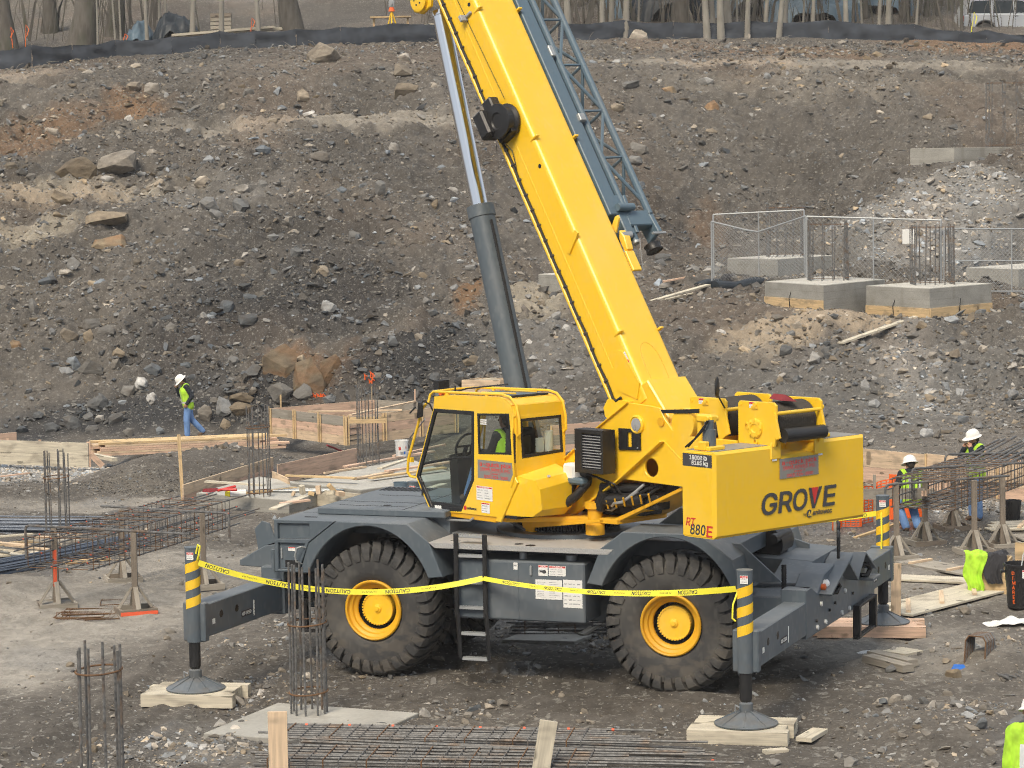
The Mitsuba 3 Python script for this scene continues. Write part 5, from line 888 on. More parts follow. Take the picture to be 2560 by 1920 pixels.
# --- horizontal cages
def cage(label, P0, P1, w, h, nt, ns, orange=0, over=(0, 0), name='rebar_cage', r=.013, rows=3, bsdf='rebar'):
    """A long cage of bars with closed stirrups, from P0 to P1 (centre line of its underside)."""
    P0, P1 = V3(*P0), V3(*P1); k = thing(name, label, 'rebar cage'); e = (P1 - P0); L_ = np.linalg.norm(e); e /= L_; s = np.cross(e, ZZ); s /= np.linalg.norm(s)
    pos = [(x, y) for y in (0, h) for x in np.linspace(-w / 2, w / 2, nt)] + [(x, y) for x in (-w / 2, w / 2) for y in np.linspace(0, h, rows + 2)[1:-1]]
    ol = M()
    for x, y in pos:
        a = P0 + s * x + ZZ * y - e * R.uniform(0, .25 + over[0]); b = P1 + s * x + ZZ * y + e * R.uniform(.0, .25 + over[1])
        bar([a, (a + b) / 2 + ZZ * R.uniform(-.02, .012), b], r, k, bsdf=bsdf)
        if orange and R.random() < orange:
            for q in np.arange(.1 + .3 * R.random(), L_, .45):
                c_ = a + (b - a) * q / L_; ol.tube([c_ - e * .016, c_ + e * .016], r + .002, 6)
    if ol.n: add('paint_mark', ol, 'orange_mark', k); tag(k + '__paint_mark', kind='stuff')
    for i in range(ns):
        c_ = P0 + e * L_ * (i + .5) / ns + e * R.uniform(-.05, .05); g_ = .016
        p = [c_ + s * x + ZZ * y for x, y in ((-w / 2 - g_, -g_), (w / 2 + g_, -g_), (w / 2 + g_, h + g_), (-w / 2 - g_, h + g_), (-w / 2 - g_, -g_))]
        add('stirrup', M().tube(p, .0085, 5), 'rebar' if i % 3 else 'rusty', k, 30)
    return k
def stand(c, h, rz, label, group=None, ow=0):
    """A weathered timber prop: square base of boards, post and four raking struts."""
    c = V3(*c); k = thing('prop_stand', label, 'prop stand', group); m = rotz(rz, c); X = lambda x, y, z: (m @ [x, y, z, 1])[:3]
    for sx in (-1, 1):
        wadd('base_board', X(-.30, sx * .28, .05), X(.30, sx * .28, .05), .04, .10, k, 3 + R.randint(0, 1)); wadd('base_board', X(sx * .28, -.26, .05), X(sx * .28, .26, .05), .04, .10, k, 3 + R.randint(0, 1))
    if ow: add('paint_mark', M().box((-.30, -.3045, .01), (.30, -.3035, .07)).box((.3005, -.26, .01), (.3045, .26, .09)).xf(m), 'orange_mark', k)
    wadd('post', X(0, 0, .0), X(R.uniform(-.01, .01), R.uniform(-.01, .01), h), .09, .09, k, 4, (1, 0, 0))
    for sx, sy in ((1, 0), (-1, 0), (0, 1), (0, -1)): wadd('strut', X(sx * .27, sy * .27, .09), X(sx * .05, sy * .05, .42), .075, .04, k, 3, (sx, sy, .5))
    return k
LS = [(-7.46, 41.4, 0.0), (-6.084, 40.732, 0.0), (-6.771, 43.996, -0.0), (-5.271, 43.14, 0.0)]
for c_, h_, a_, l_, o_ in ((LS[0], 1.30, .3, 'weathered prop stand nearest the left edge with an orange painted post', 0), (LS[1], 1.30, .35, 'weathered prop stand with an orange painted base', 1), (LS[2], 1.25, .3, 'weathered prop stand behind the rebar cage', 0), (LS[3], 1.28, .3, 'weathered prop stand just behind the left outrigger jack', 0)): stand(c_, h_, a_, l_, None, o_)
add('paint_mark', M().box((-.049, -.049, .35), (.02, -.046, .95)).xf(rotz(.3, LS[0])), 'orange_mark', 'prop_stand')
def crossbar(label, a, b, drop=(1, 0), r=.022):
    a, b = V3(*a), V3(*b); e = (b - a) / np.linalg.norm(b - a); p = [a + e * .08, b - e * .08]
    if drop[0]: p = [a - ZZ * .55, a - ZZ * .08, a + e * .025 - ZZ * .02] + p
    if drop[1]: p = p + [b - e * .025 - ZZ * .02, b - ZZ * .08, b - ZZ * .42]
    tag(add('support_bar', M().tube(p, r, 8), 'rebar', None, 30), label, 'steel bar')
def up_(p, z): p = V3(*p); p[2] = z; return p
crossbar('bent steel bar resting on the two nearest prop stands on the left', up_(LS[0], 1.32) + (V3(*LS[0]) - V3(*LS[1])) * .38, up_(LS[1], 1.32) + (V3(*LS[1]) - V3(*LS[0])) * .75, (1, 0))
crossbar('bent steel bar resting on the two rear prop stands on the left', up_(LS[2], 1.29) + (V3(*LS[2]) - V3(*LS[3])) * .3, up_(LS[3], 1.30) + (V3(*LS[3]) - V3(*LS[2])) * .32, (0, 1))
a0, a1 = (up_(LS[0], .80) + up_(LS[1], .80)) / 2, (up_(LS[2], .82) + up_(LS[3], .82)) / 2
dA = (a1 - a0) / np.linalg.norm(a1 - a0)
cage('long rebar cage hung on prop stands at the left, bars dotted with orange paint', a0 - dA * .7 + V3(-.25, 0, 0), a1 + dA * 1.5 + V3(.1, 0, 0), 1.15, .46, 4, 30, .4, (.2, 1.6), rows=2)
RS = [(6.744, 45.033, 0.0), (7.522, 46.765, 0.0), (8.371, 48.632, 0.0), (8.852, 46.257, 0.0), (9.956, 47.684, 0.0), (8.208, 45.532, 0.0)]
for i, (c_, h_) in enumerate(zip(RS, (1.36, 1.30, 1.24, 1.30, 1.25, 1.32))):
    stand(c_, h_, .25, ('prop stand right beside the far outrigger jack', 'prop stand under the near end of the right rebar cage', 'farthest prop stand under the right rebar cage', 'prop stand behind the draped hi-vis jacket, right of the cage', 'prop stand cut by the right edge of the picture', 'prop stand post between the cage and the draped jacket')[i])
w_ = V3(*RS[3]) - V3(*RS[0]); w_ /= np.linalg.norm(w_)
crossbar('nearest bent bar carrying the right rebar cage', up_(RS[0], 1.34) - w_ * .25, up_(RS[5], 1.34) + w_ * .9, (1, 0))
crossbar('middle bent bar carrying the right rebar cage', up_(RS[1], 1.42) - w_ * .3, up_(RS[3], 1.34) + w_ * 1.0 + V3(0, 1.2, 0), (1, 0))
crossbar('farthest bent bar carrying the right rebar cage', up_(RS[2], 1.46) - w_ * .2, up_(RS[4], 1.35) + w_ * .6 + V3(0, 1.5, 0), (1, 0))
b0 = (up_(RS[0], .84) + up_(RS[5], .84)) / 2 + V3(-.15, .3, 0); b1 = (up_(RS[2], .86) + up_(RS[4], .86)) / 2 + V3(-.35, 0, 0); dB = (b1 - b0) / np.linalg.norm(b1 - b0)
cage('dense rusty rebar cage on prop stands in front of the two workers', b0 - dB * .1, b1 + dB * 1.0, 1.15, .50, 6, 40, .0, (.1, .2), rows=2)
kx = 'rebar_cage_001'; sB = np.cross(dB, ZZ); sB /= np.linalg.norm(sB)
for i in range(8):
    a_ = b0 + dB * 2.6 + sB * (-.5 + .15 * i) + ZZ * .46; bar([a_, b1 + dB * (2.3 + .25 * R.random()) + sB * (-.5 + .16 * i) + ZZ * (.62 + .1 * R.random())], .02, kx, 'starter_bar')
# near cages at the bottom of the picture
cage('flat rebar cage lying across the bottom of the picture', (-2.86, 30.752, 0.02), (0.857, 30.17, 0.02), .70, .20, 7, 20, .18, (.05, 1.3), r=.016, rows=1)
cage('second flat rebar cage lying nearest the camera', (-2.891, 29.561, 0.02), (0.927, 29.005, 0.02), .75, .20, 7, 20, .18, (.05, 1.5), r=.016, rows=1)
def bundle(label, P0, P1, n, w, h, bsdf='rebar_new', r=.015):
    P0, P1 = V3(*P0), V3(*P1); k = thing('rebar_bundle', label, 'rebar bundle'); e = (P1 - P0) / np.linalg.norm(P1 - P0); s = np.cross(e, ZZ)
    for i in range(n):
        f = R.uniform(-1, 1); o = s * f * w / 2 + ZZ * (R.uniform(.0, 1) * h * (1 - abs(f) * .6) + r); a, b = P0 + o + e * R.uniform(-.2, .1), P1 + o + e * R.uniform(-.25, .2)
        bar([a, (a + b) / 2 + s * R.uniform(-.05, .05) - ZZ * .01, b], r, k, bsdf=bsdf)
bundle('bundle of blue-grey rebar lying level behind the left rebar cage', (-11.058, 50.751, 0.0), (-8.238, 50.275, 0.0), 46, .7, .34)
bundle('bundle of blue-grey rebar running diagonally under the left rebar cage', (-9.563, 44.5, 0.0), (-7.108, 48.246, -0.0), 40, .55, .28)
bundle('few bars of loose rebar in front of the bottom cages', (-2.646, 30.239, 0.16), (2.041, 29.37, 0.1), 12, .9, .05, 'rebar')
def flat_frames(label, c, n, w, h, rz):
    k = thing('stirrup_stack', label, 'stirrups')
    for i in range(n):
        m = rotz(rz + R.uniform(-.2, .2), V3(*c) + V3(R.uniform(-.12, .12), R.uniform(-.1, .1), .02 + .014 * i)); p = [(m @ [x * w / 2, y * h / 2, 0, 1])[:3] for x, y in ((-1, -1), (1, -1), (1, 1), (-1, 1), (-1, -1))]
        add('stirrup', M().tube(p, .008, 5), 'rusty', k, 30)
flat_frames('flat stack of rusty stirrups on the ground between two prop stands', (-6.774, 40.284, 0.0), 8, .75, .55, .1)
flat_frames('single stirrup left on the ground near the orange prop stand', (-6.521, 41.757, -0.0), 1, .6, .5, .3)
k = thing('stirrup_stack', 'bundle of bent stirrups leaning upright at the right edge of the site', 'stirrups'); c_ = V3(*(6.376, 34.86, 0.0))
for i in range(16):
    m = frame_m(c_ + V3(.012 * i - .1, .02 * i, 0), (.78, -.5, .0), (.10, .25, .96), (.5, .8, -.2)); p = [(m @ [x, y, 0, 1])[:3] for x, y in ((-.16, -.03), (-.16, .40), (-.11, .47), (.11, .47), (.16, .40), (.16, -.03))]
    add('stirrup', M().tube(p, .011, 6), 'rebar' if i % 4 else 'rusty', k, 30)
bundle('short dark bars lying beside the leaning stirrups', (6.539, 34.714, 0.0), (6.677, 34.122, 0.0), 12, .35, .06, 'rebar')

# --- plywood forms
def form_wall(label, A, B, h, nb=3, tone=0, studs=4, t=.03, z0=0.0, front=(0, -1, 0), tones=None, name='form_wall', stud_tone=1, k=None, part='board'):
    A, B = V3(*A), V3(*B); k = k or thing(name, label, 'formwork'); e = (B - A) / np.linalg.norm(B - A); n_ = np.cross(e, ZZ); n_ /= np.linalg.norm(n_)
    if n_ @ V3(*front) < 0: n_ = -n_
    for i in range(nb):
        zc = ZZ * (z0 + h * (i + .5) / nb); wadd(part, A + zc + n_ * R.uniform(-.004, .004), B + zc + n_ * R.uniform(-.004, .004), t, h / nb * .985, k, (tones[i % len(tones)] if tones else tone))
    for i in range(studs):
        c_ = A + (B - A) * (i + .5 * (studs == 1)) / max(studs - 1, 1) + n_ * (t / 2 + .022)
        for d_ in ((-.05, .05) if studs > 3 else (0,)): wadd('stud', c_ + e * d_ + ZZ * z0, c_ + e * d_ + ZZ * (z0 + h + R.uniform(-.02, .05)), .04, .04, k, stud_tone, (1, 0, 0))
    return k
form_wall('weathered greenish plywood form wall at the left edge', (-13.125, 63.127, 0.0), (-10.257, 61.796, 0.0), .60, 2, 5, 0)
k = 'form_wall'
e_ = V3(*(-10.257, 61.796, 0.0)); wadd('end_post', e_ + V3(.0, .05, 0), e_ + V3(.0, .05, .62), .05, .09, k, 2); wadd('brace', e_ + V3(.32, .1, .02), e_ + V3(.02, .06, .34), .04, .14, k, 2)
for u_ in (.25, .55): c_ = V3(*(-13.125, 63.127, 0.0)) * (1 - u_) + e_ * u_; wadd('stake', c_ + V3(0, .08, 0), c_ + V3(0, .08, .63), .04, .06, k, 2)
form_wall('short reddish form board behind the left plywood wall', (-13.72, 64.891, 0.0), (-12.772, 65.834, -0.0), .5, 2, 2, 0)
NB, LB_, RB_, KB = V3(*(-4.285, 65.941, 0.0)), V3(*(-6.491, 68.779, 0.0)), V3(*(-1.528, 68.81, 0.0)), V3(*(-3.786, 70.855, 0.0))
fb = form_wall('large open plywood form box left of the crane cab, walls of red and grey boards', LB_, NB, .74, 3, 0, 4, tones=(0, 2, 3))
form_wall('', NB, RB_, .74, 3, 0, 4, tones=(0, 2, 0), k=fb); form_wall('', LB_, KB, .74, 3, 2, 0, k=fb); form_wall('', KB, RB_, .74, 3, 3, 0, k=fb)
tn = (NB - LB_) / np.linalg.norm(NB - LB_)
for z_ in (.12, .25, .42, .64):
    q = NB + V3(.22, -.02, z_) ; q2 = RB_ - NB; q2 /= np.linalg.norm(q2); add('snap_tie', M().tube([NB + q2 * .12 + V3(0, -.05, z_), NB + q2 * .34 + V3(0, -.06, z_ + .01), NB + q2 * .52 + V3(0, -.05, z_)], .012, 5), 'black', fb, 30)
wadd('spreader', (LB_ + NB) / 2 + ZZ * .76, (NB + RB_) / 2 + ZZ * .76, .09, .04, fb, 0); wadd('spreader', NB + ZZ * .765 + V3(.1, .2, 0), (KB + RB_) / 2 + ZZ * .765, .09, .04, fb, 0)
for p_, l_, c_ in ((LB_ + V3(.25, .3, 0), 'stake', 1), (KB + V3(-.1, .15, 0), 'stake', 1), (KB + (RB_ - KB) * .5 + V3(0, .2, 0), 'stake', 2), (KB + (RB_ - KB) * .85 + V3(0, .2, 0), 'stake', 1)): wadd(l_, p_, p_ + ZZ * R.uniform(.95, 1.1), .09, .04, fb, c_)
form_wall('reddish form wall seen between the cab and the boom foot', (0.922, 62.624, 0.0), (4.605, 64.957, 0.0), .75, 3, 2, 3, tones=(2, 3, 2))
tb = V3(*(-0.83, 71.101, 0.61)); kb = None
for (a, b) in (((-.55, 0), (.5, -.25)), ((.5, -.25), (.95, .3)), ((.95, .3), (-.1, .7)), ((-.1, .7), (-.55, 0))):
    kb = form_wall('open pale plywood box on the bank right behind the cab roof', tb + V3(a[0], a[1], 0), tb + V3(b[0], b[1], 0), .62, 1, 0, 0, k=kb, part='panel')
wadd('spreader', tb + V3(-.4, .1, .56), tb + V3(.4, .25, .64), .06, .04, kb, 5); wadd('spreader', tb + V3(0, .4, .58), tb + V3(.5, -.2, .62), .06, .04, kb, 5)
# right-hand forms
r0, r1, r2 = V3(*(7.546, 56.11, 0.0)), V3(*(8.828, 54.608, 0.0)), V3(*(11.3, 51.526, 0.0))
form_wall('long pink plywood form wall behind the two workers', r1, r2, .80, 3, 0, 3, tones=(2, 0, 0))
form_wall('plywood form wall right of the counterweight, half behind orange mesh', r0, r1, .78, 2, 0, 0, tones=(2, 0))
k = thing('ledger_board', 'sloping grey ledger board on a reddish post right of the counterweight', 'timber brace')
wadd('post', (8.694, 54.147, 0.0), (7.283, 45.358, 1.12), .10, .09, k, 2, (1, 0, 0)); wadd('rail', V3(*(7.485, 46.613, 0.96)), V3(*(6.807, 49.678, 0.68)) + V3(-.6, 0, -.1), .04, .2, k, 3)
k = thing('stake_row', 'row of reddish stakes standing behind the right form wall', 'stakes')
for f in (.28, .42, .6, .66): p_ = r1 + (r2 - r1) * f + V3(0, .25, 0); wadd('stake', p_, p_ + ZZ * R.uniform(.92, 1.05), .10, .04, k, 2, (1, 0, 0))

# --- poured footings on the pit floor
def slab(label, pts, z0, z1, name='footing', bev=.015):
    key = add(name, M().prism([(p[0], p[1]) for p in pts], z0, z1, 'xy', bev), 'concrete'); tag(key, label, 'concrete footing'); return key
slab('low concrete footing carrying upright rebar left of the crane hood', [(-6.704, 53.961, 0.0), (-4.618, 52.435, 0.0), (-3.821, 54.579, 0.0), (-5.655, 56.773, 0.0)], -.1, .30)
slab('higher concrete footing just left of the crane cab', [(-4.795, 54.866, 0.0), (-3.201, 53.426, 0.0), (-1.005, 55.473, 0.0), (-2.463, 59.315, 0.0)], -.1, .37)
k = form_wall('pale form boards left standing along the two footings', (-7.002, 54.076, 0.0), (-5.569, 59.214, 0.0), .46, 2, 2, 0, tones=(2, 0)); form_wall('', (-5.342, 56.729, 0.0), (-4.842, 55.189, 0.0), .42, 2, 0, 0, k=k); form_wall('', (-4.768, 54.317, 0.0), (-3.176, 52.83, 0.0), .36, 1, 5, 0, k=k); form_wall('', (-5.331, 57.754, 0.0), (-3.745, 61.022, 0.0), .45, 1, 2, 0, k=k)
for i, (a, b, w_, tn_, l_) in enumerate((
    ((-6.563, 54.537, 0.47), (-5.249, 53.697, 0.47), .12, 5, 'pale board lying across the form left of the rebar'), ((-4.906, 55.141, 0.5), (-3.364, 54.411, 0.5), .12, 1, 'yellowish plank laid level on top of the form boards'),
    ((-5.805, 53.404, 0.33), (-4.612, 54.19, 0.34), .12, 1, 'thin plank behind the rebar of the low footing'), ((-4.795, 50.815, 0.33), (-4.307, 52.814, 0.33), .18, 5, 'wide off-cut on the corner of the low footing'),
    ((-4.723, 51.67, 0.33), (-4.163, 51.953, 0.36), .14, 2, 'reddish stick with a sawn end on the low footing'), ((-3.779, 57.346, 0.42), (-1.891, 60.236, 0.42), .14, 2, 'long reddish plank behind the clamped rebar'),
    ((-3.442, 55.18, 0.4), (-2.684, 56.108, 0.42), .15, 0, 'plank end nearest the cab on the higher footing'), ((-3.075, 54.876, 0.44), (-1.524, 56.479, 0.46), .14, 1, 'golden plank resting on other planks beside the cab'),
    ((-2.765, 55.693, 0.49), (-1.286, 57.372, 0.5), .14, 2, 'reddish plank under the white bucket'), ((-2.925, 55.898, 0.53), (-2.379, 57.466, 0.55), .12, 5, 'grey plank pointing up to the white bucket'),
    ((-4.173, 56.322, 0.4), (-3.318, 57.453, 0.4), .06, 0, 'thin lath on the higher footing'), ((-2.83, 60.476, 0.3), (-1.686, 62.902, 0.3), .08, 2, 'long thin plank behind the white bucket'))): plank(l_, a, b, w_, .038, tn_)
for i in range(7):
    x_ = 645 + 14 * i + R.uniform(-4, 4); p_ = V3(*(-4.035, 53.015, 0.3)) + V3((i - 3) * .17, R.uniform(-.2, .1), .0)
    key = add('timber_block', board(p_ + V3(0, 0, .06), p_ + V3(R.uniform(-.2, .2), R.uniform(-.1, .1), .06 + (.18 if i % 2 else .02)), .12, .09, (0.3, 0, 1), (0, 5, 1)[i % 3], R), 'wood'); tag(key, 'sawn timber off-cut in the heap on the low footing', 'off-cut', 'timber off-cuts heaped on the low footing')
for i in range(5):
    p_ = V3(*(-5.065, 53.776, 0.32)) + V3(i * .1, i * .05, 0.02); tag(add('steel_rod', M().tube([p_, p_ + V3(1.0 + .2 * R.random(), -.25 + .1 * R.random(), .0)], .02, 6), 'jib_blue' if i % 2 else 'galv'), 'grey-blue steel rod lying on the low footing behind the rebar', 'steel rod', 'steel rods on the low footing')
for u_, (a, b, l_) in enumerate((((-3.461, 52.197, 0.05), (-2.979, 53.026, 0.3), 'raking board propped on the corner of the higher footing'), ((-2.776, 54.674, 0.03), (-2.202, 55.327, 0.2), 'left one of two raking boards in front of the higher footing'), ((-2.562, 54.332, 0.03), (-1.995, 55.134, 0.22), 'right one of two raking boards in front of the higher footing'), ((-1.987, 53.514, 0.3), (-1.475, 54.402, 0.34), 'split board beside the grey bucket'))): plank(l_, a, b, .17, .04, 0 if u_ < 3 else 5)
def bucket(label, c, r, h, bsdf, extra=None, taper=.86):
    k = thing('bucket', label, 'bucket'); c = V3(*c)
    add('body', M().lathe([(0, .006), (r * taper, .006), (r, h), (r * 1.05, h), (r * 1.05, h + .02), (r * .96, h + .02), (r * taper * .96, .03), (0, .03)], 28, c), bsdf, k, 35)
    add('handle', M().tube([c + V3(r * math.cos(a), -r * .3 * 1, h * .9 - r * .9 * math.sin(a)) for a in np.linspace(0, math.pi, 10)], .006, 5), 'galv', k, 30)
    if extra: extra(k, c, r, h)
    return k
def bprint(k, c, r, h):
    for a0, z0, dz, da, b_ in ((-2.0, .45, .2, .35, 'red'), (-1.2, .18, .18, .3, 'blue'), (-.95, .55, .12, .2, 'red'), (-1.75, .15, .2, .5, 'print_grey')):
        V = []; n = 6
        for j in range(n + 1):
            a = a0 + da * j / n; rr = r * (.86 + .14 * z0) * 1.02 + .004
            V += [(c[0] + rr * math.cos(a), c[1] + rr * math.sin(a), c[2] + h * z0), (c[0] + (rr + .008) * math.cos(a), c[1] + (rr + .008) * math.sin(a), c[2] + h * (z0 + dz))]
        add('print', M().raw(V, [[2 * j, 2 * j + 2, 2 * j + 3, 2 * j + 1] for j in range(n)]), b_, k)
bucket('white plastic bucket with red and blue print on the planks left of the cab', (-2.58, 59.247, 0.42), .155, .36, 'white', bprint)
bucket('grey metal bucket standing upside down behind the crane hood', (-2.368, 53.57, 0.28), .15, .20, 'jib_blue', None, 1.0)
bucket('black bucket with an orange mark beside plywood sheets at the right', (9.75, 49.908, 0.0), .16, .36, 'black')
k = thing('loose_tool', 'red handled bolt cutter lying across the ends of the rebar', 'tool'); p_ = V3(*(-6.1, 52.621, 0.5))
add('handle', M().tube([p_, p_ + V3(.35, .2, .06)], .03, 6).tube([p_ + V3(.1, .02, .02), p_ + V3(.4, -.05, .02)], .03, 6), 'red', k); add('jaw', M().hull([p_ + V3(*q) for q in ((0, 0, 0), (-.3, -.15, .0), (-.28, -.1, .06), (0, .05, .05), (-.1, -.1, -.03))]), 'maroon', k)
k = thing('plastic_bottle', 'white and yellow bottle dropped on the rebar beside the red tool', 'bottle'); p_ = V3(*(-5.86, 52.768, 0.42))
add('body', M().tube([p_, p_ + V3(.32, .05, 0)], .075, 10), 'white', k, 30); add('cap', M().tube([p_ - V3(.1, .0, 0), p_], [.05, .075], 10), 'tape', k, 30)
tag(add('paint_pole', M().cyl((-4.239, 63.921, 0.05), (-4.362, 60.09, 0.62), .026, n=8), 'maroon', None, 30), 'dark red pole leaning in front of the form box', 'pole')
tag(add('paint_pole', M().cyl((-2.704, 67.059, 0.05), (-2.219, 64.871, 0.75), .018, n=8), 'galv', None, 30), 'thin grey rod leaning beside the crane mirror', 'pole')
for i, (p_, q_) in enumerate((((-5.563, 71.526, 0.73), 'orange plastic mesh bundled behind the form box, left of the clamped rebar'), ((-3.991, 71.735, 0.997), 'orange flagging tangled above the clamped rebar'))):
    c_ = V3(*p_); rr_ = random.Random(5 + i); m_ = M()
    for j in range(12 if i == 0 else 6): a_ = c_ + V3((-.3 + .055 * j) if i == 0 else rr_.uniform(-.15, .15), rr_.uniform(-.05, .05), -.05 if i == 0 else rr_.uniform(-.1, .3)); m_.tube([a_, a_ + V3(rr_.uniform(-.03, .03), 0, .12), a_ + V3(rr_.uniform(-.03, .03), 0, .17 + .05 * rr_.random()), a_ + V3(.06, 0, .1)], .017, 4)
    tag(add('orange_flagging', m_, 'orange'), q_, 'flagging')
# --- lumber stack
k = thing('lumber_stack', 'long stack of fresh reddish planks in front of the walking worker', 'lumber stack'); a_, b_ = V3(*(-10.428, 64.275, 0.0)), V3(*(-6.018, 65.432, -0.0)); e_ = (b_ - a_) / np.linalg.norm(b_ - a_); n_ = V3(-e_[1], e_[0], 0)
for lay in range(6):
    for j in range(4):
        o = n_ * (j * .2) + ZZ * (.04 + lay * .056); wadd('plank', a_ + o + e_ * R.uniform(-.25, .3), b_ + o + e_ * R.uniform(-.5, .3), .19, .05, k, (2, 0, 2, 2, 0, 1, 0)[lay])
plank('pale timber lying at the left end of the lumber stack', (-10.609, 64.183, 0.06), (-9.798, 62.905, 0.06), .14, .09, 5)
def upright(label, base, h, w, t=.04, tone=1, lean=(0, 0), name='stake', ez=(0, 1, 0)):
    b = V3(*base); key = add(name, board(b, b + V3(lean[0], lean[1], h), w, t, ez, tone, R), 'wood'); tag(key, label, 'stake'); return key
upright('tall thin wooden stake in front of the lumber stack', (-7.152, 55.182, 0.0), 1.42, .07, .05, 1, (-.05, 0))
upright('pale board stake standing in the lower rebar cage, left of the pair', (-2.708, 28.6, -1.026), 1.93, .215, .045, 0, (.0, 0))
upright('leaning board stake at the right end of the lower rebar cage', (0.031, 28.6, -1.074), 1.82, .20, .045, 5, (.32, 0))
# --- left heap of sheets
k = thing('scrap_timber_pile', 'heap of plywood scraps and sticks at the left edge between the rebar bundles', 'timber scraps')
for i in range(14):
    c_ = V3(*(-9.208, 47.551, 0.05)) + V3(R.uniform(-1.2, .8), R.uniform(-1.0, 1.3), .02 * i); a_ = R.uniform(-.9, .5); l_ = R.uniform(.5, 1.3)
    wadd('board', c_ - V3(math.cos(a_), math.sin(a_), 0) * l_ / 2, c_ + V3(math.cos(a_), math.sin(a_), 0) * l_ / 2, .55 if i < 3 else R.uniform(.08, .2), .03, k, (5, 3, 5, 0, 1, 5, 0)[i % 7])
plank('reddish board under the left rebar bundle', (-9.239, 45.735, 0.05), (-8.621, 46.219, 0.05), .16, .05, 2); plank('golden board half under the left rebar cage', (-8.123, 46.006, 0.04), (-7.404, 46.485, 0.04), .2, .04, 1)
plank('thin lath lying in the white gravel at the left edge', (-12.232, 59.821, 0.02), (-11.498, 60.648, 0.02), .08, .03, 2)
# --- right foreground: sheets, box, bin
def sheet(label, A, B, D, z, n, tone, bat=2, t=.03):
    A, B, D = V3(*A), V3(*B), V3(*D); k = thing('plywood_sheet', label, 'plywood sheet')
    for i in range(n):
        o = (D - A) * (i + .5) / n; wadd('board', A + o + ZZ * z, B + o + ZZ * z, np.linalg.norm(D - A) / n * .985, t, k, tone)
    for i in range(bat):
        f = (i + .35) / bat; p_ = A + (B - A) * f + ZZ * (z + .035); wadd('batten', p_ + (D - A) * .03, p_ + (D - A) * .97, .07, .035, k, 0)
sheet('grey plywood sheet with two battens, the far one left of the draped jacket', (6.624, 44.292, 0.0), (7.648, 42.646, -0.0), (7.087, 44.722, 0.0), .05, 2, 3)
sheet('pair of long weathered planks between two plywood sheets at the right', (6.384, 42.488, 0.0), (7.588, 41.973, 0.0), (6.48, 43.021, 0.0), .04, 2, 5, 0)
sheet('large whitish plywood sheet with battens lying in front of the wooden crate', (5.811, 38.883, 0.0), (7.747, 41.114, 0.0), (5.986, 40.045, 0.0), .05, 2, 5, 3)
sheet('plywood sheets beside the black bucket at the right edge', (8.884, 48.063, 0.0), (10.691, 48.347, 0.0), (9.267, 49.169, -0.0), .05, 3, 5, 1)
sheet('small plywood sheet lying behind the draped jacket', (9.161, 46.808, 0.0), (10.123, 46.933, 0.0), (9.384, 47.506, -0.0), .04, 1, 3, 0)
plank('long thin pale batten lying on the ground right of the counterweight', (6.336, 47.539, 0.03), (7.819, 50.065, 0.03), .07, .04, 1)
upright('plywood board standing on end right of the far outrigger jack', (5.817, 38.964, 0.0), .86, .15, .03, 0, (0.02, .05)); upright('plywood board standing on end left of the far outrigger jack', (5.548, 39.322, 0.0), .62, .16, .03, 3, (0, .05))
k = thing('wooden_crate', 'brown plywood crate with clothes hung over it, beside the black bin', 'crate'); c_ = V3(*(7.594, 41.176, 0.0))
CE, CD = V3(.95, -.32, 0), V3(.32, .95, 0)
for o, a, b in ((0, -.27, .36), (.5, -.27, .36)): wadd('panel', c_ + CE * a + CD * o + ZZ * .28, c_ + CE * b + CD * o + ZZ * .28, .025, .56, k, 1)
for x_ in (-.27, .36): wadd('panel', c_ + CE * x_ + ZZ * .28, c_ + CE * x_ + CD * .5 + ZZ * .28, .025, .56, k, 1)
wadd('panel', c_ + CE * .45 + CD * .2 + ZZ * .42, c_ + CE * .95 + CD * .3 + ZZ * .42, .025, .80, k, 1)
def drape(label, cx, w, f0, f1, bsdf, seed, hem=1.0, lump=.12):
    """A garment laid over the crate's front edge, hanging down in folds."""
    U, W = np.meshgrid(np.linspace(0, 1, 34), np.linspace(0, 1, 22), indexing='ij'); n1 = meshkit.fbm(np.stack([U * 2, W * 5, U * 0 + seed], -1), 3, seed)
    L_ = U * (f0 + f1); y = np.where(L_ < f0, f0 - L_, -.035 - .13 * n1 * np.clip((L_ - f0) * 3, 0, 1) - .016 * np.sin(W * 17 + seed) * np.clip((L_ - f0) * 3, 0, 1)); z = np.where(L_ < f0, .585 + lump * n1, .585 + lump * n1 * np.clip(1 - (L_ - f0) * 4, 0, 1) - (L_ - f0) * hem)
    x = cx + (W - .5) * w * (1 - .28 * np.clip((L_ - f0) / f1, 0, 1)) + .03 * np.sin(L_ * 14 + seed)
    P = c_ + x[..., None] * CE + y[..., None] * CD + z[..., None] * ZZ; i = np.arange(34 * 22).reshape(34, 22)
    tag(add('garment', (P.reshape(-1, 3), np.stack([i[:-1, :-1], i[1:, :-1], i[1:, 1:], i[:-1, 1:]], -1).reshape(-1, 4)), bsdf, None, True), label, 'jacket')
drape('lime hi-vis jacket hung over the left side of the wooden crate', -.16, .36, .30, .60, 'hivis', 3, .94); drape('dark jacket hung over the wooden crate beside the hi-vis jacket', .16, .34, .34, .42, 'dark_cloth', 9, .95)
k = thing('rubbish_bin', 'large black plastic bin with orange lettering at the right edge', 'bin'); c_ = V3(*(7.929, 39.849, 0.0)); rb = .27
add('body', M().lathe([(0, .005), (rb * .82, .005), (rb * .84, .03), (rb * .93, .42), (rb * .96, .43), (rb, .66), (rb * 1.06, .66), (rb * 1.06, .70), (rb * .98, .70), (rb * .8, .04), (0, .04)], 44, c_), 'black', k, 35)
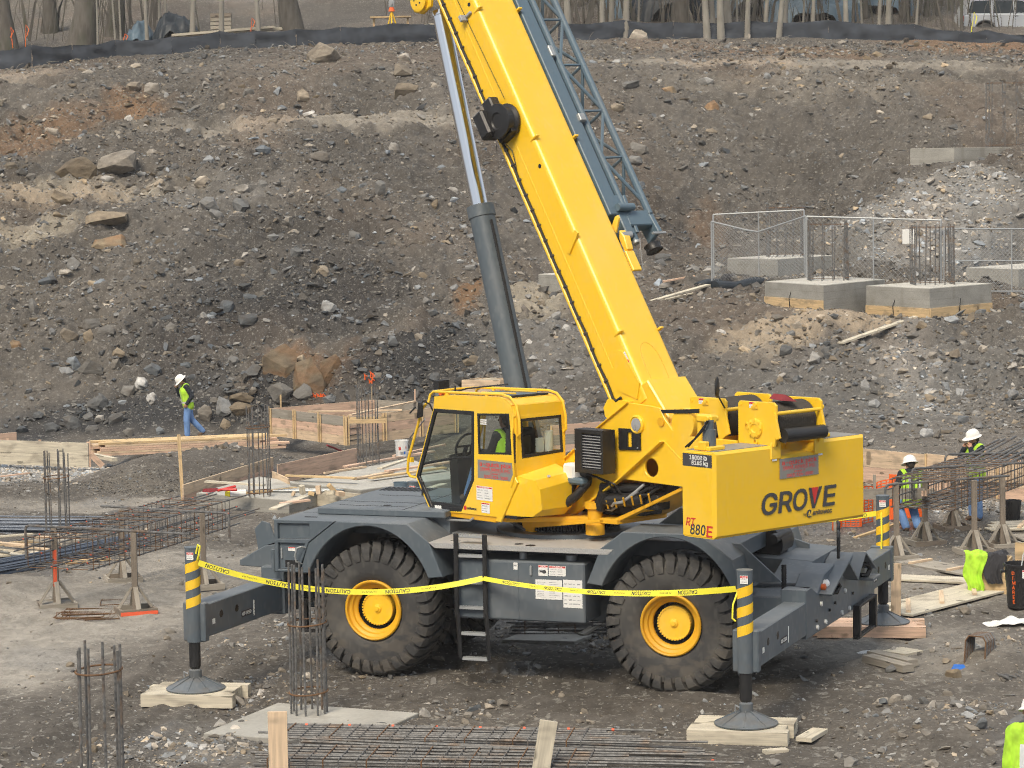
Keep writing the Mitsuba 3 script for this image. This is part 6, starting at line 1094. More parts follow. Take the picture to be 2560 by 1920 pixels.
add('handle', M().box(c_ + V3(-rb - .07, -.05, .56), c_ + V3(-rb, .05, .60), .01), 'black', k); add('rope', M().tube([c_ + V3(-.06, -.22, .66), c_ + V3(.0, -.1, .86), c_ + V3(.12, .0, 1.0), c_ + V3(.2, .05, .95)], .01, 6), 'galv', k)
for i, ch in enumerate('DEMAREE'[::-1]):
    a = math.pi * 1.5 - .72; e_ = V3(math.cos(a), math.sin(a), 0); t_ = V3(-e_[1], e_[0], 0); z_ = .09 + i * .076; rr_ = rb * (.85 + .13 * z_ / .66) + .004
    tm = meshkit.text_mesh(ch, .055, .002, True); v = tm.vertices - [tm.vertices[:, 0].mean(), 0, 0]
    add('lettering', M().raw(v, tm.faces).xf(frame_m(c_ + e_ * rr_ + ZZ * z_, t_, V3(0, 0, 1) + e_ * .05, e_)), 'orange', k)
a = math.pi * 1.5 - .05; e_ = V3(math.cos(a), math.sin(a), 0); t_ = V3(-e_[1], e_[0], 0); decal(frame_m(c_ + e_ * (rb * 1.0 + .0) + ZZ * .50 - t_ * .04, t_, ZZ, e_), .09, .13, k, rows=3, hd=.2, word='')
tag(add('glove', M().hull([V3(*(6.051, 34.819, 0.02)) + V3(*q) for q in ((-.1, -.05, 0), (.12, -.03, 0), (.13, .05, .0), (-.09, .06, .0), (-.06, 0, .08), (.08, .02, .07))]), 'blue'), 'bright blue plastic scrap on the ground near the leaning stirrups', 'plastic scrap')
def rag(label, c, w, d, h, seed, bsdf='white'):
    U, W = np.meshgrid(np.linspace(-1, 1, 22), np.linspace(-1, 1, 12), indexing='ij'); n1 = meshkit.fbm(np.stack([U * 2, W * 2, U * 0 + seed], -1), 3, seed); q = np.clip(1 - (U ** 2 + W ** 2 * .8), 0, 1) ** .5
    P = V3(*c) + np.stack([U * w / 2, W * d / 2 + .1 * w * n1, .01 + q * h * n1 * 1.5], -1); i = np.arange(22 * 12).reshape(22, 12)
    tag(add('sheeting', (P.reshape(-1, 3), np.stack([i[:-1, :-1], i[1:, :-1], i[1:, 1:], i[:-1, 1:]], -1).reshape(-1, 4)), bsdf, None, True), label, 'sheeting')
rag('white plastic sheeting crumpled on the dirt at the right edge', (7.448, 38.24, 0.0), .9, .3, .12, 2); rag('scrap of white sheeting in front of the far right timber mat', (5.106, 36.206, 0.0), .5, .08, .03, 5); rag('whitish plastic scrap on the ground behind the left rebar', (-7.077, 57.48, 0.0), .7, .3, .08, 7)
# --- orange mesh
k = thing('safety_fence', 'sagging orange plastic mesh fence right of the counterweight', 'mesh fence'); A_, B_, m_ = V3(*(6.064, 48.532, 0.0)), V3(*(7.965, 50.822, 0.0)), M()
nx_, nz_ = 42, 13; P = np.array([[A_ + (B_ - A_) * (i / nx_) + V3(.08 * math.sin(i * .7), .22 * math.sin(i * .35) + .1 * (nz_ - j) / nz_, 0) + ZZ * (.03 + (.62 + .18 * (i / nx_) + .05 * math.sin(i * .5)) * j / nz_) for j in range(nz_ + 1)] for i in range(nx_ + 1)])
for j in range(nz_ + 1): ribbon(P[:, j], .022, V3(0, -1, 0), m_)
for i in range(0, nx_ + 1): ribbon(P[i], .022, V3(.2, -1, 0), m_)
add('net', m_, 'orange', k); tag(k + '__net', kind='stuff')
for f in (.02, .5, .98): p_ = A_ + (B_ - A_) * f; wadd('stake', p_, p_ + ZZ * .95, .05, .05, k, 3, (1, 0, 0))
tag(add('orange_flagging', M().hull([V3(*(7.637, 49.77, 0.0)) + V3(*q) for q in ((-.35, 0, .05), (.35, .02, .1), (-.32, .02, .95), (.1, .03, .9), (.3, .1, .2), (-.3, .12, .5))]), 'orange'), 'bright orange sheet hanging beside the seated worker', 'sheet')
slab('pale concrete pad glimpsed under the crane between the wheels', [(-0.208, 37.574, 0.0), (0.846, 37.326, 0.0), (1.208, 37.975, 0.0), (0.138, 38.27, 0.0)], -.1, .045, bev=.005)
slab('flat concrete pad under the rebar in front of the crane', [(-3.9, 31.464, 0.0), (-2.015, 30.7, 0.0), (-1.262, 32.453, 0.0), (-3.139, 33.239, 0.0)], -.1, .05, bev=.01)
cage('low rebar cage lying on the far side under the crane', (0.035, 38.276, 0.05), (1.495, 38.215, 0.05), .5, .22, 3, 6, 0)
plank('board leaning at the right rear wheel', (0.962, 37.799, 0.05), (1.445, 38.283, 0.25), .12, .04, 3)

# --- footings on the bank
def block(label, A, yA, c_top, side_l, side_r, hh=None, group=None, form=None, name='footing'):
    """A poured block: A the front corner's foot, its top edge at c_top, further top corners at side_l and side_r."""
    return None
FT = [([(7.375, 74.525), (8.711, 71.51), (10.878, 74.716), (9.542, 77.731)], 2.948, 3.669, 1), ([(10.074, 72.804), (11.493, 70.49), (13.649, 72.923), (12.23, 75.237)], 2.737, 3.577, 3), ([(6.998, 82.856), (8.429, 80.996), (10.559, 84.02), (9.128, 85.88)], 3.498, 4.081, 0), ([(14.321, 80.777), (15.612, 78.999), (18.093, 81.859), (16.802, 83.637)], 3.001, 3.727, 0), ([(14.481, 93.0), (15.942, 92.3), (20.418, 95.5), (18.957, 96.2)], 6.94, 7.566, 0), ([(0.879, 80.057), (1.62, 79.0), (2.733, 80.746), (1.992, 81.803)], 3.125, 3.779, 0)]
FL = ('concrete footing with one form board along its foot, left of the front pair', 'concrete footing with golden form boards round its foot, right of the front pair', 'concrete footing behind the left mesh fence panel', 'large concrete footing behind the right mesh fence panel', 'concrete footing high on the bank at the right edge, with tall bars', 'small concrete footing half hidden behind the boom')
for i, (pts, z0, z1, fm) in enumerate(FT):
    key = slab(FL[i], pts, z0 - .5, z1); q = [V3(*p, 0) for p in pts]
    for a, b, on in ((q[0], q[1], fm & 1), (q[1], q[2], fm & 2)):
        if on:
            n_ = np.cross(b - a, ZZ); n_ /= np.linalg.norm(n_); n_ = n_ if n_[1] < 0 else -n_; wadd('form_board', a + n_ * .016 + ZZ * (z0 + .14), b + n_ * .016 + ZZ * (z0 + .14), .028, .30, key, 1)
            for f in (.45,): p_ = a + (b - a) * f + n_ * .03; add('tie_wire', M().tube([p_ + ZZ * (z0 + .02), p_ + n_ * .03 + ZZ * (z0 + .3), p_ + V3(.05, 0, 0) + ZZ * (z0 + .5)], .012, 5), 'black', key)
for i, (c_, h_, rc2, nb, l_) in enumerate(((0, 1.75, (1.1, .9), 14, 'upright bars rising from the left one of the front footings on the bank'), (1, 1.75, (1.1, .9), 16, 'upright bars rising from the right one of the front footings on the bank'), (2, 1.7, (1.15, .9), 18, 'upright bars behind the left mesh fence panel'), (4, 2.5, (1.7, .9), 14, 'tall thin bars on the highest footing at the right edge'))):
    pts, z0, z1, _ = FT[c_]; cc = np.mean([(p[0], p[1]) for p in pts], 0); cc = V3(cc[0] + (0.1, .1, .15, .9)[i], cc[1], 0)
    column(l_, cc, z1, h_, 0, nb, (h_ * .93, .08), .018, (0, 0), rc2, .04)
# --- chain-link panels
def mesh_panel(label, A, B, h, top=None, mids=(.5,), rail=None, sp=.12):
    A, B = V3(*A), V3(*B); k = thing('fence_panel', label, 'mesh fence', None); e = B - A; L_ = np.linalg.norm(e); top = top or (lambda f: h)
    Pt = lambda x, f: A + e * x + ZZ * (f * top(x))
    for x in (0, *mids, 1): add('post', M().cyl(Pt(x, 0), Pt(x, 1), .026 if x in (0, 1) else .02, n=8), 'galv', k, 35)
    xs = np.linspace(0, 1, 9); add('rail', M().tube([Pt(x, 1) for x in xs], .024, 8), 'galv', k, 35)
    if rail: [add('rail', M().tube([Pt(x, f) for x in xs], .02, 8), 'galv', k, 35) for f in rail]
    m_ = M(); n = int((L_ + h) / sp); wv = V3(0, 0, 0)
    for i in range(n):
        for sg in (1, -1):
            d0 = i * sp; pts = []
            for q in (0, 1):
                x = (d0 - q * h) / L_ if sg > 0 else 1 - (d0 - q * h) / L_; f = q
                pts.append([x, f])
            (x0, f0), (x1, f1) = pts; cl = lambda x, xa, fa, xb, fb: fa + (fb - fa) * (x - xa) / (xb - xa)
            if max(x0, x1) < 0 or min(x0, x1) > 1: continue
            seg = [(min(max(x, 0), 1), cl(min(max(x, 0), 1), x0, f0, x1, f1)) for x in (x0, x1)]
            a, b = Pt(*seg[0]), Pt(*seg[1]); m_.tube([a, b], .0034, 3, caps=False)
    add('chain_link', m_, 'galv', k); tag(k + '__chain_link', kind='stuff'); return k
FP = [((6.04, 77.0, 3.616), (8.638, 75.0, 3.736)), ((6.294, 79.5, 3.594), (8.985, 78.5, 3.702)), ((8.665, 75.0, 3.722), (12.315, 73.5, 3.575)), ((12.575, 74.5, 3.26), (16.578, 75.0, 3.169))]
bend = lambda x: 1.80 - .42 * max(0, 1 - abs(x - .48) / .52)
mesh_panel('left mesh fence panel with its top rail bent down in the middle', FP[0][0], FP[0][1], 1.8, bend, ()); mesh_panel('mesh fence panel standing just behind the bent one', FP[1][0], FP[1][1], 1.95, None, (.5,))
mesh_panel('middle mesh fence panel behind the front footings', FP[2][0], FP[2][1], 1.8, None, (.5,), None, .16); mesh_panel('right mesh fence panel with a bright middle rail', FP[3][0], FP[3][1], 1.85, None, (.5,), (.5, .02))
p_ = V3(*FP[2][0]) * .24 + V3(*FP[2][1]) * .76; tag(add('notice', M().box(p_ + V3(-.18, -.06, 1.1), p_ + V3(.18, -.045, 1.52)), 'white'), 'blank whitish notice on the middle mesh fence panel', 'notice')
# --- rolls of black fabric and planks on the bank
for i, (a, b, r, l_) in enumerate((((5.818, 80.098, 3.175), (7.475, 83.427, 3.326), .17, 'rolled black fabric lying left of the front footings, at the back'), ((6.316, 79.295, 3.145), (8.05, 80.925, 3.216), .19, 'rolled black fabric lying left of the front footings, at the front'), ((6.863, 81.531, 3.239), (7.877, 84.179, 3.41), .2, 'short roll of black fabric with a folded brown end'))):
    a, b = V3(*a) + ZZ * r * .7, V3(*b) + ZZ * r * .7; t_ = np.linspace(0, 1, 16)[:, None]; pth = a + (b - a) * t_ + ZZ * .04 * np.sin(t_ * 9 + i)
    tag(add('fabric_roll', M().tube(pth, r * (.8 + .35 * meshkit.noise(np.hstack([t_ * 5, t_ * 0, t_ * 0 + i]))), 12), 'tarp' if i < 2 else 'dark_cloth', None, 40), l_, 'fabric roll')
for a, b, w_, tn_, l_ in (((8.83, 68.916, 2.087), (11.451, 71.2, 2.583), .2, 5, 'long weathered plank lying on the bank below the front footings'), ((4.07, 76.611, 3.031), (6.101, 79.293, 3.149), .2, 5, 'pale plank on the bank right behind the boom'), ((4.133, 77.243, 3.096), (6.963, 80.993, 3.202), .12, 5, 'long thin board behind the pale plank on the bank'), ((4.654, 81.408, 3.282), (5.888, 82.258, 3.313), .08, 2, 'thin reddish lath on the bank right of the boom')):
    a, b = V3(*a), V3(*b); a[2] = gz(a[0], a[1]) + .08; b[2] = gz(b[0], b[1]) + .08; plank(l_, a, b, w_, .05, tn_)

# ---------------------------------------------------------------- silt fence, trees, what stands behind them
def fence_run(label, pts, key0=None):
    """pts: (x, y, ground z, top z). Panels of black cloth between wooden stakes."""
    k = thing('silt_fence', label, 'silt fence'); rs = random.Random(int(abs(pts[0][0]) * 100))
    for i in range(len(pts) - 1):
        a, b = np.array(pts[i]), np.array(pts[i + 1]); n = 26; mrow = 7; G_ = np.zeros((n, mrow, 3))
        for q in range(n):
            f = q / (n - 1); p = a + (b - a) * f; sag = .10 * math.sin(math.pi * f) * rs.uniform(.7, 1.1)
            for r in range(mrow):
                h = r / (mrow - 1); w = .10 * (meshkit.noise(np.array([p[0] * .9, h * 2.2, i * 3.1])) - .5) + .12 * math.sin(math.pi * h) * (meshkit.noise(np.array([p[0] * 2.2 + h * 3, h * 5, 9.0])) - .5)
                G_[q, r] = (p[0], p[1] + float(w) * 2, p[2] - .1 + (p[3] - p[2] + .1 - sag * h) * h)
        ii = np.arange(n * mrow).reshape(n, mrow)
        add('panel', (G_.reshape(-1, 3), np.stack([ii[:-1, :-1], ii[1:, :-1], ii[1:, 1:], ii[:-1, 1:]], -1).reshape(-1, 4)), 'silt', k, True)
        wadd('stake', (a[0], a[1] + .06, a[2] - .2), (a[0], a[1] + .06, a[3] + .05), .045, .045, k, 4, (1, 0, 0))
    return k
fence_run('black silt fence along the top of the bank, left of the boom', [(-21.17, 105.33, 11.46, 12.259), (-19.32, 105.49, 11.51, 12.461), (-17.88, 106.63, 11.76, 12.493), (-16.26, 107.83, 11.99, 12.736), (-13.88, 107.6, 12.09, 12.817), (-11.97, 108.34, 12.31, 13.055), (-10.45, 108.03, 12.28, 13.032), (-8.77, 108.25, 12.32, 13.092), (-6.95, 108.49, 12.38, 13.152), (-4.76, 109.42, 12.49, 13.322), (-1.65, 110.32, 12.54, 13.401)])
fence_run('black silt fence along the top of the bank, right of the boom', [(2.23, 111.71, 12.59, 13.338), (5.09, 112.87, 12.66, 13.497), (7.3, 113.1, 12.63, 13.393), (10.61, 113.2, 12.64, 13.384), (14.04, 112.82, 12.48, 13.344), (17.78, 112.77, 12.38, 13.099), (19.7, 112.69, 12.24, 12.782), (20.94, 113.05, 12.24, 12.821), (23.24, 113.46, 12.22, 12.564)])
RT_ = random.Random(77)
def tree(label, x, y, r, h, bsdf, lean=0.0, limbs=7, name='tree', twig=True, group=None, split=.3):
    k = thing(name, label, 'tree', group); z = gz(x, y) - .3; b = V3(x, y, z); n = 9
    pts = [b + V3(lean * h * f + .12 * r * 8 * math.sin(f * 5 + x), .05 * math.sin(f * 4 + y), h * f) for f in np.linspace(0, 1, n)]; rad = [r * (1.25 if i == 0 else 1) * (1 - .75 * i / (n - 1)) for i in range(n)]
    add('trunk', M().tube(pts, rad, 10), bsdf, k, 50); cr = M()
    for i in range(limbs):
        f = RT_.uniform(split, .95); p = pts[0] + (pts[-1] - pts[0]) * f; a = RT_.uniform(0, 6.28); l = h * (1 - f) * RT_.uniform(.35, .7) + .6; e = V3(math.cos(a), math.sin(a), RT_.uniform(.5, 1.3)); rr_ = r * (1 - .75 * f) * .5
        q = [p, p + e * l * .5 + V3(0, 0, .05 * l), p + e * l + V3(0, 0, .25 * l)]; cr.tube(q, [rr_, rr_ * .6, .01], 5)
        for t_ in range(4 if twig else 1):
            s_ = q[0] + (q[2] - q[0]) * RT_.uniform(.3, .95); a2 = a + RT_.uniform(-1.2, 1.2); l2 = l * RT_.uniform(.25, .5); cr.tube([s_, s_ + V3(math.cos(a2), math.sin(a2), RT_.uniform(.2, 1.2)) * l2], [rr_ * .35, .006], 4)
    add('crown', cr, bsdf, k, 50)
    return k
BT = [(-22.107, 115.0, 0.42, 0.0), (-20.951, 121.0, 0.34, 0.0), (-18.762, 113.5, 0.6, 0.0), (-18.249, 119.0, 0.42, 0.02), (-9.286, 114.5, 0.5, 0.0)]
for (x, y, r, ln), l in zip(BT, ('thick dark tree trunk at the very left behind the silt fence', 'dark tree trunk with hanging blue ribbon, behind the thick ribboned one', 'thickest tree trunk, tied with a bright blue ribbon, upper left', 'grey tree trunk with a faint blue ribbon, fourth from the left', 'tree trunk with a blue ribbon standing before the pale gravel heap')):
    k = tree(l, x, y, r, 15, 'bark', ln)
    if 'ribbon' in l: z = gz(x, y); add('ribbon', M().tube([V3(x + (r * 1.12) * math.cos(a), y + (r * 1.12) * math.sin(a), 15.65 - .003 * 0 + (y - 113) * .06 + .08 * math.sin(a)) for a in np.linspace(0, 6.28, 24, endpoint=False)], .05, 4, closed=True), 'blue', k)
PO = [(-15.615, 113.0, 0.09, 0.0), (-15.143, 114.0, 0.08, 0.0), (-16.971, 112.5, 0.05, -0.03), (-16.765, 112.6, 0.05, 0.0), (-15.161, 116.0, 0.05, 0.0), (-13.539, 112.5, 0.13, 0.0), (-12.25, 111.0, 0.12, 0.0), (-10.781, 112.0, 0.11, 0.0), (-17.616, 111.5, 0.05, 0.01), (-10.012, 124.0, 0.06, 0)]
for i, (x, y, r, ln) in enumerate(PO): tree(('slim grey trunk behind the fence, left of the tarps', 'slim grey trunk behind the fence, above the left tarp', 'thin leaning sapling right of the fourth thick trunk', 'thin upright sapling next to the leaning one', 'thin sapling between two slim trunks', 'pale straight trunk at the left end of the top lumber pile', 'pale straight trunk in front of the top lumber pile', 'pale straight trunk right of the top lumber pile', 'thin stem right beside the thickest trunk', 'thin stem behind the tree on the gravel heap')[i], x, y, r, 11, 'pale_bark', ln, 6)
WOODS = [(1217,113,.13,.0),(1238,112.6,.16,.01),(1274,118,.05,0),(1318,113,.12,0),(1338,115,.13,.0),(1367,113,.15,.0),(1390,117,.06,.02),(1462,118,.42,.0),(1500,121,.36,.0),(1533,113,.15,.0),(1549,114,.12,.01),(1567,113,.16,.03),(1586,114,.18,.02),(1604,117,.06,.0),(1628,113,.12,.03),(1664,113.5,.10,.05),(1693,113,.12,.05),(1703,114,.10,.04),(1740,116,.05,.05),(1760,115,.09,.02),(1772,118,.06,.02),(1831,113,.12,.02),(1850,118,.07,.05),(1870,117,.05,-.02),(1881,119,.16,.03),(1908,115,.08,.05),(1931,115,.13,.02),(1962,118,.2,.02),(1985,116,.06,.05),(2004,120,.14,.03),(2046,116,.06,-.25),(1690,124,.12,.02),(1420,124,.16,.0),(1800,125,.18,.0),(1650,126,.14,.0),(1900,128,.2,.01),(1300,125,.15,.0),(1560,128,.18,0),(1740,130,.2,0),(2035,126,.18,0),(1960,130,.2,.0),(2120,128,.2,.0),(2180,126,.16,.0),(2210,130,.2,.0),(1460,132,.2,.0),(1350,131,.18,.0)]
ORD = 'first second third fourth fifth sixth seventh eighth ninth tenth eleventh twelfth thirteenth fourteenth fifteenth sixteenth seventeenth eighteenth nineteenth twentieth twenty-first twenty-second twenty-third twenty-fourth twenty-fifth'.split()
near_ = [i for i in sorted(range(len(WOODS)), key=lambda i: WOODS[i][0]) if WOODS[i][1] < 117.5 and WOODS[i][2] < .3 and WOODS[i][3] > -.1]
for i, (u, y, r, ln) in enumerate(WOODS):
    x = (u * 2560 / 2212 - 1280) / 6430 * y; near = i in near_
    lab = {7: 'broad dark trunk among the thin trees right of the boom', 8: 'broad dark trunk next right of the broadest one behind the fence', 30: 'slanting thin trunk leaning across to the parked vehicle'}.get(i)
    if near: lab = '%s pale trunk close behind the silt fence, %s counted from the boom' % ('hair-thin' if r < .075 else 'slim' if r < .125 else 'stout', ORD[near_.index(i)])
    tree(lab or 'leafless tree deep in the wood right of the boom', x, y, r, 13, 'bark' if i in (7, 8) or not near else 'pale_bark', ln, 8, group='trees deep in the wood' if not lab else 'slim pale trees behind the fence' if near else None, split=.15)
br = M(); rb_ = random.Random(31)
for i in range(9500):
    y = rb_.uniform(116, 175); x = rb_.uniform(-.26, .26) * y
    if x < -4 and y < 142 and rb_.random() < (.6 if x < -16 and y < 124 else .95): continue
    z = gz(x, y) if i % 7 == 0 else float(base_z(np.array([x]), np.array([y]))[0]); h = rb_.uniform(.8, 4.5); a = rb_.uniform(0, 6.28); w = rb_.uniform(.015, .04) if rb_.random() < .85 else .09
    br.tube([V3(x, y, z - .1), V3(x + .12 * h * math.cos(a), y, z + h * .6), V3(x + .3 * h * math.cos(a), y + .2 * h * math.sin(a), z + h)], [w, w * .7, .006], 3, caps=False)
add('undergrowth', br, 'bark'); tag('undergrowth', 'leafless brush and saplings covering the wooded hill behind the fence', 'brush', kind='stuff')
tw = M()
for i in range(420):
    x = rb_.uniform(-24, 24); y = rb_.uniform(103, 111.5); z = gz(x, y); a = rb_.uniform(0, 6.28); l = rb_.uniform(.2, .8); e = V3(math.cos(a) * l, math.sin(a) * l * .4, rb_.uniform(.0, .5) * l)
    tw.tube([V3(x, y, z), V3(x, y, z) + e * .5 + V3(0, 0, .08), V3(x, y, z) + e], [.014, .012, .006], 4)
add('dead_twigs', tw, 'pale_bark'); tag('dead_twigs', 'dead twigs and roots lying along the foot of the silt fence', 'twigs', kind='stuff')
# tarps, lumber, table and tripod on the plateau
def heap(label, c, w, d_, h, seed, bsdf='tarp', cat='tarpaulin', name='tarpaulin'):
    U, W = np.meshgrid(np.linspace(-1, 1, 30), np.linspace(-1, 1, 16), indexing='ij'); n1 = meshkit.fbm(np.stack([U * 2.2, W * 2.2, U * 0 + seed], -1), 4, seed); q = np.clip(1 - (U ** 2 + W ** 2) * .8, 0, 1) ** .5
    z0 = ground_z(c[0] + U * w / 2, c[1] + W * d_ / 2); P = np.stack([c[0] + U * w / 2, c[1] + W * d_ / 2, z0 - .5 + (q * (.4 + 1.1 * n1) * h + .5 * np.minimum(1, q * 4))], -1); i = np.arange(30 * 16).reshape(30, 16)
    tag(add(name, (P.reshape(-1, 3), np.stack([i[:-1, :-1], i[1:, :-1], i[1:, 1:], i[:-1, 1:]], -1).reshape(-1, 4)), bsdf, None, True), label, cat)
for i, (u, y, w, h, l) in enumerate(((322, 114, 1.2, 1.7, 'blue-grey tarpaulin bundle behind the fence, left of the black one'), (398, 113.5, 2.0, 2.1, 'folded black tarpaulin next to the top lumber pile'), (1450, 120, 3.4, 3.0, 'black plastic heap behind the thin trees, nearest the boom'), (1400, 121, 4.0, 2.4, 'long grey-blue plastic heap in the wood right of the boom'), (1640, 121, 5.0, 2.8, 'dark blue plastic heap in the middle of the thin trees'), (1760, 119, 4.5, 2.2, 'low plastic heap left of the parked vehicle'), (1900, 121, 4.0, 2.0, 'plastic heap with brush just left of the parked vehicle'))):
    heap(l, ((u * 2560 / 2212 - 1280) / 6430 * y, y), w, 2.4, h * .62, 3 + i, 'tarp' if i in (1, 2) else 'jib_blue')
def at_d(u, v, y): return None
TB = [(-14.359, 111.5, 13.091), (-10.145, 113.0, 13.461), (-12.46, 113.5, 13.488), (-5.927, 113.5, 13.82), (-4.144, 113.5, 13.83), (-4.923, 112.0, 14.03), (20.483, 118.0, 12.562)]
k = thing('lumber_pile', 'pale lumber pile showing above the silt fence on the left', 'lumber pile')
for i in range(5): wadd('plank', V3(*TB[0]) + V3(0, .25 * i, -.05 * (i % 2)), V3(*TB[1]) + V3(.3 * (i % 2), .25 * i, -.05 * (i % 2)), .24, .10, k, 5)
k = thing('timber_crate', 'small timber block stack on the lumber behind the pale trunk', 'timber stack'); c_ = V3(*TB[2])
for i in range(4): wadd('block', c_ + V3(-.45, 0, .18 * i), c_ + V3(.45, 0, .18 * i), .5, .15, k, 3 if i < 3 else 4)
k = thing('work_bench', 'low wooden bench behind the fence beside the survey tripod', 'bench'); a_, b_ = V3(*TB[3]), V3(*TB[4]); wadd('top', a_, b_, .5, .06, k, 1)
for p_ in (a_ + V3(.15, 0, 0), b_ - V3(.15, 0, 0)): wadd('leg', p_ - ZZ * 1.0, p_, .09, .09, k, 1, (1, 0, 0))
tag(add('plank', board(V3(*TB[4]) + V3(.3, .6, -.35), V3(*TB[4]) + V3(2.4, .6, -.2), .2, .05, (0, 0, 1), 5, R), 'wood'), 'pale plank behind the fence between the tripod and the boom', 'plank')
k = thing('survey_tripod', 'yellow survey tripod with an orange and white head on the bank top', 'tripod'); c_ = V3(*TB[5]); tp = c_ + ZZ * .0
for a in (.5, 2.6, 4.7): add('leg', M().tube([tp, tp + V3(.42 * math.cos(a), .42 * math.sin(a), -1.35)], .035, 6), 'yellow', k)
add('head', M().cyl(tp - ZZ * .05, tp + ZZ * .12, .14, .10, 14), 'orange', k); add('instrument', M().box(tp + V3(-.12, -.1, .12), tp + V3(.12, .1, .42), .03).cyl(tp + V3(0, -.16, .28), tp + V3(0, .14, .28), .06, n=12), 'print_grey', k)
for i, (u, v, y, h_, ang, bs) in enumerate(((558, 60, 111, .75, .3, 'orange'), (75, 90, 112, 1.0, .2, 'orange'), (48, 95, 112, .9, -.2, 'orange'), (282, 84, 110.5, .5, .5, 'orange'), (1000, 40, 111, .6, .6, 'orange'), (2102, 58, 113, 1.0, .5, 'tape'))):
    x = (u * 2560 / 2212 - 1280) / 6430 * y; z = gz(x, y) + .3; tag(add('marker_flag', M().tube([V3(x, y, z), V3(x + ang * .3, y, z + h_), V3(x + ang * .3 + .12, y, z + h_ * .8), V3(x + ang * .4, y - .05, z + h_ * .5)], .022, 5), bs), ('orange survey ribbon at the foot of the pale gravel heap', 'orange ribbon between the first two thick trunks', 'orange ribbon nearest the left edge behind the fence', 'orange ribbon on a short stake left of the tarps', 'orange tipped stake right of the survey tripod', 'yellow and orange ribbon tangled at the tail of the parked vehicle')[i], 'ribbon')
# --- parked vehicle
k = thing('parked_car', 'silver sport utility vehicle parked behind the fence at the upper right corner', 'car'); sx, sy, sz = TB[6]; mv = frame_m((sx, sy, sz), (.995, .08, 0), (-.08, .995, 0)); plain('car_silver', (.46, .48, .50), .3, .3); plain('dark_glass', (.02, .026, .03), .08)
body = [(0.0, .55), (.02, .95), (.10, 1.12), (.42, 1.18), (3.75, 1.16), (4.9, 1.02), (5.1, .85), (5.12, .5), (4.95, .42), (4.62, .42), *[(4.12 + .48 * math.cos(a), .42 + .46 * math.sin(a)) for a in np.linspace(.0, math.pi, 12)], (1.62, .42), *[(1.12 + .48 * math.cos(a), .42 + .46 * math.sin(a)) for a in np.linspace(.0, math.pi, 12)], (.3, .42)]
add('body', M().prism(body, -.95, .95, 'xz', .05).xf(mv), 'car_silver', k, 25)
roof_ = [(.12, 1.12), (.42, 1.86), (.65, 1.93), (2.75, 1.90), (3.0, 1.82), (3.78, 1.15)]
add('roof', M().prism(roof_, -.80, .80, 'xz', .06).xf(mv), 'car_silver', k, 25)
for gl in ([(.34, 1.24), (.52, 1.76), (1.42, 1.80), (1.38, 1.22)], [(1.55, 1.22), (1.56, 1.80), (2.42, 1.79), (2.46, 1.22)], [(2.58, 1.22), (2.55, 1.79), (2.88, 1.74), (3.42, 1.22)]): add('window', M().prism(gl, -.815, -.80, 'xz').xf(mv), 'dark_glass', k)
for wx in (1.12, 4.12):
    for wy in (-.86, .86): add('wheel', M().lathe([(0, -.11), (.24, -.12), (.26, -.10), (.37, -.10), (.385, -.05), (.385, .05), (.37, .1), (0, .1)], 24, (wx, wy, .385), axis=1).xf(mv), 'rubber', k, 35)
add('tail_lamp', M().box((-.01, -.955, .85), (.14, -.80, 1.10), .02).xf(mv), 'red', k); add('bumper', M().box((-.10, -.9, .45), (.2, .9, .68), .05).xf(mv), 'car_silver', k)
add('roof_rack', M().tube([(.7, -.7, 1.93), (.8, -.7, 2.0), (2.5, -.7, 1.98), (2.6, -.7, 1.9)], .025, 6).xf(mv), 'black', k); add('mirror', M().hull([(2.95 + a, -1.0 + b, 1.28 + c) for a in (0, .18) for b in (-.12, .1) for c in (-.08, .1)]).xf(mv), 'car_silver', k)
for hx in (1.75, 2.75): add('door_handle', M().box((hx - .3, -.97, 1.05), (hx - .12, -.945, 1.09), .008).xf(mv), 'black', k)
for hx in (1.50, 2.50): add('door_seam', M().box((hx - .006, -.953, .5), (hx + .006, -.949, 1.17)).xf(mv), 'print', k)

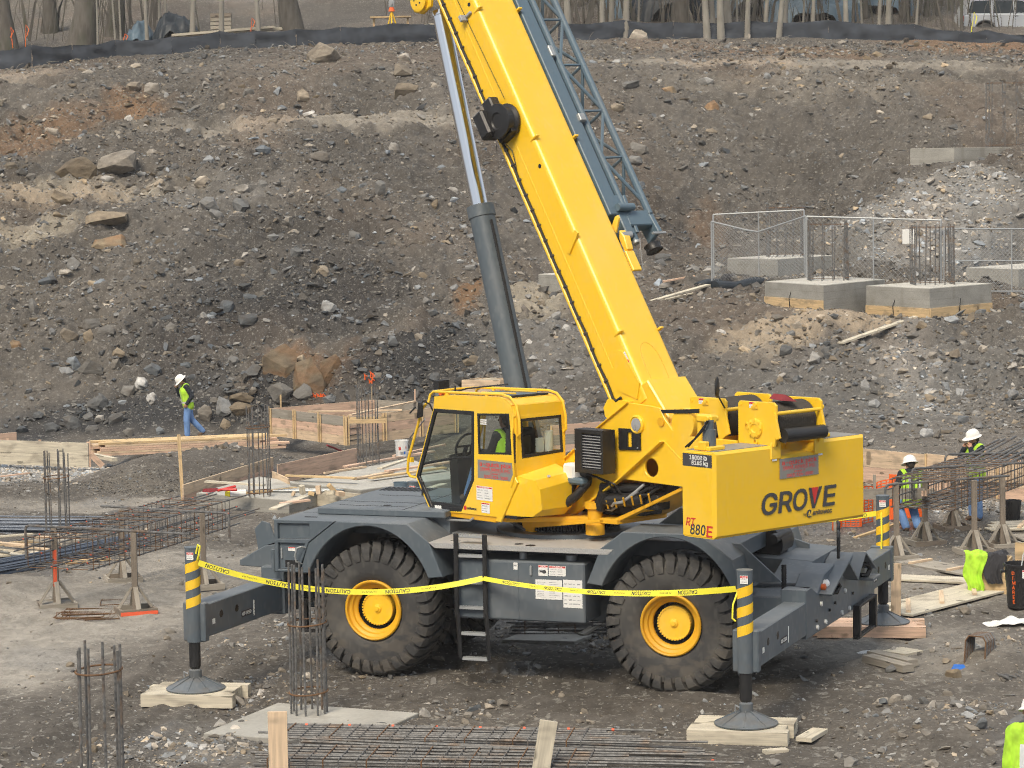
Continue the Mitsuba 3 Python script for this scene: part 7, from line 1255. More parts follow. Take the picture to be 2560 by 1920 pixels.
# ---------------------------------------------------------------- people
def chain(parts, refine=.035, it=8):
    """Union of hulls of spheres: parts is a list of lists of (point, radius)."""
    out = m3.Manifold()
    for ch in parts:
        for (p, r), (q, s_) in zip(ch[:-1], ch[1:]):
            a, b = m3.Manifold.sphere(r, 14).translate(tuple(map(float, p))), m3.Manifold.sphere(s_, 14).translate(tuple(map(float, q))); out = out + m3.Manifold.batch_hull([a, b])
    out = out.refine_to_length(refine); mm = out.to_mesh(); t = trimesh.Trimesh(mm.vert_properties[:, :3], mm.tri_verts, process=True)
    trimesh.smoothing.filter_taubin(t, lamb=.5, nu=.52, iterations=it); return t
def person(label, m, J, top, vest=True, trousers='denim', hat='hat', hair=False, seated=False, boots=True):
    """J: joints in a frame x forward, y left, z up. The body is one mesh; clothes are shells over it."""
    k = thing('person', label, 'person'); A = lambda n: np.array(J[n], float)
    pel, ch, nk, hd = A('pelvis'), A('chest'), A('neck'), A('head'); f = A('face'); f = f / np.linalg.norm(f); ys = np.array(J.get('side', (0, 1, 0)), float)
    up = hd - nk; up /= np.linalg.norm(up); sh = {s: A('sh' + s) for s in 'lr'}; hp = {s: A('hip' + s) for s in 'lr'}
    torso = lambda g_: [[(hp['l'], .105 + g_), (hp['r'], .105 + g_)], [(pel + ys * .06, .125 + g_), (ch + ys * .08, .125 + g_)], [(pel - ys * .06, .125 + g_), (ch - ys * .08, .125 + g_)], [(sh['l'], .075 + g_), (ch, .13 + g_), (sh['r'], .075 + g_)], [(sh['l'], .072 + g_), (nk - up * .03, .065 + g_), (sh['r'], .072 + g_)]]
    leg = lambda s, g_, q=1.0: [[(hp[s], .095 + g_), (A('knee' + s), .066 + g_), (A('ank' + s), .046 + g_ * q)]]
    arm = lambda s, g_: [[(sh[s], .060 + g_), (A('elb' + s), .045 + g_), (A('wri' + s), .034 + g_)]]
    head = [[(nk, .058), (hd - up * .06, .062)], [(hd - up * .04 + f * .03, .072), (hd + up * .03 - f * .015, .098)], [(hd - up * .085 + f * .055, .042), (hd - up * .03 + f * .03, .07)], [(hd - up * .02 + f * .095, .014), (hd + up * .02 + f * .085, .010)]] + [[(hd - f * .005 + ys * s * .095 - up * .01, .018), (hd - f * .005 + ys * s * .095 + up * .025, .016)] for s in (1, -1)]
    hands = []
    for s in 'lr':
        w, e = A('wri' + s), A('elb' + s); d = np.array(J.get('hand' + s, w - e), float); d /= np.linalg.norm(d); pn = np.array(J.get('palm' + s, (0, 1 if s == 'l' else -1, 0)), float); pn -= d * (pn @ d); pn /= np.linalg.norm(pn); sd = np.cross(d, pn)
        hands += [[(w, .032), (w + d * .05, .032)]]; curl = J.get('curl' + s, .6)
        for i, (off, ln) in enumerate(((-.032, .062), (-.011, .076), (.011, .072), (.031, .055))):
            b0 = w + d * .085 + sd * off; a1 = b0 + (d * math.cos(curl) - pn * math.sin(curl)) * ln * .55; a2 = a1 + (d * math.cos(curl * 2) - pn * math.sin(curl * 2)) * ln * .5
            hands += [[(w + d * .04 + sd * off * .7, .018), (b0, .0105), (a1, .0095), (a2, .0082)]]
        hands += [[(w + d * .03 - sd * .03, .015), (w + d * .06 - sd * .056 - pn * .012, .0115), (w + d * .088 - sd * .062 - pn * .03, .0095)]]
    feet = []
    for s in 'lr':
        an = A('ank' + s); tf = np.array(J.get('toe' + s, (1, 0, 0)), float); tf /= np.linalg.norm(tf); feet.append((an, tf))
    body = chain(torso(0) + leg('l', 0) + leg('r', 0) + arm('l', 0) + arm('r', 0) + head + [[(a - ZZ * .05, .04), (a + t_ * .14 - ZZ * .06, .035)] for a, t_ in feet], .05, 4)
    add('body', M().raw(body.vertices, body.faces).xf(m), 'skin', k, True)
    hm_ = chain(hands, .02, 3); add('hands', M().raw(hm_.vertices, hm_.faces).xf(m), 'skin', k, True)
    tr = chain([[(hp['l'], .115), (hp['r'], .115)], [(pel + ys * .05, .13), (pel - ys * .05, .13)]] + leg('l', .022, 1.4) + leg('r', .022, 1.4), .05, 5); add('trousers', M().raw(tr.vertices, tr.faces).xf(m), trousers, k, True)
    tp = chain(torso(.014) + arm('l', .018) + arm('r', .018) + [[(nk - up * .02, .072), (nk + up * .015, .068)]], .05, 5); add('jacket', M().raw(tp.vertices, tp.faces).xf(m), top, k, True)
    if vest:
        lo = pel + (ch - pel) * -.18
        vs = chain([[(lo + ys * .07, .152), (ch + ys * .085, .150)], [(lo - ys * .07, .152), (ch - ys * .085, .150)], [(ch + ys * .085, .150), (ch - ys * .085, .150)], [(sh['l'] * .85 + nk * .15, .094), (ch + ys * .09, .14)], [(sh['r'] * .85 + nk * .15, .094), (ch - ys * .09, .14)]], .045, 5)
        add('vest', M().raw(vs.vertices, vs.faces).xf(m), vest if isinstance(vest, str) else 'hivis', k, True)
        ax = ch - lo; ax /= np.linalg.norm(ax); fw_ = np.cross(ys, ax); fw_ /= np.linalg.norm(fw_); fw_ = fw_ if fw_ @ f > -.2 else -fw_
        bnd = M(); C0 = lo + (ch - lo) * .28
        ringp = []
        for a in np.linspace(0, 2 * math.pi, 36, endpoint=False):
            dv = fw_ * math.cos(a) + ys * math.sin(a); loc, _, _ = vs.ray.intersects_location([C0 + dv * .6], [-dv]); q = loc[np.argmin(np.linalg.norm(loc - (C0 + dv * .6), axis=1))] + dv * .006 if len(loc) else C0 + dv * .17; ringp.append(q)
        V_, F_ = [], []
        for q in ringp: V_ += [q - ax * .025, q + ax * .025]
        n_ = len(ringp); bnd.raw(V_, [[2 * i, 2 * ((i + 1) % n_), 2 * ((i + 1) % n_) + 1, 2 * i + 1] for i in range(n_)]); add('reflective_band', bnd.xf(m), 'reflector', k)
        for s_ in (1, -1):
            for fs in (1, -1):
                sb = M(); pts = []
                for t_ in np.linspace(.28, 1.06, 9):
                    o = lo + (ch - lo) * t_ + ys * s_ * .095; dv = fw_ * fs; loc, _, _ = vs.ray.intersects_location([o + dv * .6], [-dv])
                    if len(loc): pts.append(loc[np.argmin(np.linalg.norm(loc - (o + dv * .6), axis=1))] + dv * .006)
                if len(pts) > 2:
                    V_ = []
                    for q in pts: V_ += [q - ys * .024, q + ys * .024]
                    sb.raw(V_, [[2 * i, 2 * i + 2, 2 * i + 3, 2 * i + 1] for i in range(len(pts) - 1)]); add('reflective_strap', sb.xf(m), 'reflector', k)
    hm4 = np.eye(4); hm4[:3, 2] = up; fx = f - up * (f @ up); fx /= np.linalg.norm(fx); hm4[:3, 0] = fx; hm4[:3, 1] = np.cross(up, fx)
    if hat:
        o = hd + up * .035; hm4[:3, 3] = o; th = np.linspace(0, 2 * math.pi, 30, endpoint=False); h_ = M(); pr = [(.158, -.012), (.160, -.004), (.128, .002), (.124, .03), (.112, .075), (.085, .110), (.045, .128), (0, .133)]
        h_.lathe(pr, 30); V_ = h_.V[0]; rr_ = np.hypot(V_[:, 0], V_[:, 1]); V_[:, 0] *= 1.12; V_[:, 0] += np.where((rr_ > .14) & (V_[:, 0] > 0), .045 * V_[:, 0] / .16, 0); V_[:, 2] -= np.where((rr_ > .14), .02, 0); V_[:, 2] += np.where(np.abs(V_[:, 1]) < .02, .006, 0) * (rr_ < .12)
        add('hard_hat', h_.xf(m @ hm4), hat, k, 40)
    hr = chain([[(hd - f * .022 + up * .035, .101), (hd - f * .045 - up * .03, .078)], [(hd - f * .05 - up * .03, .075), (hd - f * .05 - up * .075, .055)]], .04, 3); add('hair', M().raw(hr.vertices, hr.faces).xf(m), 'hair', k, True)
    ey = M()
    for s_ in (1, -1): c_ = hd + f * .088 + ys * s_ * .034 + up * .008; ey.cyl(c_, c_ + f * .012, .011, n=8)
    ey.box((-.025, -.002, -.004), (.025, .002, .004)) if False else None
    add('eyes', ey.xf(m), 'print', k)
    mo = M(); c_ = hd + f * .098 - up * .062; mo.tube([c_ - ys * .024, c_ + f * .006, c_ + ys * .024], .006, 6); add('mouth', mo.xf(m), 'maroon', k)
    for a, t_ in feet:
        bt = chain([[(a - t_ * .035 - ZZ * .035, .052), (a + t_ * .13 - ZZ * .055, .046)], [(a, .055), (a - t_ * .02 - ZZ * .04, .054)]], .04, 3); add('boot', M().raw(bt.vertices, bt.faces).xf(m), 'boot', k, True)
    return k
def stand_j(lean=0.0, **kw):
    J = dict(pelvis=(0, 0, .96), chest=(.02 + lean * .35, 0, 1.30), neck=(.0 + lean * .5, 0, 1.50), head=(.03 + lean * .6, 0, 1.63), face=(1, 0, 0), shl=(lean * .42, .19, 1.43), shr=(lean * .42, -.19, 1.43), elbl=(lean * .3 - .03, .24, 1.14), elbr=(lean * .3 - .03, -.24, 1.14), wril=(lean * .3 + .08, .25, .90), wrir=(lean * .3 + .08, -.25, .90),
             hipl=(0, .095, .92), hipr=(0, -.095, .92), kneel=(.02, .10, .50), kneer=(.02, -.10, .50), ankl=(0, .10, .09), ankr=(0, -.10, .09)); J.update(kw); return J
# walking left with bowed head, hand at the hip
p_ = V3(*(-8.481, 67.0, 0.154)); z_ = p_[2]
person('worker in hi-vis vest and light blue jeans walking with bowed head below the left bank', rotz(math.pi + .25, (p_[0], p_[1], z_)) @ np.diag([.95, .95, .95, 1]), stand_j(.14, head=(.17, 0, 1.60), neck=(.06, 0, 1.49), face=(.8, 0, -.62), hipl=(.0, .095, .93), hipr=(.0, -.095, .93), kneel=(.06, .09, .51), ankl=(.05, .09, .09), kneer=(-.08, -.09, .52), ankr=(-.40, -.09, .17), toer=(.85, 0, -.5), elbl=(-.09, .25, 1.17), wril=(.06, .24, .97), elbr=(.2, -.22, 1.2), wrir=(.28, -.12, 1.38)), 'navy')
p_ = V3(*(7.57, 48.475, -0.0)); person('worker with white hard hat and hi-vis vest seen from behind, crouching beside the rebar cage', rotz(math.pi / 2 + .25, (p_[0], p_[1], 0)), stand_j(.2, pelvis=(0, 0, .66), chest=(.08, 0, .98), neck=(.09, 0, 1.16), head=(.13, 0, 1.28), face=(.9, 0, -.4), shl=(.08, .19, 1.10), shr=(.08, -.19, 1.10), elbl=(.05, .30, .84), elbr=(.05, -.30, .84), wril=(.25, .26, .70), wrir=(.25, -.26, .70), hipl=(0, .1, .62), hipr=(0, -.1, .62), kneel=(.36, .14, .46), kneer=(.36, -.14, .46), ankl=(.05, .12, .09), ankr=(.05, -.12, .09)), 'navy')
p_ = V3(*(9.018, 49.865, 0.0)); person('worker with white hard hat raising a hand to the face behind the right rebar cage', rotz(math.pi + .45, (p_[0], p_[1], 0)), stand_j(.05, elbl=(.22, .24, 1.17), wril=(.21, .13, 1.43), handl=(-.1, -.3, 1), elbr=(.2, -.24, 1.2), wrir=(.20, -.10, 1.42), handr=(-.1, .3, 1), face=(.95, -.1, -.25)), 'navy')
p_ = V3(*(5.003, 24.3, 0.039)); person('worker in hi-vis vest at the lower right corner, only the back in view', rotz(math.pi / 2 - .3, (p_[0] - .06, 24.3, .03)), stand_j(.1), 'hivis')
# operator on the seat in the cab
MO = MS @ frame_m((.08, .98, 2.30), (1, 0, 0), (0, 1, 0))
person('operator in jeans and hi-vis vest seated in the crane cab', MO, dict(pelvis=(0, 0, .56), chest=(.02, 0, .92), neck=(.03, 0, 1.10), head=(.07, 0, 1.23), face=(1, .1, -.12), shl=(.02, .19, 1.03), shr=(.02, -.19, 1.03), elbl=(.12, .25, .78), elbr=(.12, -.25, .78), wril=(.40, .20, .78), wrir=(.40, -.20, .78), hipl=(.04, .10, .54), hipr=(.04, -.10, .54), kneel=(.50, .14, .60), kneer=(.50, -.14, .60), ankl=(.72, .13, .17), ankr=(.72, -.13, .17)), 'dark_cloth', 'hivis', 'denim', None)

# ---------------------------------------------------------------- rocks
def rock_shape(seed, n=16, flat=.75):
    g_ = np.random.default_rng(seed); p = g_.normal(size=(n, 3)); p /= np.linalg.norm(p, axis=1, keepdims=True); p *= g_.uniform(.72, 1.15, (n, 1)); p[:, 2] *= flat
    for _ in range(3):
        d = g_.normal(size=3); d /= np.linalg.norm(d); k = p @ d; lim = g_.uniform(.5, .8); p = p - np.clip(k - lim, 0, None)[:, None] * d
    m = M().hull(p); return m.V[0], m.F[0]
BIG = [rock_shape(100 + i, 26, .8) for i in range(24)]; SMALL = [rock_shape(300 + i, 11, .68) for i in range(40)]
BOULD = [(-7.36, 104.99, 1.5, 1.21, 0.55, 0.75, 0), (-15.04, 104.71, 0.52, 0.32, 0.8, 0.7, 1), (-16.65, 103.29, 0.59, 0.38, 0.75, 0.6, 2), (-14.67, 101.38, 0.65, 0.5, 0.62, 0.75, 3), (-13.92, 101.44, 0.83, 0.5, 0.68, 0.6, 4), (-14.16, 96.96, 0.49, 0.52, 0.88, 0.5, 5), (-16.89, 95.61, 0.58, 0.33, 0.75, 0.7, 2), (-17.25, 95.37, 0.34, 0.2, 0.7, 0.6, 2), (-15.07, 90.06, 1.62, 1.08, 0.38, 0.95, 6), (-13.5, 90.27, 1.68, 1.01, 0.55, 0.65, 7), (-12.7, 92.21, 0.46, 0.38, 0.75, 0.6, 8), (-10.44, 91.97, 0.82, 0.3, 0.82, 0.6, 9), (-7.83, 99.32, 0.53, 0.57, 0.66, 0.8, 10), (-9.12, 101.15, 0.4, 0.42, 0.7, 0.7, 2), (-10.04, 100.7, 0.54, 0.46, 0.42, 0.5, 11), (-8.54, 98.62, 0.49, 0.32, 0.5, 0.1, 12), (-9.47, 99.75, 0.32, 0.27, 0.7, 0.5, 2), (-10.29, 98.72, 0.49, 0.37, 0.55, 0.7, 13), (-10.92, 99.08, 0.46, 0.29, 0.6, 0.7, 2), (-10.51, 88.53, 0.7, 0.44, 0.85, 0.7, 14), (-11.94, 88.44, 0.48, 0.33, 0.68, 0.8, 15), (-12.77, 88.69, 0.35, 0.33, 0.6, 0.5, 8), (-13.86, 89.18, 0.51, 0.22, 0.75, 0.5, 8), (-9.03, 87.48, 0.53, 0.32, 0.75, 0.5, 8), (-8.36, 87.29, 0.44, 0.4, 0.55, 0.4, 16), (-10.01, 85.79, 0.71, 0.71, 0.52, 0.35, 17), (-8.98, 85.84, 0.71, 0.57, 0.45, 0.3, 16), (-9.68, 85.15, 0.58, 0.46, 0.5, 0.4, 16), (-11.17, 85.62, 0.43, 0.39, 0.68, 0.2, 8), (-13.32, 85.07, 1.45, 0.6, 0.55, 0.9, 18), (-13.0, 83.58, 1.26, 0.66, 0.5, 1.0, 19), (-15.13, 87.29, 0.81, 0.5, 0.55, 0.9, 20), (-17.29, 89.76, 0.55, 0.33, 0.4, 0.8, 21), (-7.44, 83.54, 0.45, 0.48, 0.35, 0.4, 22), (-7.58, 82.53, 0.39, 0.27, 0.6, 0.3, 8), (-4.12, 105.63, 0.72, 0.39, 0.82, 0.6, 23), (-4.21, 102.86, 1.07, 0.63, 0.52, 0.75, 24), (-4.08, 100.67, 1.3, 0.7, 0.48, 0.85, 25), (-2.84, 100.89, 0.51, 0.54, 0.66, 0.7, 26), (-4.01, 91.05, 0.42, 0.49, 0.7, 0.5, 26), (5.7, 112.99, 0.93, 0.65, 0.88, 0.65, 27), (6.32, 101.23, 0.83, 0.46, 0.6, 1.0, 28), (4.75, 100.3, 0.86, 0.41, 0.42, 0.4, 29), (4.17, 98.31, 0.6, 0.32, 0.6, 0.8, 30), (4.81, 94.93, 0.71, 0.59, 0.52, 0.5, 31), (4.59, 94.15, 0.61, 0.33, 0.55, 0.4, 31), (-1.9, 87.5, 0.38, 0.4, 0.7, 0.5, 26), (-4.32, 85.76, 0.49, 0.74, 0.45, 0.4, 32), (-4.97, 82.82, 0.45, 0.48, 0.45, 0.4, 16), (-2.46, 85.88, 0.28, 0.46, 0.5, 0.95, 33), (0.06, 86.71, 0.47, 0.36, 0.55, 0.5, 34), (0.73, 85.46, 0.49, 0.26, 0.55, 0.5, 34), (-1.15, 97.07, 0.49, 0.52, 0.55, 0.5, 34), (7.94, 102.98, 0.77, 0.47, 0.72, 0.4, 35), (7.96, 100.13, 0.68, 0.49, 0.62, 1.0, 36), (9.27, 101.86, 0.51, 0.31, 0.6, 0.4, 37), (10.36, 103.02, 0.37, 0.36, 0.6, 0.3, 37), (8.46, 101.16, 0.47, 0.42, 0.5, 0.4, 31), (11.73, 115.02, 0.53, 0.31, 0.9, 0.7, 38), (12.97, 114.41, 0.94, 0.26, 0.85, 0.6, 37), (10.56, 112.94, 0.26, 0.35, 0.85, 0.6, 37), (16.82, 85.72, 0.34, 0.57, 0.6, 0.4, 39), (15.22, 85.47, 0.65, 0.3, 0.55, 0.5, 40), (10.8, 97.57, 0.38, 0.48, 0.5, 0.5, 31), (-13.76, 81.02, 0.5, 0.47, 0.55, 0.4, 41), (-13.97, 80.79, 0.44, 0.22, 0.78, 0.6, 42), (-14.4, 80.74, 0.35, 0.43, 0.55, 0.3, 41), (-14.67, 78.96, 0.37, 0.72, 0.48, 0.4, 41), (-13.63, 78.39, 0.54, 0.24, 0.4, 0.6, 43), (-12.65, 77.47, 0.59, 0.58, 0.4, 0.5, 43), (-12.07, 76.81, 0.58, 0.45, 0.4, 0.5, 43), (-10.16, 76.79, 0.47, 0.38, 0.45, 0.5, 41), (-10.79, 76.95, 0.33, 0.38, 0.48, 0.5, 41), (-12.56, 76.45, 0.33, 0.57, 0.55, 0.9, 44), (-12.89, 75.68, 0.6, 0.5, 0.66, 0.1, 45), (-13.21, 76.62, 0.58, 0.44, 0.4, 0.8, 46), (-11.57, 75.44, 0.49, 0.27, 0.58, 0.9, 44), (-14.71, 76.15, 0.36, 0.35, 0.5, 1.0, 44), (-11.51, 74.77, 0.32, 0.43, 0.45, 0.6, 41), (-12.32, 74.73, 0.78, 0.68, 0.36, 0.5, 47), (-13.01, 74.87, 0.51, 0.37, 0.62, 0.3, 42), (-10.36, 73.92, 0.53, 0.4, 0.42, 0.1, 48), (-9.36, 73.87, 0.37, 0.4, 0.35, 0.0, 48), (-9.19, 75.17, 0.27, 0.34, 0.4, 0.1, 48), (-10.58, 73.25, 0.4, 0.43, 0.95, 0.4, 49), (-10.18, 72.51, 0.37, 0.36, 0.92, 0.4, 50), (-10.93, 73.14, 0.42, 0.43, 0.5, 0.5, 51), (-8.1, 71.56, 0.62, 0.62, 0.62, 0.3, 52), (-8.56, 71.42, 0.46, 0.62, 0.5, 0.6, 51), (-7.99, 71.2, 0.33, 0.36, 0.55, 0.9, 53), (-7.56, 71.84, 0.7, 0.36, 0.38, 0.95, 54), (-7.57, 71.49, 0.75, 0.45, 0.4, 0.95, 55), (-6.61, 72.69, 1.13, 1.12, 0.36, 1.0, 56), (-5.73, 71.99, 0.99, 1.26, 0.38, 1.0, 57), (-6.49, 71.7, 0.8, 0.6, 0.42, 0.5, 58), (-5.06, 72.55, 0.71, 0.96, 0.34, 1.0, 59), (-5.79, 71.64, 0.67, 0.57, 0.42, 0.5, 58), (-12.33, 71.84, 0.49, 0.54, 0.42, 0.3, 58), (-11.72, 72.72, 0.71, 0.6, 0.34, 0.3, 58), (-11.95, 72.27, 0.37, 0.33, 0.42, 0.3, 58), (-11.74, 71.39, 0.36, 0.3, 0.45, 0.3, 51), (-11.6, 71.93, 0.26, 0.36, 0.75, 0.5, 50), (-10.61, 70.8, 0.36, 0.38, 0.5, 0.5, 51), (-9.76, 70.86, 0.28, 0.28, 0.5, 0.1, 60), (-12.93, 71.74, 0.49, 0.39, 0.32, 0.2, 58), (-13.76, 71.77, 0.39, 0.3, 0.36, 0.05, 61), (-13.47, 72.55, 0.39, 0.33, 0.35, 0.2, 58), (-11.11, 71.72, 0.44, 0.42, 0.36, 0.2, 58), (-9.91, 80.85, 0.47, 0.4, 0.5, 0.4, 41), (-8.49, 80.85, 0.41, 0.37, 0.55, 0.8, 44), (-9.88, 80.1, 0.61, 0.3, 0.48, 0.5, 41), (-8.0, 78.68, 0.51, 0.36, 0.34, 0.05, 48), (-8.61, 77.56, 0.5, 0.51, 0.34, 0.05, 48), (-5.74, 79.02, 0.46, 0.43, 0.62, 0.8, 62), (-5.53, 78.01, 0.51, 0.39, 0.8, 0.3, 42), (-7.02, 76.67, 0.25, 0.22, 0.68, 0.8, 62), (-9.01, 76.29, 0.25, 0.21, 0.75, 0.6, 42), (-9.0, 76.88, 0.36, 0.21, 0.7, 0.15, 63), (-7.77, 79.63, 0.37, 0.26, 0.5, 0.5, 41), (-6.71, 80.85, 0.44, 0.33, 0.45, 0.3, 41), (-1.74, 78.75, 0.43, 0.36, 0.6, 0.3, 64), (-1.06, 76.44, 0.44, 0.25, 0.48, 0.2, 65), (-1.23, 80.32, 0.38, 0.23, 0.6, 0.4, 64), (0.48, 72.84, 0.24, 0.23, 0.92, 0.4, 64), (1.59, 73.25, 0.29, 0.32, 0.92, 0.4, 64), (1.31, 74.32, 0.29, 0.28, 0.7, 0.4, 64), (0.64, 71.57, 0.18, 0.45, 0.6, 0.3, 64), (1.11, 71.35, 0.23, 0.36, 0.55, 0.3, 65), (1.57, 70.7, 0.38, 0.26, 0.65, 0.3, 64), (1.85, 70.45, 0.28, 0.35, 0.6, 0.4, 64), (1.86, 68.8, 0.27, 0.29, 0.62, 0.6, 64), (1.87, 68.04, 0.25, 0.25, 0.6, 0.4, 64), (-2.16, 72.05, 0.34, 0.33, 0.32, 0.1, 66), (-2.8, 71.9, 0.39, 0.39, 0.3, 0.1, 66), (5.82, 71.16, 0.33, 0.22, 0.92, 0.5, 67), (9.11, 66.14, 0.31, 0.38, 0.8, 0.3, 68), (9.18, 64.94, 0.33, 0.27, 0.75, 0.3, 39), (11.17, 68.1, 0.3, 0.25, 0.62, 0.6, 39), (11.16, 69.7, 0.33, 0.25, 0.62, 0.9, 69), (12.73, 65.15, 0.33, 0.3, 0.55, 0.3, 40), (9.99, 61.89, 0.4, 0.32, 0.9, 0.3, 70), (13.44, 67.89, 0.25, 0.24, 0.7, 0.5, 39), (11.53, 63.74, 0.25, 0.2, 0.65, 0.5, 39), (6.93, 66.42, 0.19, 0.33, 0.55, 0.9, 71), (7.98, 67.75, 0.2, 0.21, 0.75, 0.4, 39), (8.46, 64.23, 0.17, 0.15, 0.9, 0.5, 39), (10.74, 61.09, 0.24, 0.2, 0.4, 0.7, 72), (7.17, 64.69, 0.7, 0.54, 0.36, 0.7, 72), (5.74, 64.44, 0.58, 0.54, 0.34, 0.6, 72), (6.93, 39.31, 0.2, 0.16, 0.5, 0.7, 73), (5.12, 34.85, 0.22, 0.14, 0.42, 0.3, 74), (5.9, 36.04, 0.11, 0.09, 0.62, 0.6, 75), (4.86, 32.68, 0.19, 0.19, 0.66, 0.6, 76), (4.62, 32.27, 0.22, 0.14, 0.62, 0.6, 75), (4.97, 32.25, 0.14, 0.09, 0.6, 0.5, 75), (5.08, 31.77, 0.15, 0.14, 0.42, 0.4, 77), (5.59, 32.99, 0.17, 0.15, 0.58, 0.6, 78), (5.22, 31.32, 0.14, 0.12, 0.55, 0.5, 78), (5.43, 31.24, 0.21, 0.1, 0.5, 0.4, 78), (5.67, 30.78, 0.17, 0.16, 0.5, 0.6, 78), (5.48, 30.03, 0.15, 0.24, 0.42, 0.15, 79), (5.96, 30.13, 0.3, 0.27, 0.4, 0.3, 80), (4.56, 30.17, 0.15, 0.11, 0.58, 0.6, 78), (4.51, 30.42, 0.11, 0.09, 0.55, 0.6, 78), (3.75, 29.78, 0.13, 0.1, 0.6, 0.5, 75), (3.85, 29.31, 0.19, 0.15, 0.62, 0.5, 81), (4.77, 29.2, 0.19, 0.14, 0.6, 0.6, 75), (2.96, 29.38, 0.17, 0.11, 0.58, 0.5, 78), (5.24, 29.54, 0.13, 0.07, 0.5, 0.5, 78), (5.46, 29.32, 0.16, 0.12, 0.55, 0.6, 78), (4.3, 29.9, 0.14, 0.09, 0.5, 0.5, 78), (5.93, 34.42, 0.24, 0.16, 0.48, 0.95, 82), (5.95, 35.14, 0.14, 0.1, 0.55, 0.8, 83), (-1.18, 32.41, 0.18, 0.19, 0.72, 0.5, 84), (-1.06, 33.14, 0.13, 0.1, 0.5, 0.5, 85), (-0.64, 32.32, 0.17, 0.11, 0.5, 0.6, 85), (-0.79, 32.67, 0.12, 0.09, 0.6, 0.4, 86), (-0.67, 32.02, 0.13, 0.09, 0.5, 0.7, 85), (-0.86, 32.27, 0.11, 0.07, 0.58, 0.5, 85), (-0.36, 32.41, 0.11, 0.09, 0.55, 0.6, 85), (-0.37, 33.45, 0.1, 0.08, 0.55, 0.6, 85), (-0.2, 33.17, 0.18, 0.12, 0.55, 0.6, 85), (0.03, 33.09, 0.11, 0.08, 0.58, 0.5, 85), (0.85, 32.46, 0.12, 0.11, 0.55, 0.7, 85), (0.04, 31.88, 0.12, 0.07, 0.5, 0.6, 85), (0.78, 31.95, 0.13, 0.07, 0.5, 0.7, 85), (0.58, 33.44, 0.1, 0.07, 0.55, 0.7, 85), (-6.37, 36.23, 0.13, 0.1, 0.5, 0.8, 87), (-3.78, 32.26, 0.2, 0.12, 0.7, 0.5, 88), (-5.26, 38.76, 0.25, 0.12, 0.5, 0.6, 89), (-4.02, 31.96, 0.11, 0.08, 0.65, 0.5, 88), (-3.52, 34.62, 0.13, 0.09, 0.55, 0.5, 89), (-3.5, 36.57, 0.15, 0.09, 0.55, 0.5, 89)]   # x, y, width, height, lightness, hue, which label
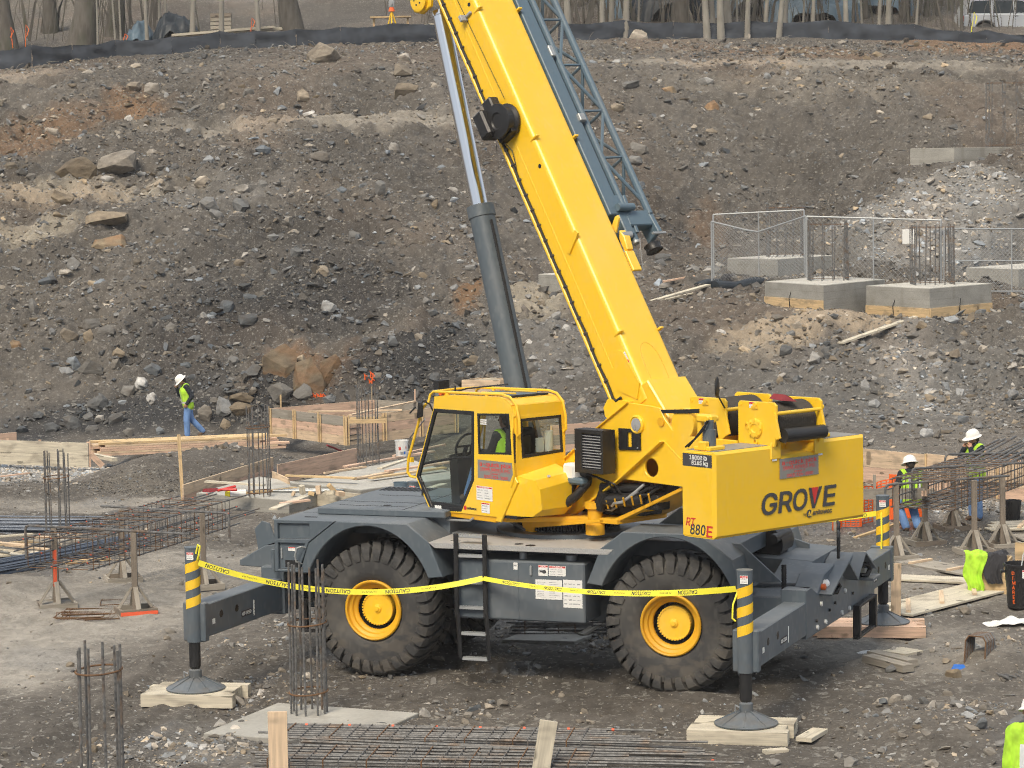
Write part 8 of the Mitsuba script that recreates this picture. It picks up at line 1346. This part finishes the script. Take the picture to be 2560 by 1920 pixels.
BLAB = [('biggest boulder, tan and cracked, just below the silt fence left of the boom', None), ('pale round rock just under the fence at upper left', None), ('pale rock lying on the upper left bank', 'pale rocks on the upper left bank'), ('tan angular rock touching a second pale one, upper left', None), ('pale slab-like rock right of the tan angular one, upper left', None), ('whitish upright rock on the rusty patch at upper left', None), ('large brown boulder half buried at the left, beside a lighter one', None), ('large boulder with a pale left face and grey top, left bank', None), ('pale rock lying on the left bank', 'pale rocks on the left bank'), ('long pale slab lying on the bank above the pale rubble', None), ('pale tan rock lying on the upper left bank', 'pale tan rocks on the upper left bank'), ('dark rock lying on the upper left bank', 'dark rocks on the upper left bank'), ('grey blue-tinged rock lying on the upper left bank', 'grey blue-tinged rocks on the upper left bank'), ('grey rock lying on the upper left bank', 'grey rocks on the upper left bank'), ('pale cream rock in the middle of the left rubble', None), ('pale tan rock lying on the left bank', 'pale tan rocks on the left bank'), ('grey rock lying on the left bank', 'grey rocks on the left bank'), ('tallest grey rock of the cluster left of the lift cylinder', None), ('tan ledge of rock at the left with a rusty ledge below it', None), ('rusty ledge of rock under the tan ledge at the left', None), ('grey tan rock lying on the left bank', 'grey tan rocks on the left bank'), ('dark tan rock lying on the left bank', 'dark tan rocks on the left bank'), ('dark rock lying on the left bank', 'dark rocks on the left bank'), ('pale squared block just below the silt fence beside the lift cylinder', None), ('tan block left of the cylinder rod, above another tan block', None), ('large tan block half buried left of the cylinder rod', None), ('pale rock lying on the bank behind the lift cylinder', 'pale rocks on the bank behind the lift cylinder'), ('white boulder against the silt fence right of the boom', None), ('reddish flat rock on the bank right of the lattice boom', None), ('dark rock lying on the upper right bank', 'dark rocks on the upper right bank'), ('pale tan rock lying on the upper right bank', 'pale tan rocks on the upper right bank'), ('grey rock lying on the upper right bank', 'grey rocks on the upper right bank'), ('tall grey rock face left of the cylinder rod', None), ('grey tan rock lying on the bank behind the lift cylinder', 'grey tan rocks on the bank behind the lift cylinder'), ('grey rock lying on the bank behind the lift cylinder', 'grey rocks on the bank behind the lift cylinder'), ('pale broken concrete slab on the right bank above the reddish rock', None), ('reddish brick-shaped rock in the rubble of the right bank', None), ('pale rock lying on the upper right bank', 'pale rocks on the upper right bank'), ('white rock on the earth ridge against the right silt fence', None), ('pale rock lying on the right bank', 'pale rocks on the right bank'), ('grey rock lying on the right bank', 'grey rocks on the right bank'), ('grey rock lying on the dark left bank', 'grey rocks on the dark left bank'), ('pale rock lying on the dark left bank', 'pale rocks on the dark left bank'), ('dark rock lying on the dark left bank', 'dark rocks on the dark left bank'), ('grey tan rock lying on the dark left bank', 'grey tan rocks on the dark left bank'), ("bluish pale boulder on the dark left bank, above the walking worker's left", None), ('dark tan rock lying on the dark left bank', 'dark tan rocks on the dark left bank'), ('large dark boulder left of the walking worker', None), ('dark blue-tinged rock lying on the dark left bank', 'dark blue-tinged rocks on the dark left bank'), ("white quartz streaked rock left of the walking worker's head", None), ('pale rock lying on the foot of the left bank', 'pale rocks on the foot of the left bank'), ('grey rock lying on the foot of the left bank', 'grey rocks on the foot of the left bank'), ('boulder with a white right side, right of the walking worker', None), ('grey tan rock lying on the foot of the left bank', 'grey tan rocks on the foot of the left bank'), ('dark tan rock lying on the foot of the left bank', 'dark tan rocks on the foot of the left bank'), ('squared brown boulder right of the white-sided one', None), ('large rust-coloured rock face left of the form box', None), ('rust and tan rock slab leaning above the form box', None), ('dark rock lying on the foot of the left bank', 'dark rocks on the foot of the left bank'), ('rust-stained rock right of the leaning rust slab', None), ('grey blue-tinged rock lying on the foot of the left bank', 'grey blue-tinged rocks on the foot of the left bank'), ('dark blue-tinged rock lying on the foot of the left bank', 'dark blue-tinged rocks on the foot of the left bank'), ('pale tan rock lying on the dark left bank', 'pale tan rocks on the dark left bank'), ('pale blue-tinged rock lying on the dark left bank', 'pale blue-tinged rocks on the dark left bank'), ('pale rock lying on the bank behind the cab roof', 'pale rocks on the bank behind the cab roof'), ('grey rock lying on the bank behind the cab roof', 'grey rocks on the bank behind the cab roof'), ('dark blue-tinged rock lying on the bank behind the cab roof', 'dark blue-tinged rocks on the bank behind the cab roof'), ('white flat rock at the left foot of the gravel spill', None), ('tall pale rock in the light rubble above the counterweight', None), ('pale tan rock lying on the right bank', 'pale tan rocks on the right bank'), ("white jagged rock on the bank between the two workers' heads", None), ('grey tan rock lying on the right bank', 'grey tan rocks on the right bank'), ('dark rock lying on the right bank', 'dark rocks on the right bank'), ('tan rock in the mud in front of the wooden crate', None), ('rounded grey rock touching the two-board block', None), ('pale rock lying on the mud at the lower right', 'pale rocks on the mud at the lower right'), ('pale upright rock at the head of the lower right rock cluster', None), ('dark rock lying on the mud at the lower right', 'dark rocks on the mud at the lower right'), ('grey rock lying on the mud at the lower right', 'grey rocks on the mud at the lower right'), ('blue-grey upright rock at the lower right', None), ('large grey rock at the right edge above the hi-vis back', None), ('pale rock at the bottom edge, centre right', None), ('tan rock below the blue plastic scrap', None), ('grey tan rock lying on the mud at the lower right', 'grey tan rocks on the mud at the lower right'), ('pale pointed rock beside the concrete pad in front of the crane', None), ('grey rock lying on the mud in front of the crane', 'grey rocks on the mud in front of the crane'), ('pale rock lying on the mud in front of the crane', 'pale rocks on the mud in front of the crane'), ('lone tan stone on the pale mud at the left', None), ('pale rock lying on the mud at the lower left', 'pale rocks on the mud at the lower left'), ('grey rock lying on the mud at the lower left', 'grey rocks on the mud at the lower left')]
rk = np.random.default_rng(5)
def rock_entry(x, y, w, h, tone, hue, label, group=None, name='rock', sink=.3):
    if hue >= 1 and w > .6: sink, h = .44, h * 1.25
    v, f = BIG[int(rk.integers(len(BIG)))]; a = rk.uniform(0, 6.28); v = v @ rot((0, 0, 1), a)[:3, :3].T
    v = v / (np.abs(v).max(0)); v = v * [w / 2, w / 2 * rk.uniform(.6, .9), h / 2]; v = v @ rot((0, 1, 0), rk.uniform(-.3, .3))[:3, :3].T @ rot((1, 0, 0), rk.uniform(-.15, .45))[:3, :3].T
    tr = trimesh.Trimesh(v, f, process=False).subdivide(); tr = tr.subdivide() if w > .7 else tr; tr = tr.subdivide() if w > 1.0 else tr
    v, f = np.array(tr.vertices), np.array(tr.faces); nn = meshkit.fbm(v * (3.2 / max(w, .3)) + rk.uniform(0, 50), 4, 3) - .5; v = v * (1 + .30 * nn[:, None])
    z = gz(x, y) + h * (.5 - sink); v = v + [x, y, z]
    key = add(name, (v, f), 'stone', None, False, uv=np.tile([[tone, hue]], (len(v), 1))); tag(key, label, 'boulder' if w > 1.1 else 'rock', group); return key
for x, y, w, h, tone, hue, li in BOULD:
    lab, grp = BLAB[li]; rock_entry(x, y, w, h, tone, hue, lab, grp)
def zone(x, y, kinds):
    s_ = np.zeros(len(x))
    for bx, by, a, b, k, st in BLOBS:
        if k in kinds: s_ = np.maximum(s_, st * (1 - sstep(.6, 1.4, np.hypot((x - bx) / a, (y - by) / b))))
    return s_
def scatter(n, y0, y1, seed, size, dens, tone_shift=0.0, z_lift=-.12):
    g_ = np.random.default_rng(seed); y = np.sqrt(g_.uniform(y0 ** 2, y1 ** 2, n)); x = g_.uniform(-.228, .228, n) * y
    keep = g_.random(n) < dens(x, y, g_); x, y = x[keep], y[keep]; n = len(x); z = ground_z(x, y); s_ = size(g_.random(n), x, y)
    blk, pale, tan, rus = zone(x, y, (BLACK,)), zone(x, y, (PALE,)), zone(x, y, (TAN, TRACK)), zone(x, y, (RUST,))
    L_ = np.clip(g_.beta(2.0, 2.4, n) * .80 + .12 + tone_shift + .30 * pale + .05 * tan - .20 * blk, .06, .97); Hu = np.clip(g_.beta(2, 2, n) - .22 * blk - .05 * pale + .2 * tan + .35 * rus, 0, .96)
    V, F, U, at = [], [], [], 0; which = g_.integers(len(SMALL), size=n)
    for w in range(len(SMALL)):
        idx = np.nonzero(which == w)[0]
        if not len(idx): continue
        v0, f0 = SMALL[w]; a, b, c_ = g_.uniform(0, 6.28, len(idx)), g_.normal(0, .35, len(idx)), g_.normal(.1, .35, len(idx))
        ca, sa, cb, sb, cc, sc = np.cos(a), np.sin(a), np.cos(b), np.sin(b), np.cos(c_), np.sin(c_); Z0 = np.zeros_like(a); O1 = np.ones_like(a)
        Rz = np.stack([np.stack([ca, -sa, Z0], -1), np.stack([sa, ca, Z0], -1), np.stack([Z0, Z0, O1], -1)], 1); Ry = np.stack([np.stack([cb, Z0, sb], -1), np.stack([Z0, O1, Z0], -1), np.stack([-sb, Z0, cb], -1)], 1); Rx = np.stack([np.stack([O1, Z0, Z0], -1), np.stack([Z0, cc, -sc], -1), np.stack([Z0, sc, cc], -1)], 1)
        sc3 = s_[idx][:, None] * np.stack([g_.uniform(.8, 1.4, len(idx)), g_.uniform(.6, 1, len(idx)), g_.uniform(.5, .95, len(idx))], -1)
        vv = np.einsum('nij,nkj->nki', Rx @ Ry @ Rz, v0[None] * sc3[:, None]) + np.stack([x[idx], y[idx], z[idx] + s_[idx] * (.25 + z_lift)], -1)[:, None]
        V.append(vv.reshape(-1, 3)); F.append((f0[None] + at + (np.arange(len(idx)) * len(v0))[:, None, None]).reshape(-1, 3)); U.append(np.repeat(np.stack([L_[idx], Hu[idx]], -1), len(v0), 0)); at += len(idx) * len(v0)
    return np.vstack(V), np.vstack(F), np.vstack(U)
def clump(x, y, sc, seed): return meshkit.fbm(np.stack([x * sc, y * sc, np.full_like(x, seed)], -1), 3, seed)
def d_bank(x, y, g_):
    z = base_z(x, y); tr = zone(x, y, (TRACK,)); c = sstep(.38, .66, clump(x, y, .33, 3)); return np.clip(sstep(.12, .6, z) * (.28 + .95 * c + .45 * zone(x, y, (PALE, BLACK, TAN))) * (1 - .75 * tr) * (1 - .85 * sstep(11.9, 12.6, z)), 0, 1)
v, f, u = scatter(110000, 60, 112, 21, lambda q, x, y: np.clip(.034 * (q + .010) ** -.46, .034, .28), d_bank); add('stones', (v, f), 'stone', None, False, uv=u); tag('stones', 'broken stones strewn all over the dug bank', 'stones', kind='stuff')
v, f, u = scatter(30000, 58, 96, 22, lambda q, x, y: np.clip(.045 * (q + .02) ** -.42, .045, .24), lambda x, y, g_: np.clip(zone(x, y, (PALE,)) * 1.1 * sstep(.4, 1, base_z(x, y)) + .0, 0, 1), .12); k = add('stones', (v, f), 'stone', None, False, uv=u); tag(k, 'pale rubble spilling down the right side of the bank', 'rubble', kind='stuff')
v, f, u = scatter(64000, 25, 66, 23, lambda q, x, y: np.clip(.011 * (q + .005) ** -.5, .011, .11), lambda x, y, g_: np.clip((.22 + .8 * sstep(.5, .7, clump(x, y, .6, 8))) * (1 - .8 * zone(x, y, (DUST,))), 0, 1), .08); k = add('stones', (v, f), 'stone', None, False, uv=u); tag(k, 'small stones scattered over the muddy pit floor', 'stones', kind='stuff')
v, f, u = scatter(60000, 60, 90, 27, lambda q, x, y: np.clip(.062 * (q + .02) ** -.42, .06, .34), lambda x, y, g_: np.clip(zone(x, y, (BLACK,)) - .25, 0, 1) * (base_z(x, y) > .05) * sstep(.35, .6, clump(x, y, .5, 2)), -.02, .16); k = add('stones', (v, f), 'stone', None, False, uv=u); tag(k, 'dark wet broken rock packed along the foot of the left bank', 'rubble', kind='stuff')
v, f, u = scatter(50000, 58, 96, 28, lambda q, x, y: np.clip(.04 * (q + .02) ** -.45, .04, .26), lambda x, y, g_: zone(x, y, (GREY,)) * sstep(.3, .9, base_z(x, y)) * .8 * sstep(.3, .6, clump(x, y, .6, 6)), .04); k = add('stones', (v, f), 'stone', None, False, uv=u); tag(k, 'grey crushed rock spread over the right side of the bank', 'rubble', kind='stuff')
v, f, u = scatter(90000, 48, 66, 29, lambda q, x, y: np.clip(.016 * (q + .02) ** -.25, .016, .045), lambda x, y, g_: zone(x, y, (PILE,)), -.12, .1); k = add('gravel', (v, f), 'stone', None, False, uv=u); tag(k, 'dark fine gravel heaped in a long mound behind the left rebar', 'gravel', kind='stuff')
GV = [(-3.15, 34.81, 0.82, 0.65, 0.5), (-3.37, 33.14, 0.79, 0.74, 0.7), (-3.93, 30.74, 1.46, 1.02, 0.75), (-5.21, 30.35, 0.89, 0.74, 0.4), (1.19, 37.37, 0.82, 0.82, 0.8), (1.51, 38.49, 0.42, 0.79, 0.9), (-3.55, 39.38, 0.5, 0.66, 0.7), (-3.81, 37.64, 0.75, 0.53, 0.5), (-1.87, 32.17, 0.59, 0.44, 0.25), (-11.26, 62.24, 2.25, 2.97, 1.0), (-4.41, 70.05, 1.52, 0.28, 0.5), (8.8, 51.64, 2.06, 1.26, 0.8), (-0.71, 32.92, 0.72, 0.58, 0.3), (5.16, 30.31, 1.22, 1.84, 0.25), (1.66, 38.88, 0.57, 0.56, 0.8)]
def d_gravel(x, y, g_):
    o = np.zeros(len(x))
    for gx, gy, a, b, s_ in GV: o = np.maximum(o, s_ * (1 - sstep(.5, 1.25, np.hypot((x - gx) / a, (y - gy) / b))))
    return o * (.25 + .9 * sstep(.35, .6, clump(x, y, 1.1, 4)))
v, f, u = scatter(200000, 25, 64, 24, lambda q, x, y: np.clip(.020 * (q + .006) ** -.42, .02, .11), d_gravel, .14); k = add('gravel', (v, f), 'stone', None, False, uv=u); tag(k, 'pale coarse gravel in patches on the pit floor', 'gravel', kind='stuff')
# further big stones of the bank, each one a thing
BG = np.random.default_rng(9); placed = 0
while placed < 100:
    y = BG.uniform(64, 104); x = BG.uniform(-.205, .205) * y
    if BG.random() > d_bank(np.array([x]), np.array([y]), None)[0]: continue
    w = float(np.clip(.30 * (BG.random() + .05) ** -.35, .3, .75)); tn_ = float(np.clip(BG.beta(2, 2.4) * .7 + .12, 0, 1)); hu = .95 * float(BG.random())
    side_ = 'left of the lift cylinder' if x < -2.5 else ('right of the boom' if x > 4 else 'behind the boom'); lev = 'upper' if y > 90 else ('middle' if y > 78 else 'lower'); sh = 'pale' if tn_ > .55 else ('grey' if tn_ > .36 else 'dark')
    rock_entry(x, y, w, w * float(BG.uniform(.5, .8)), tn_, hu, '%s loose rock on the %s part of the bank %s' % (sh, lev, side_), '%s rocks, %s bank, %s' % (sh, lev, side_)); placed += 1

# ---------------------------------------------------------------- damp air
scene['damp_air'] = {'type': 'homogeneous', 'albedo': {'type': 'rgb', 'value': [0.95, 0.95, 0.955]}, 'sigma_t': 0.00035}
scene['haze'] = {'type': 'cube', 'to_world': T().translate([0, 100, 28.5]).scale([560, 262, 31.5]), 'bsdf': {'type': 'null'}, 'interior': {'type': 'ref', 'id': 'damp_air'}}
tag('haze', 'thin damp air over the whole site', 'haze', kind='stuff'); scene['camera']['medium'] = {'type': 'ref', 'id': 'damp_air'}
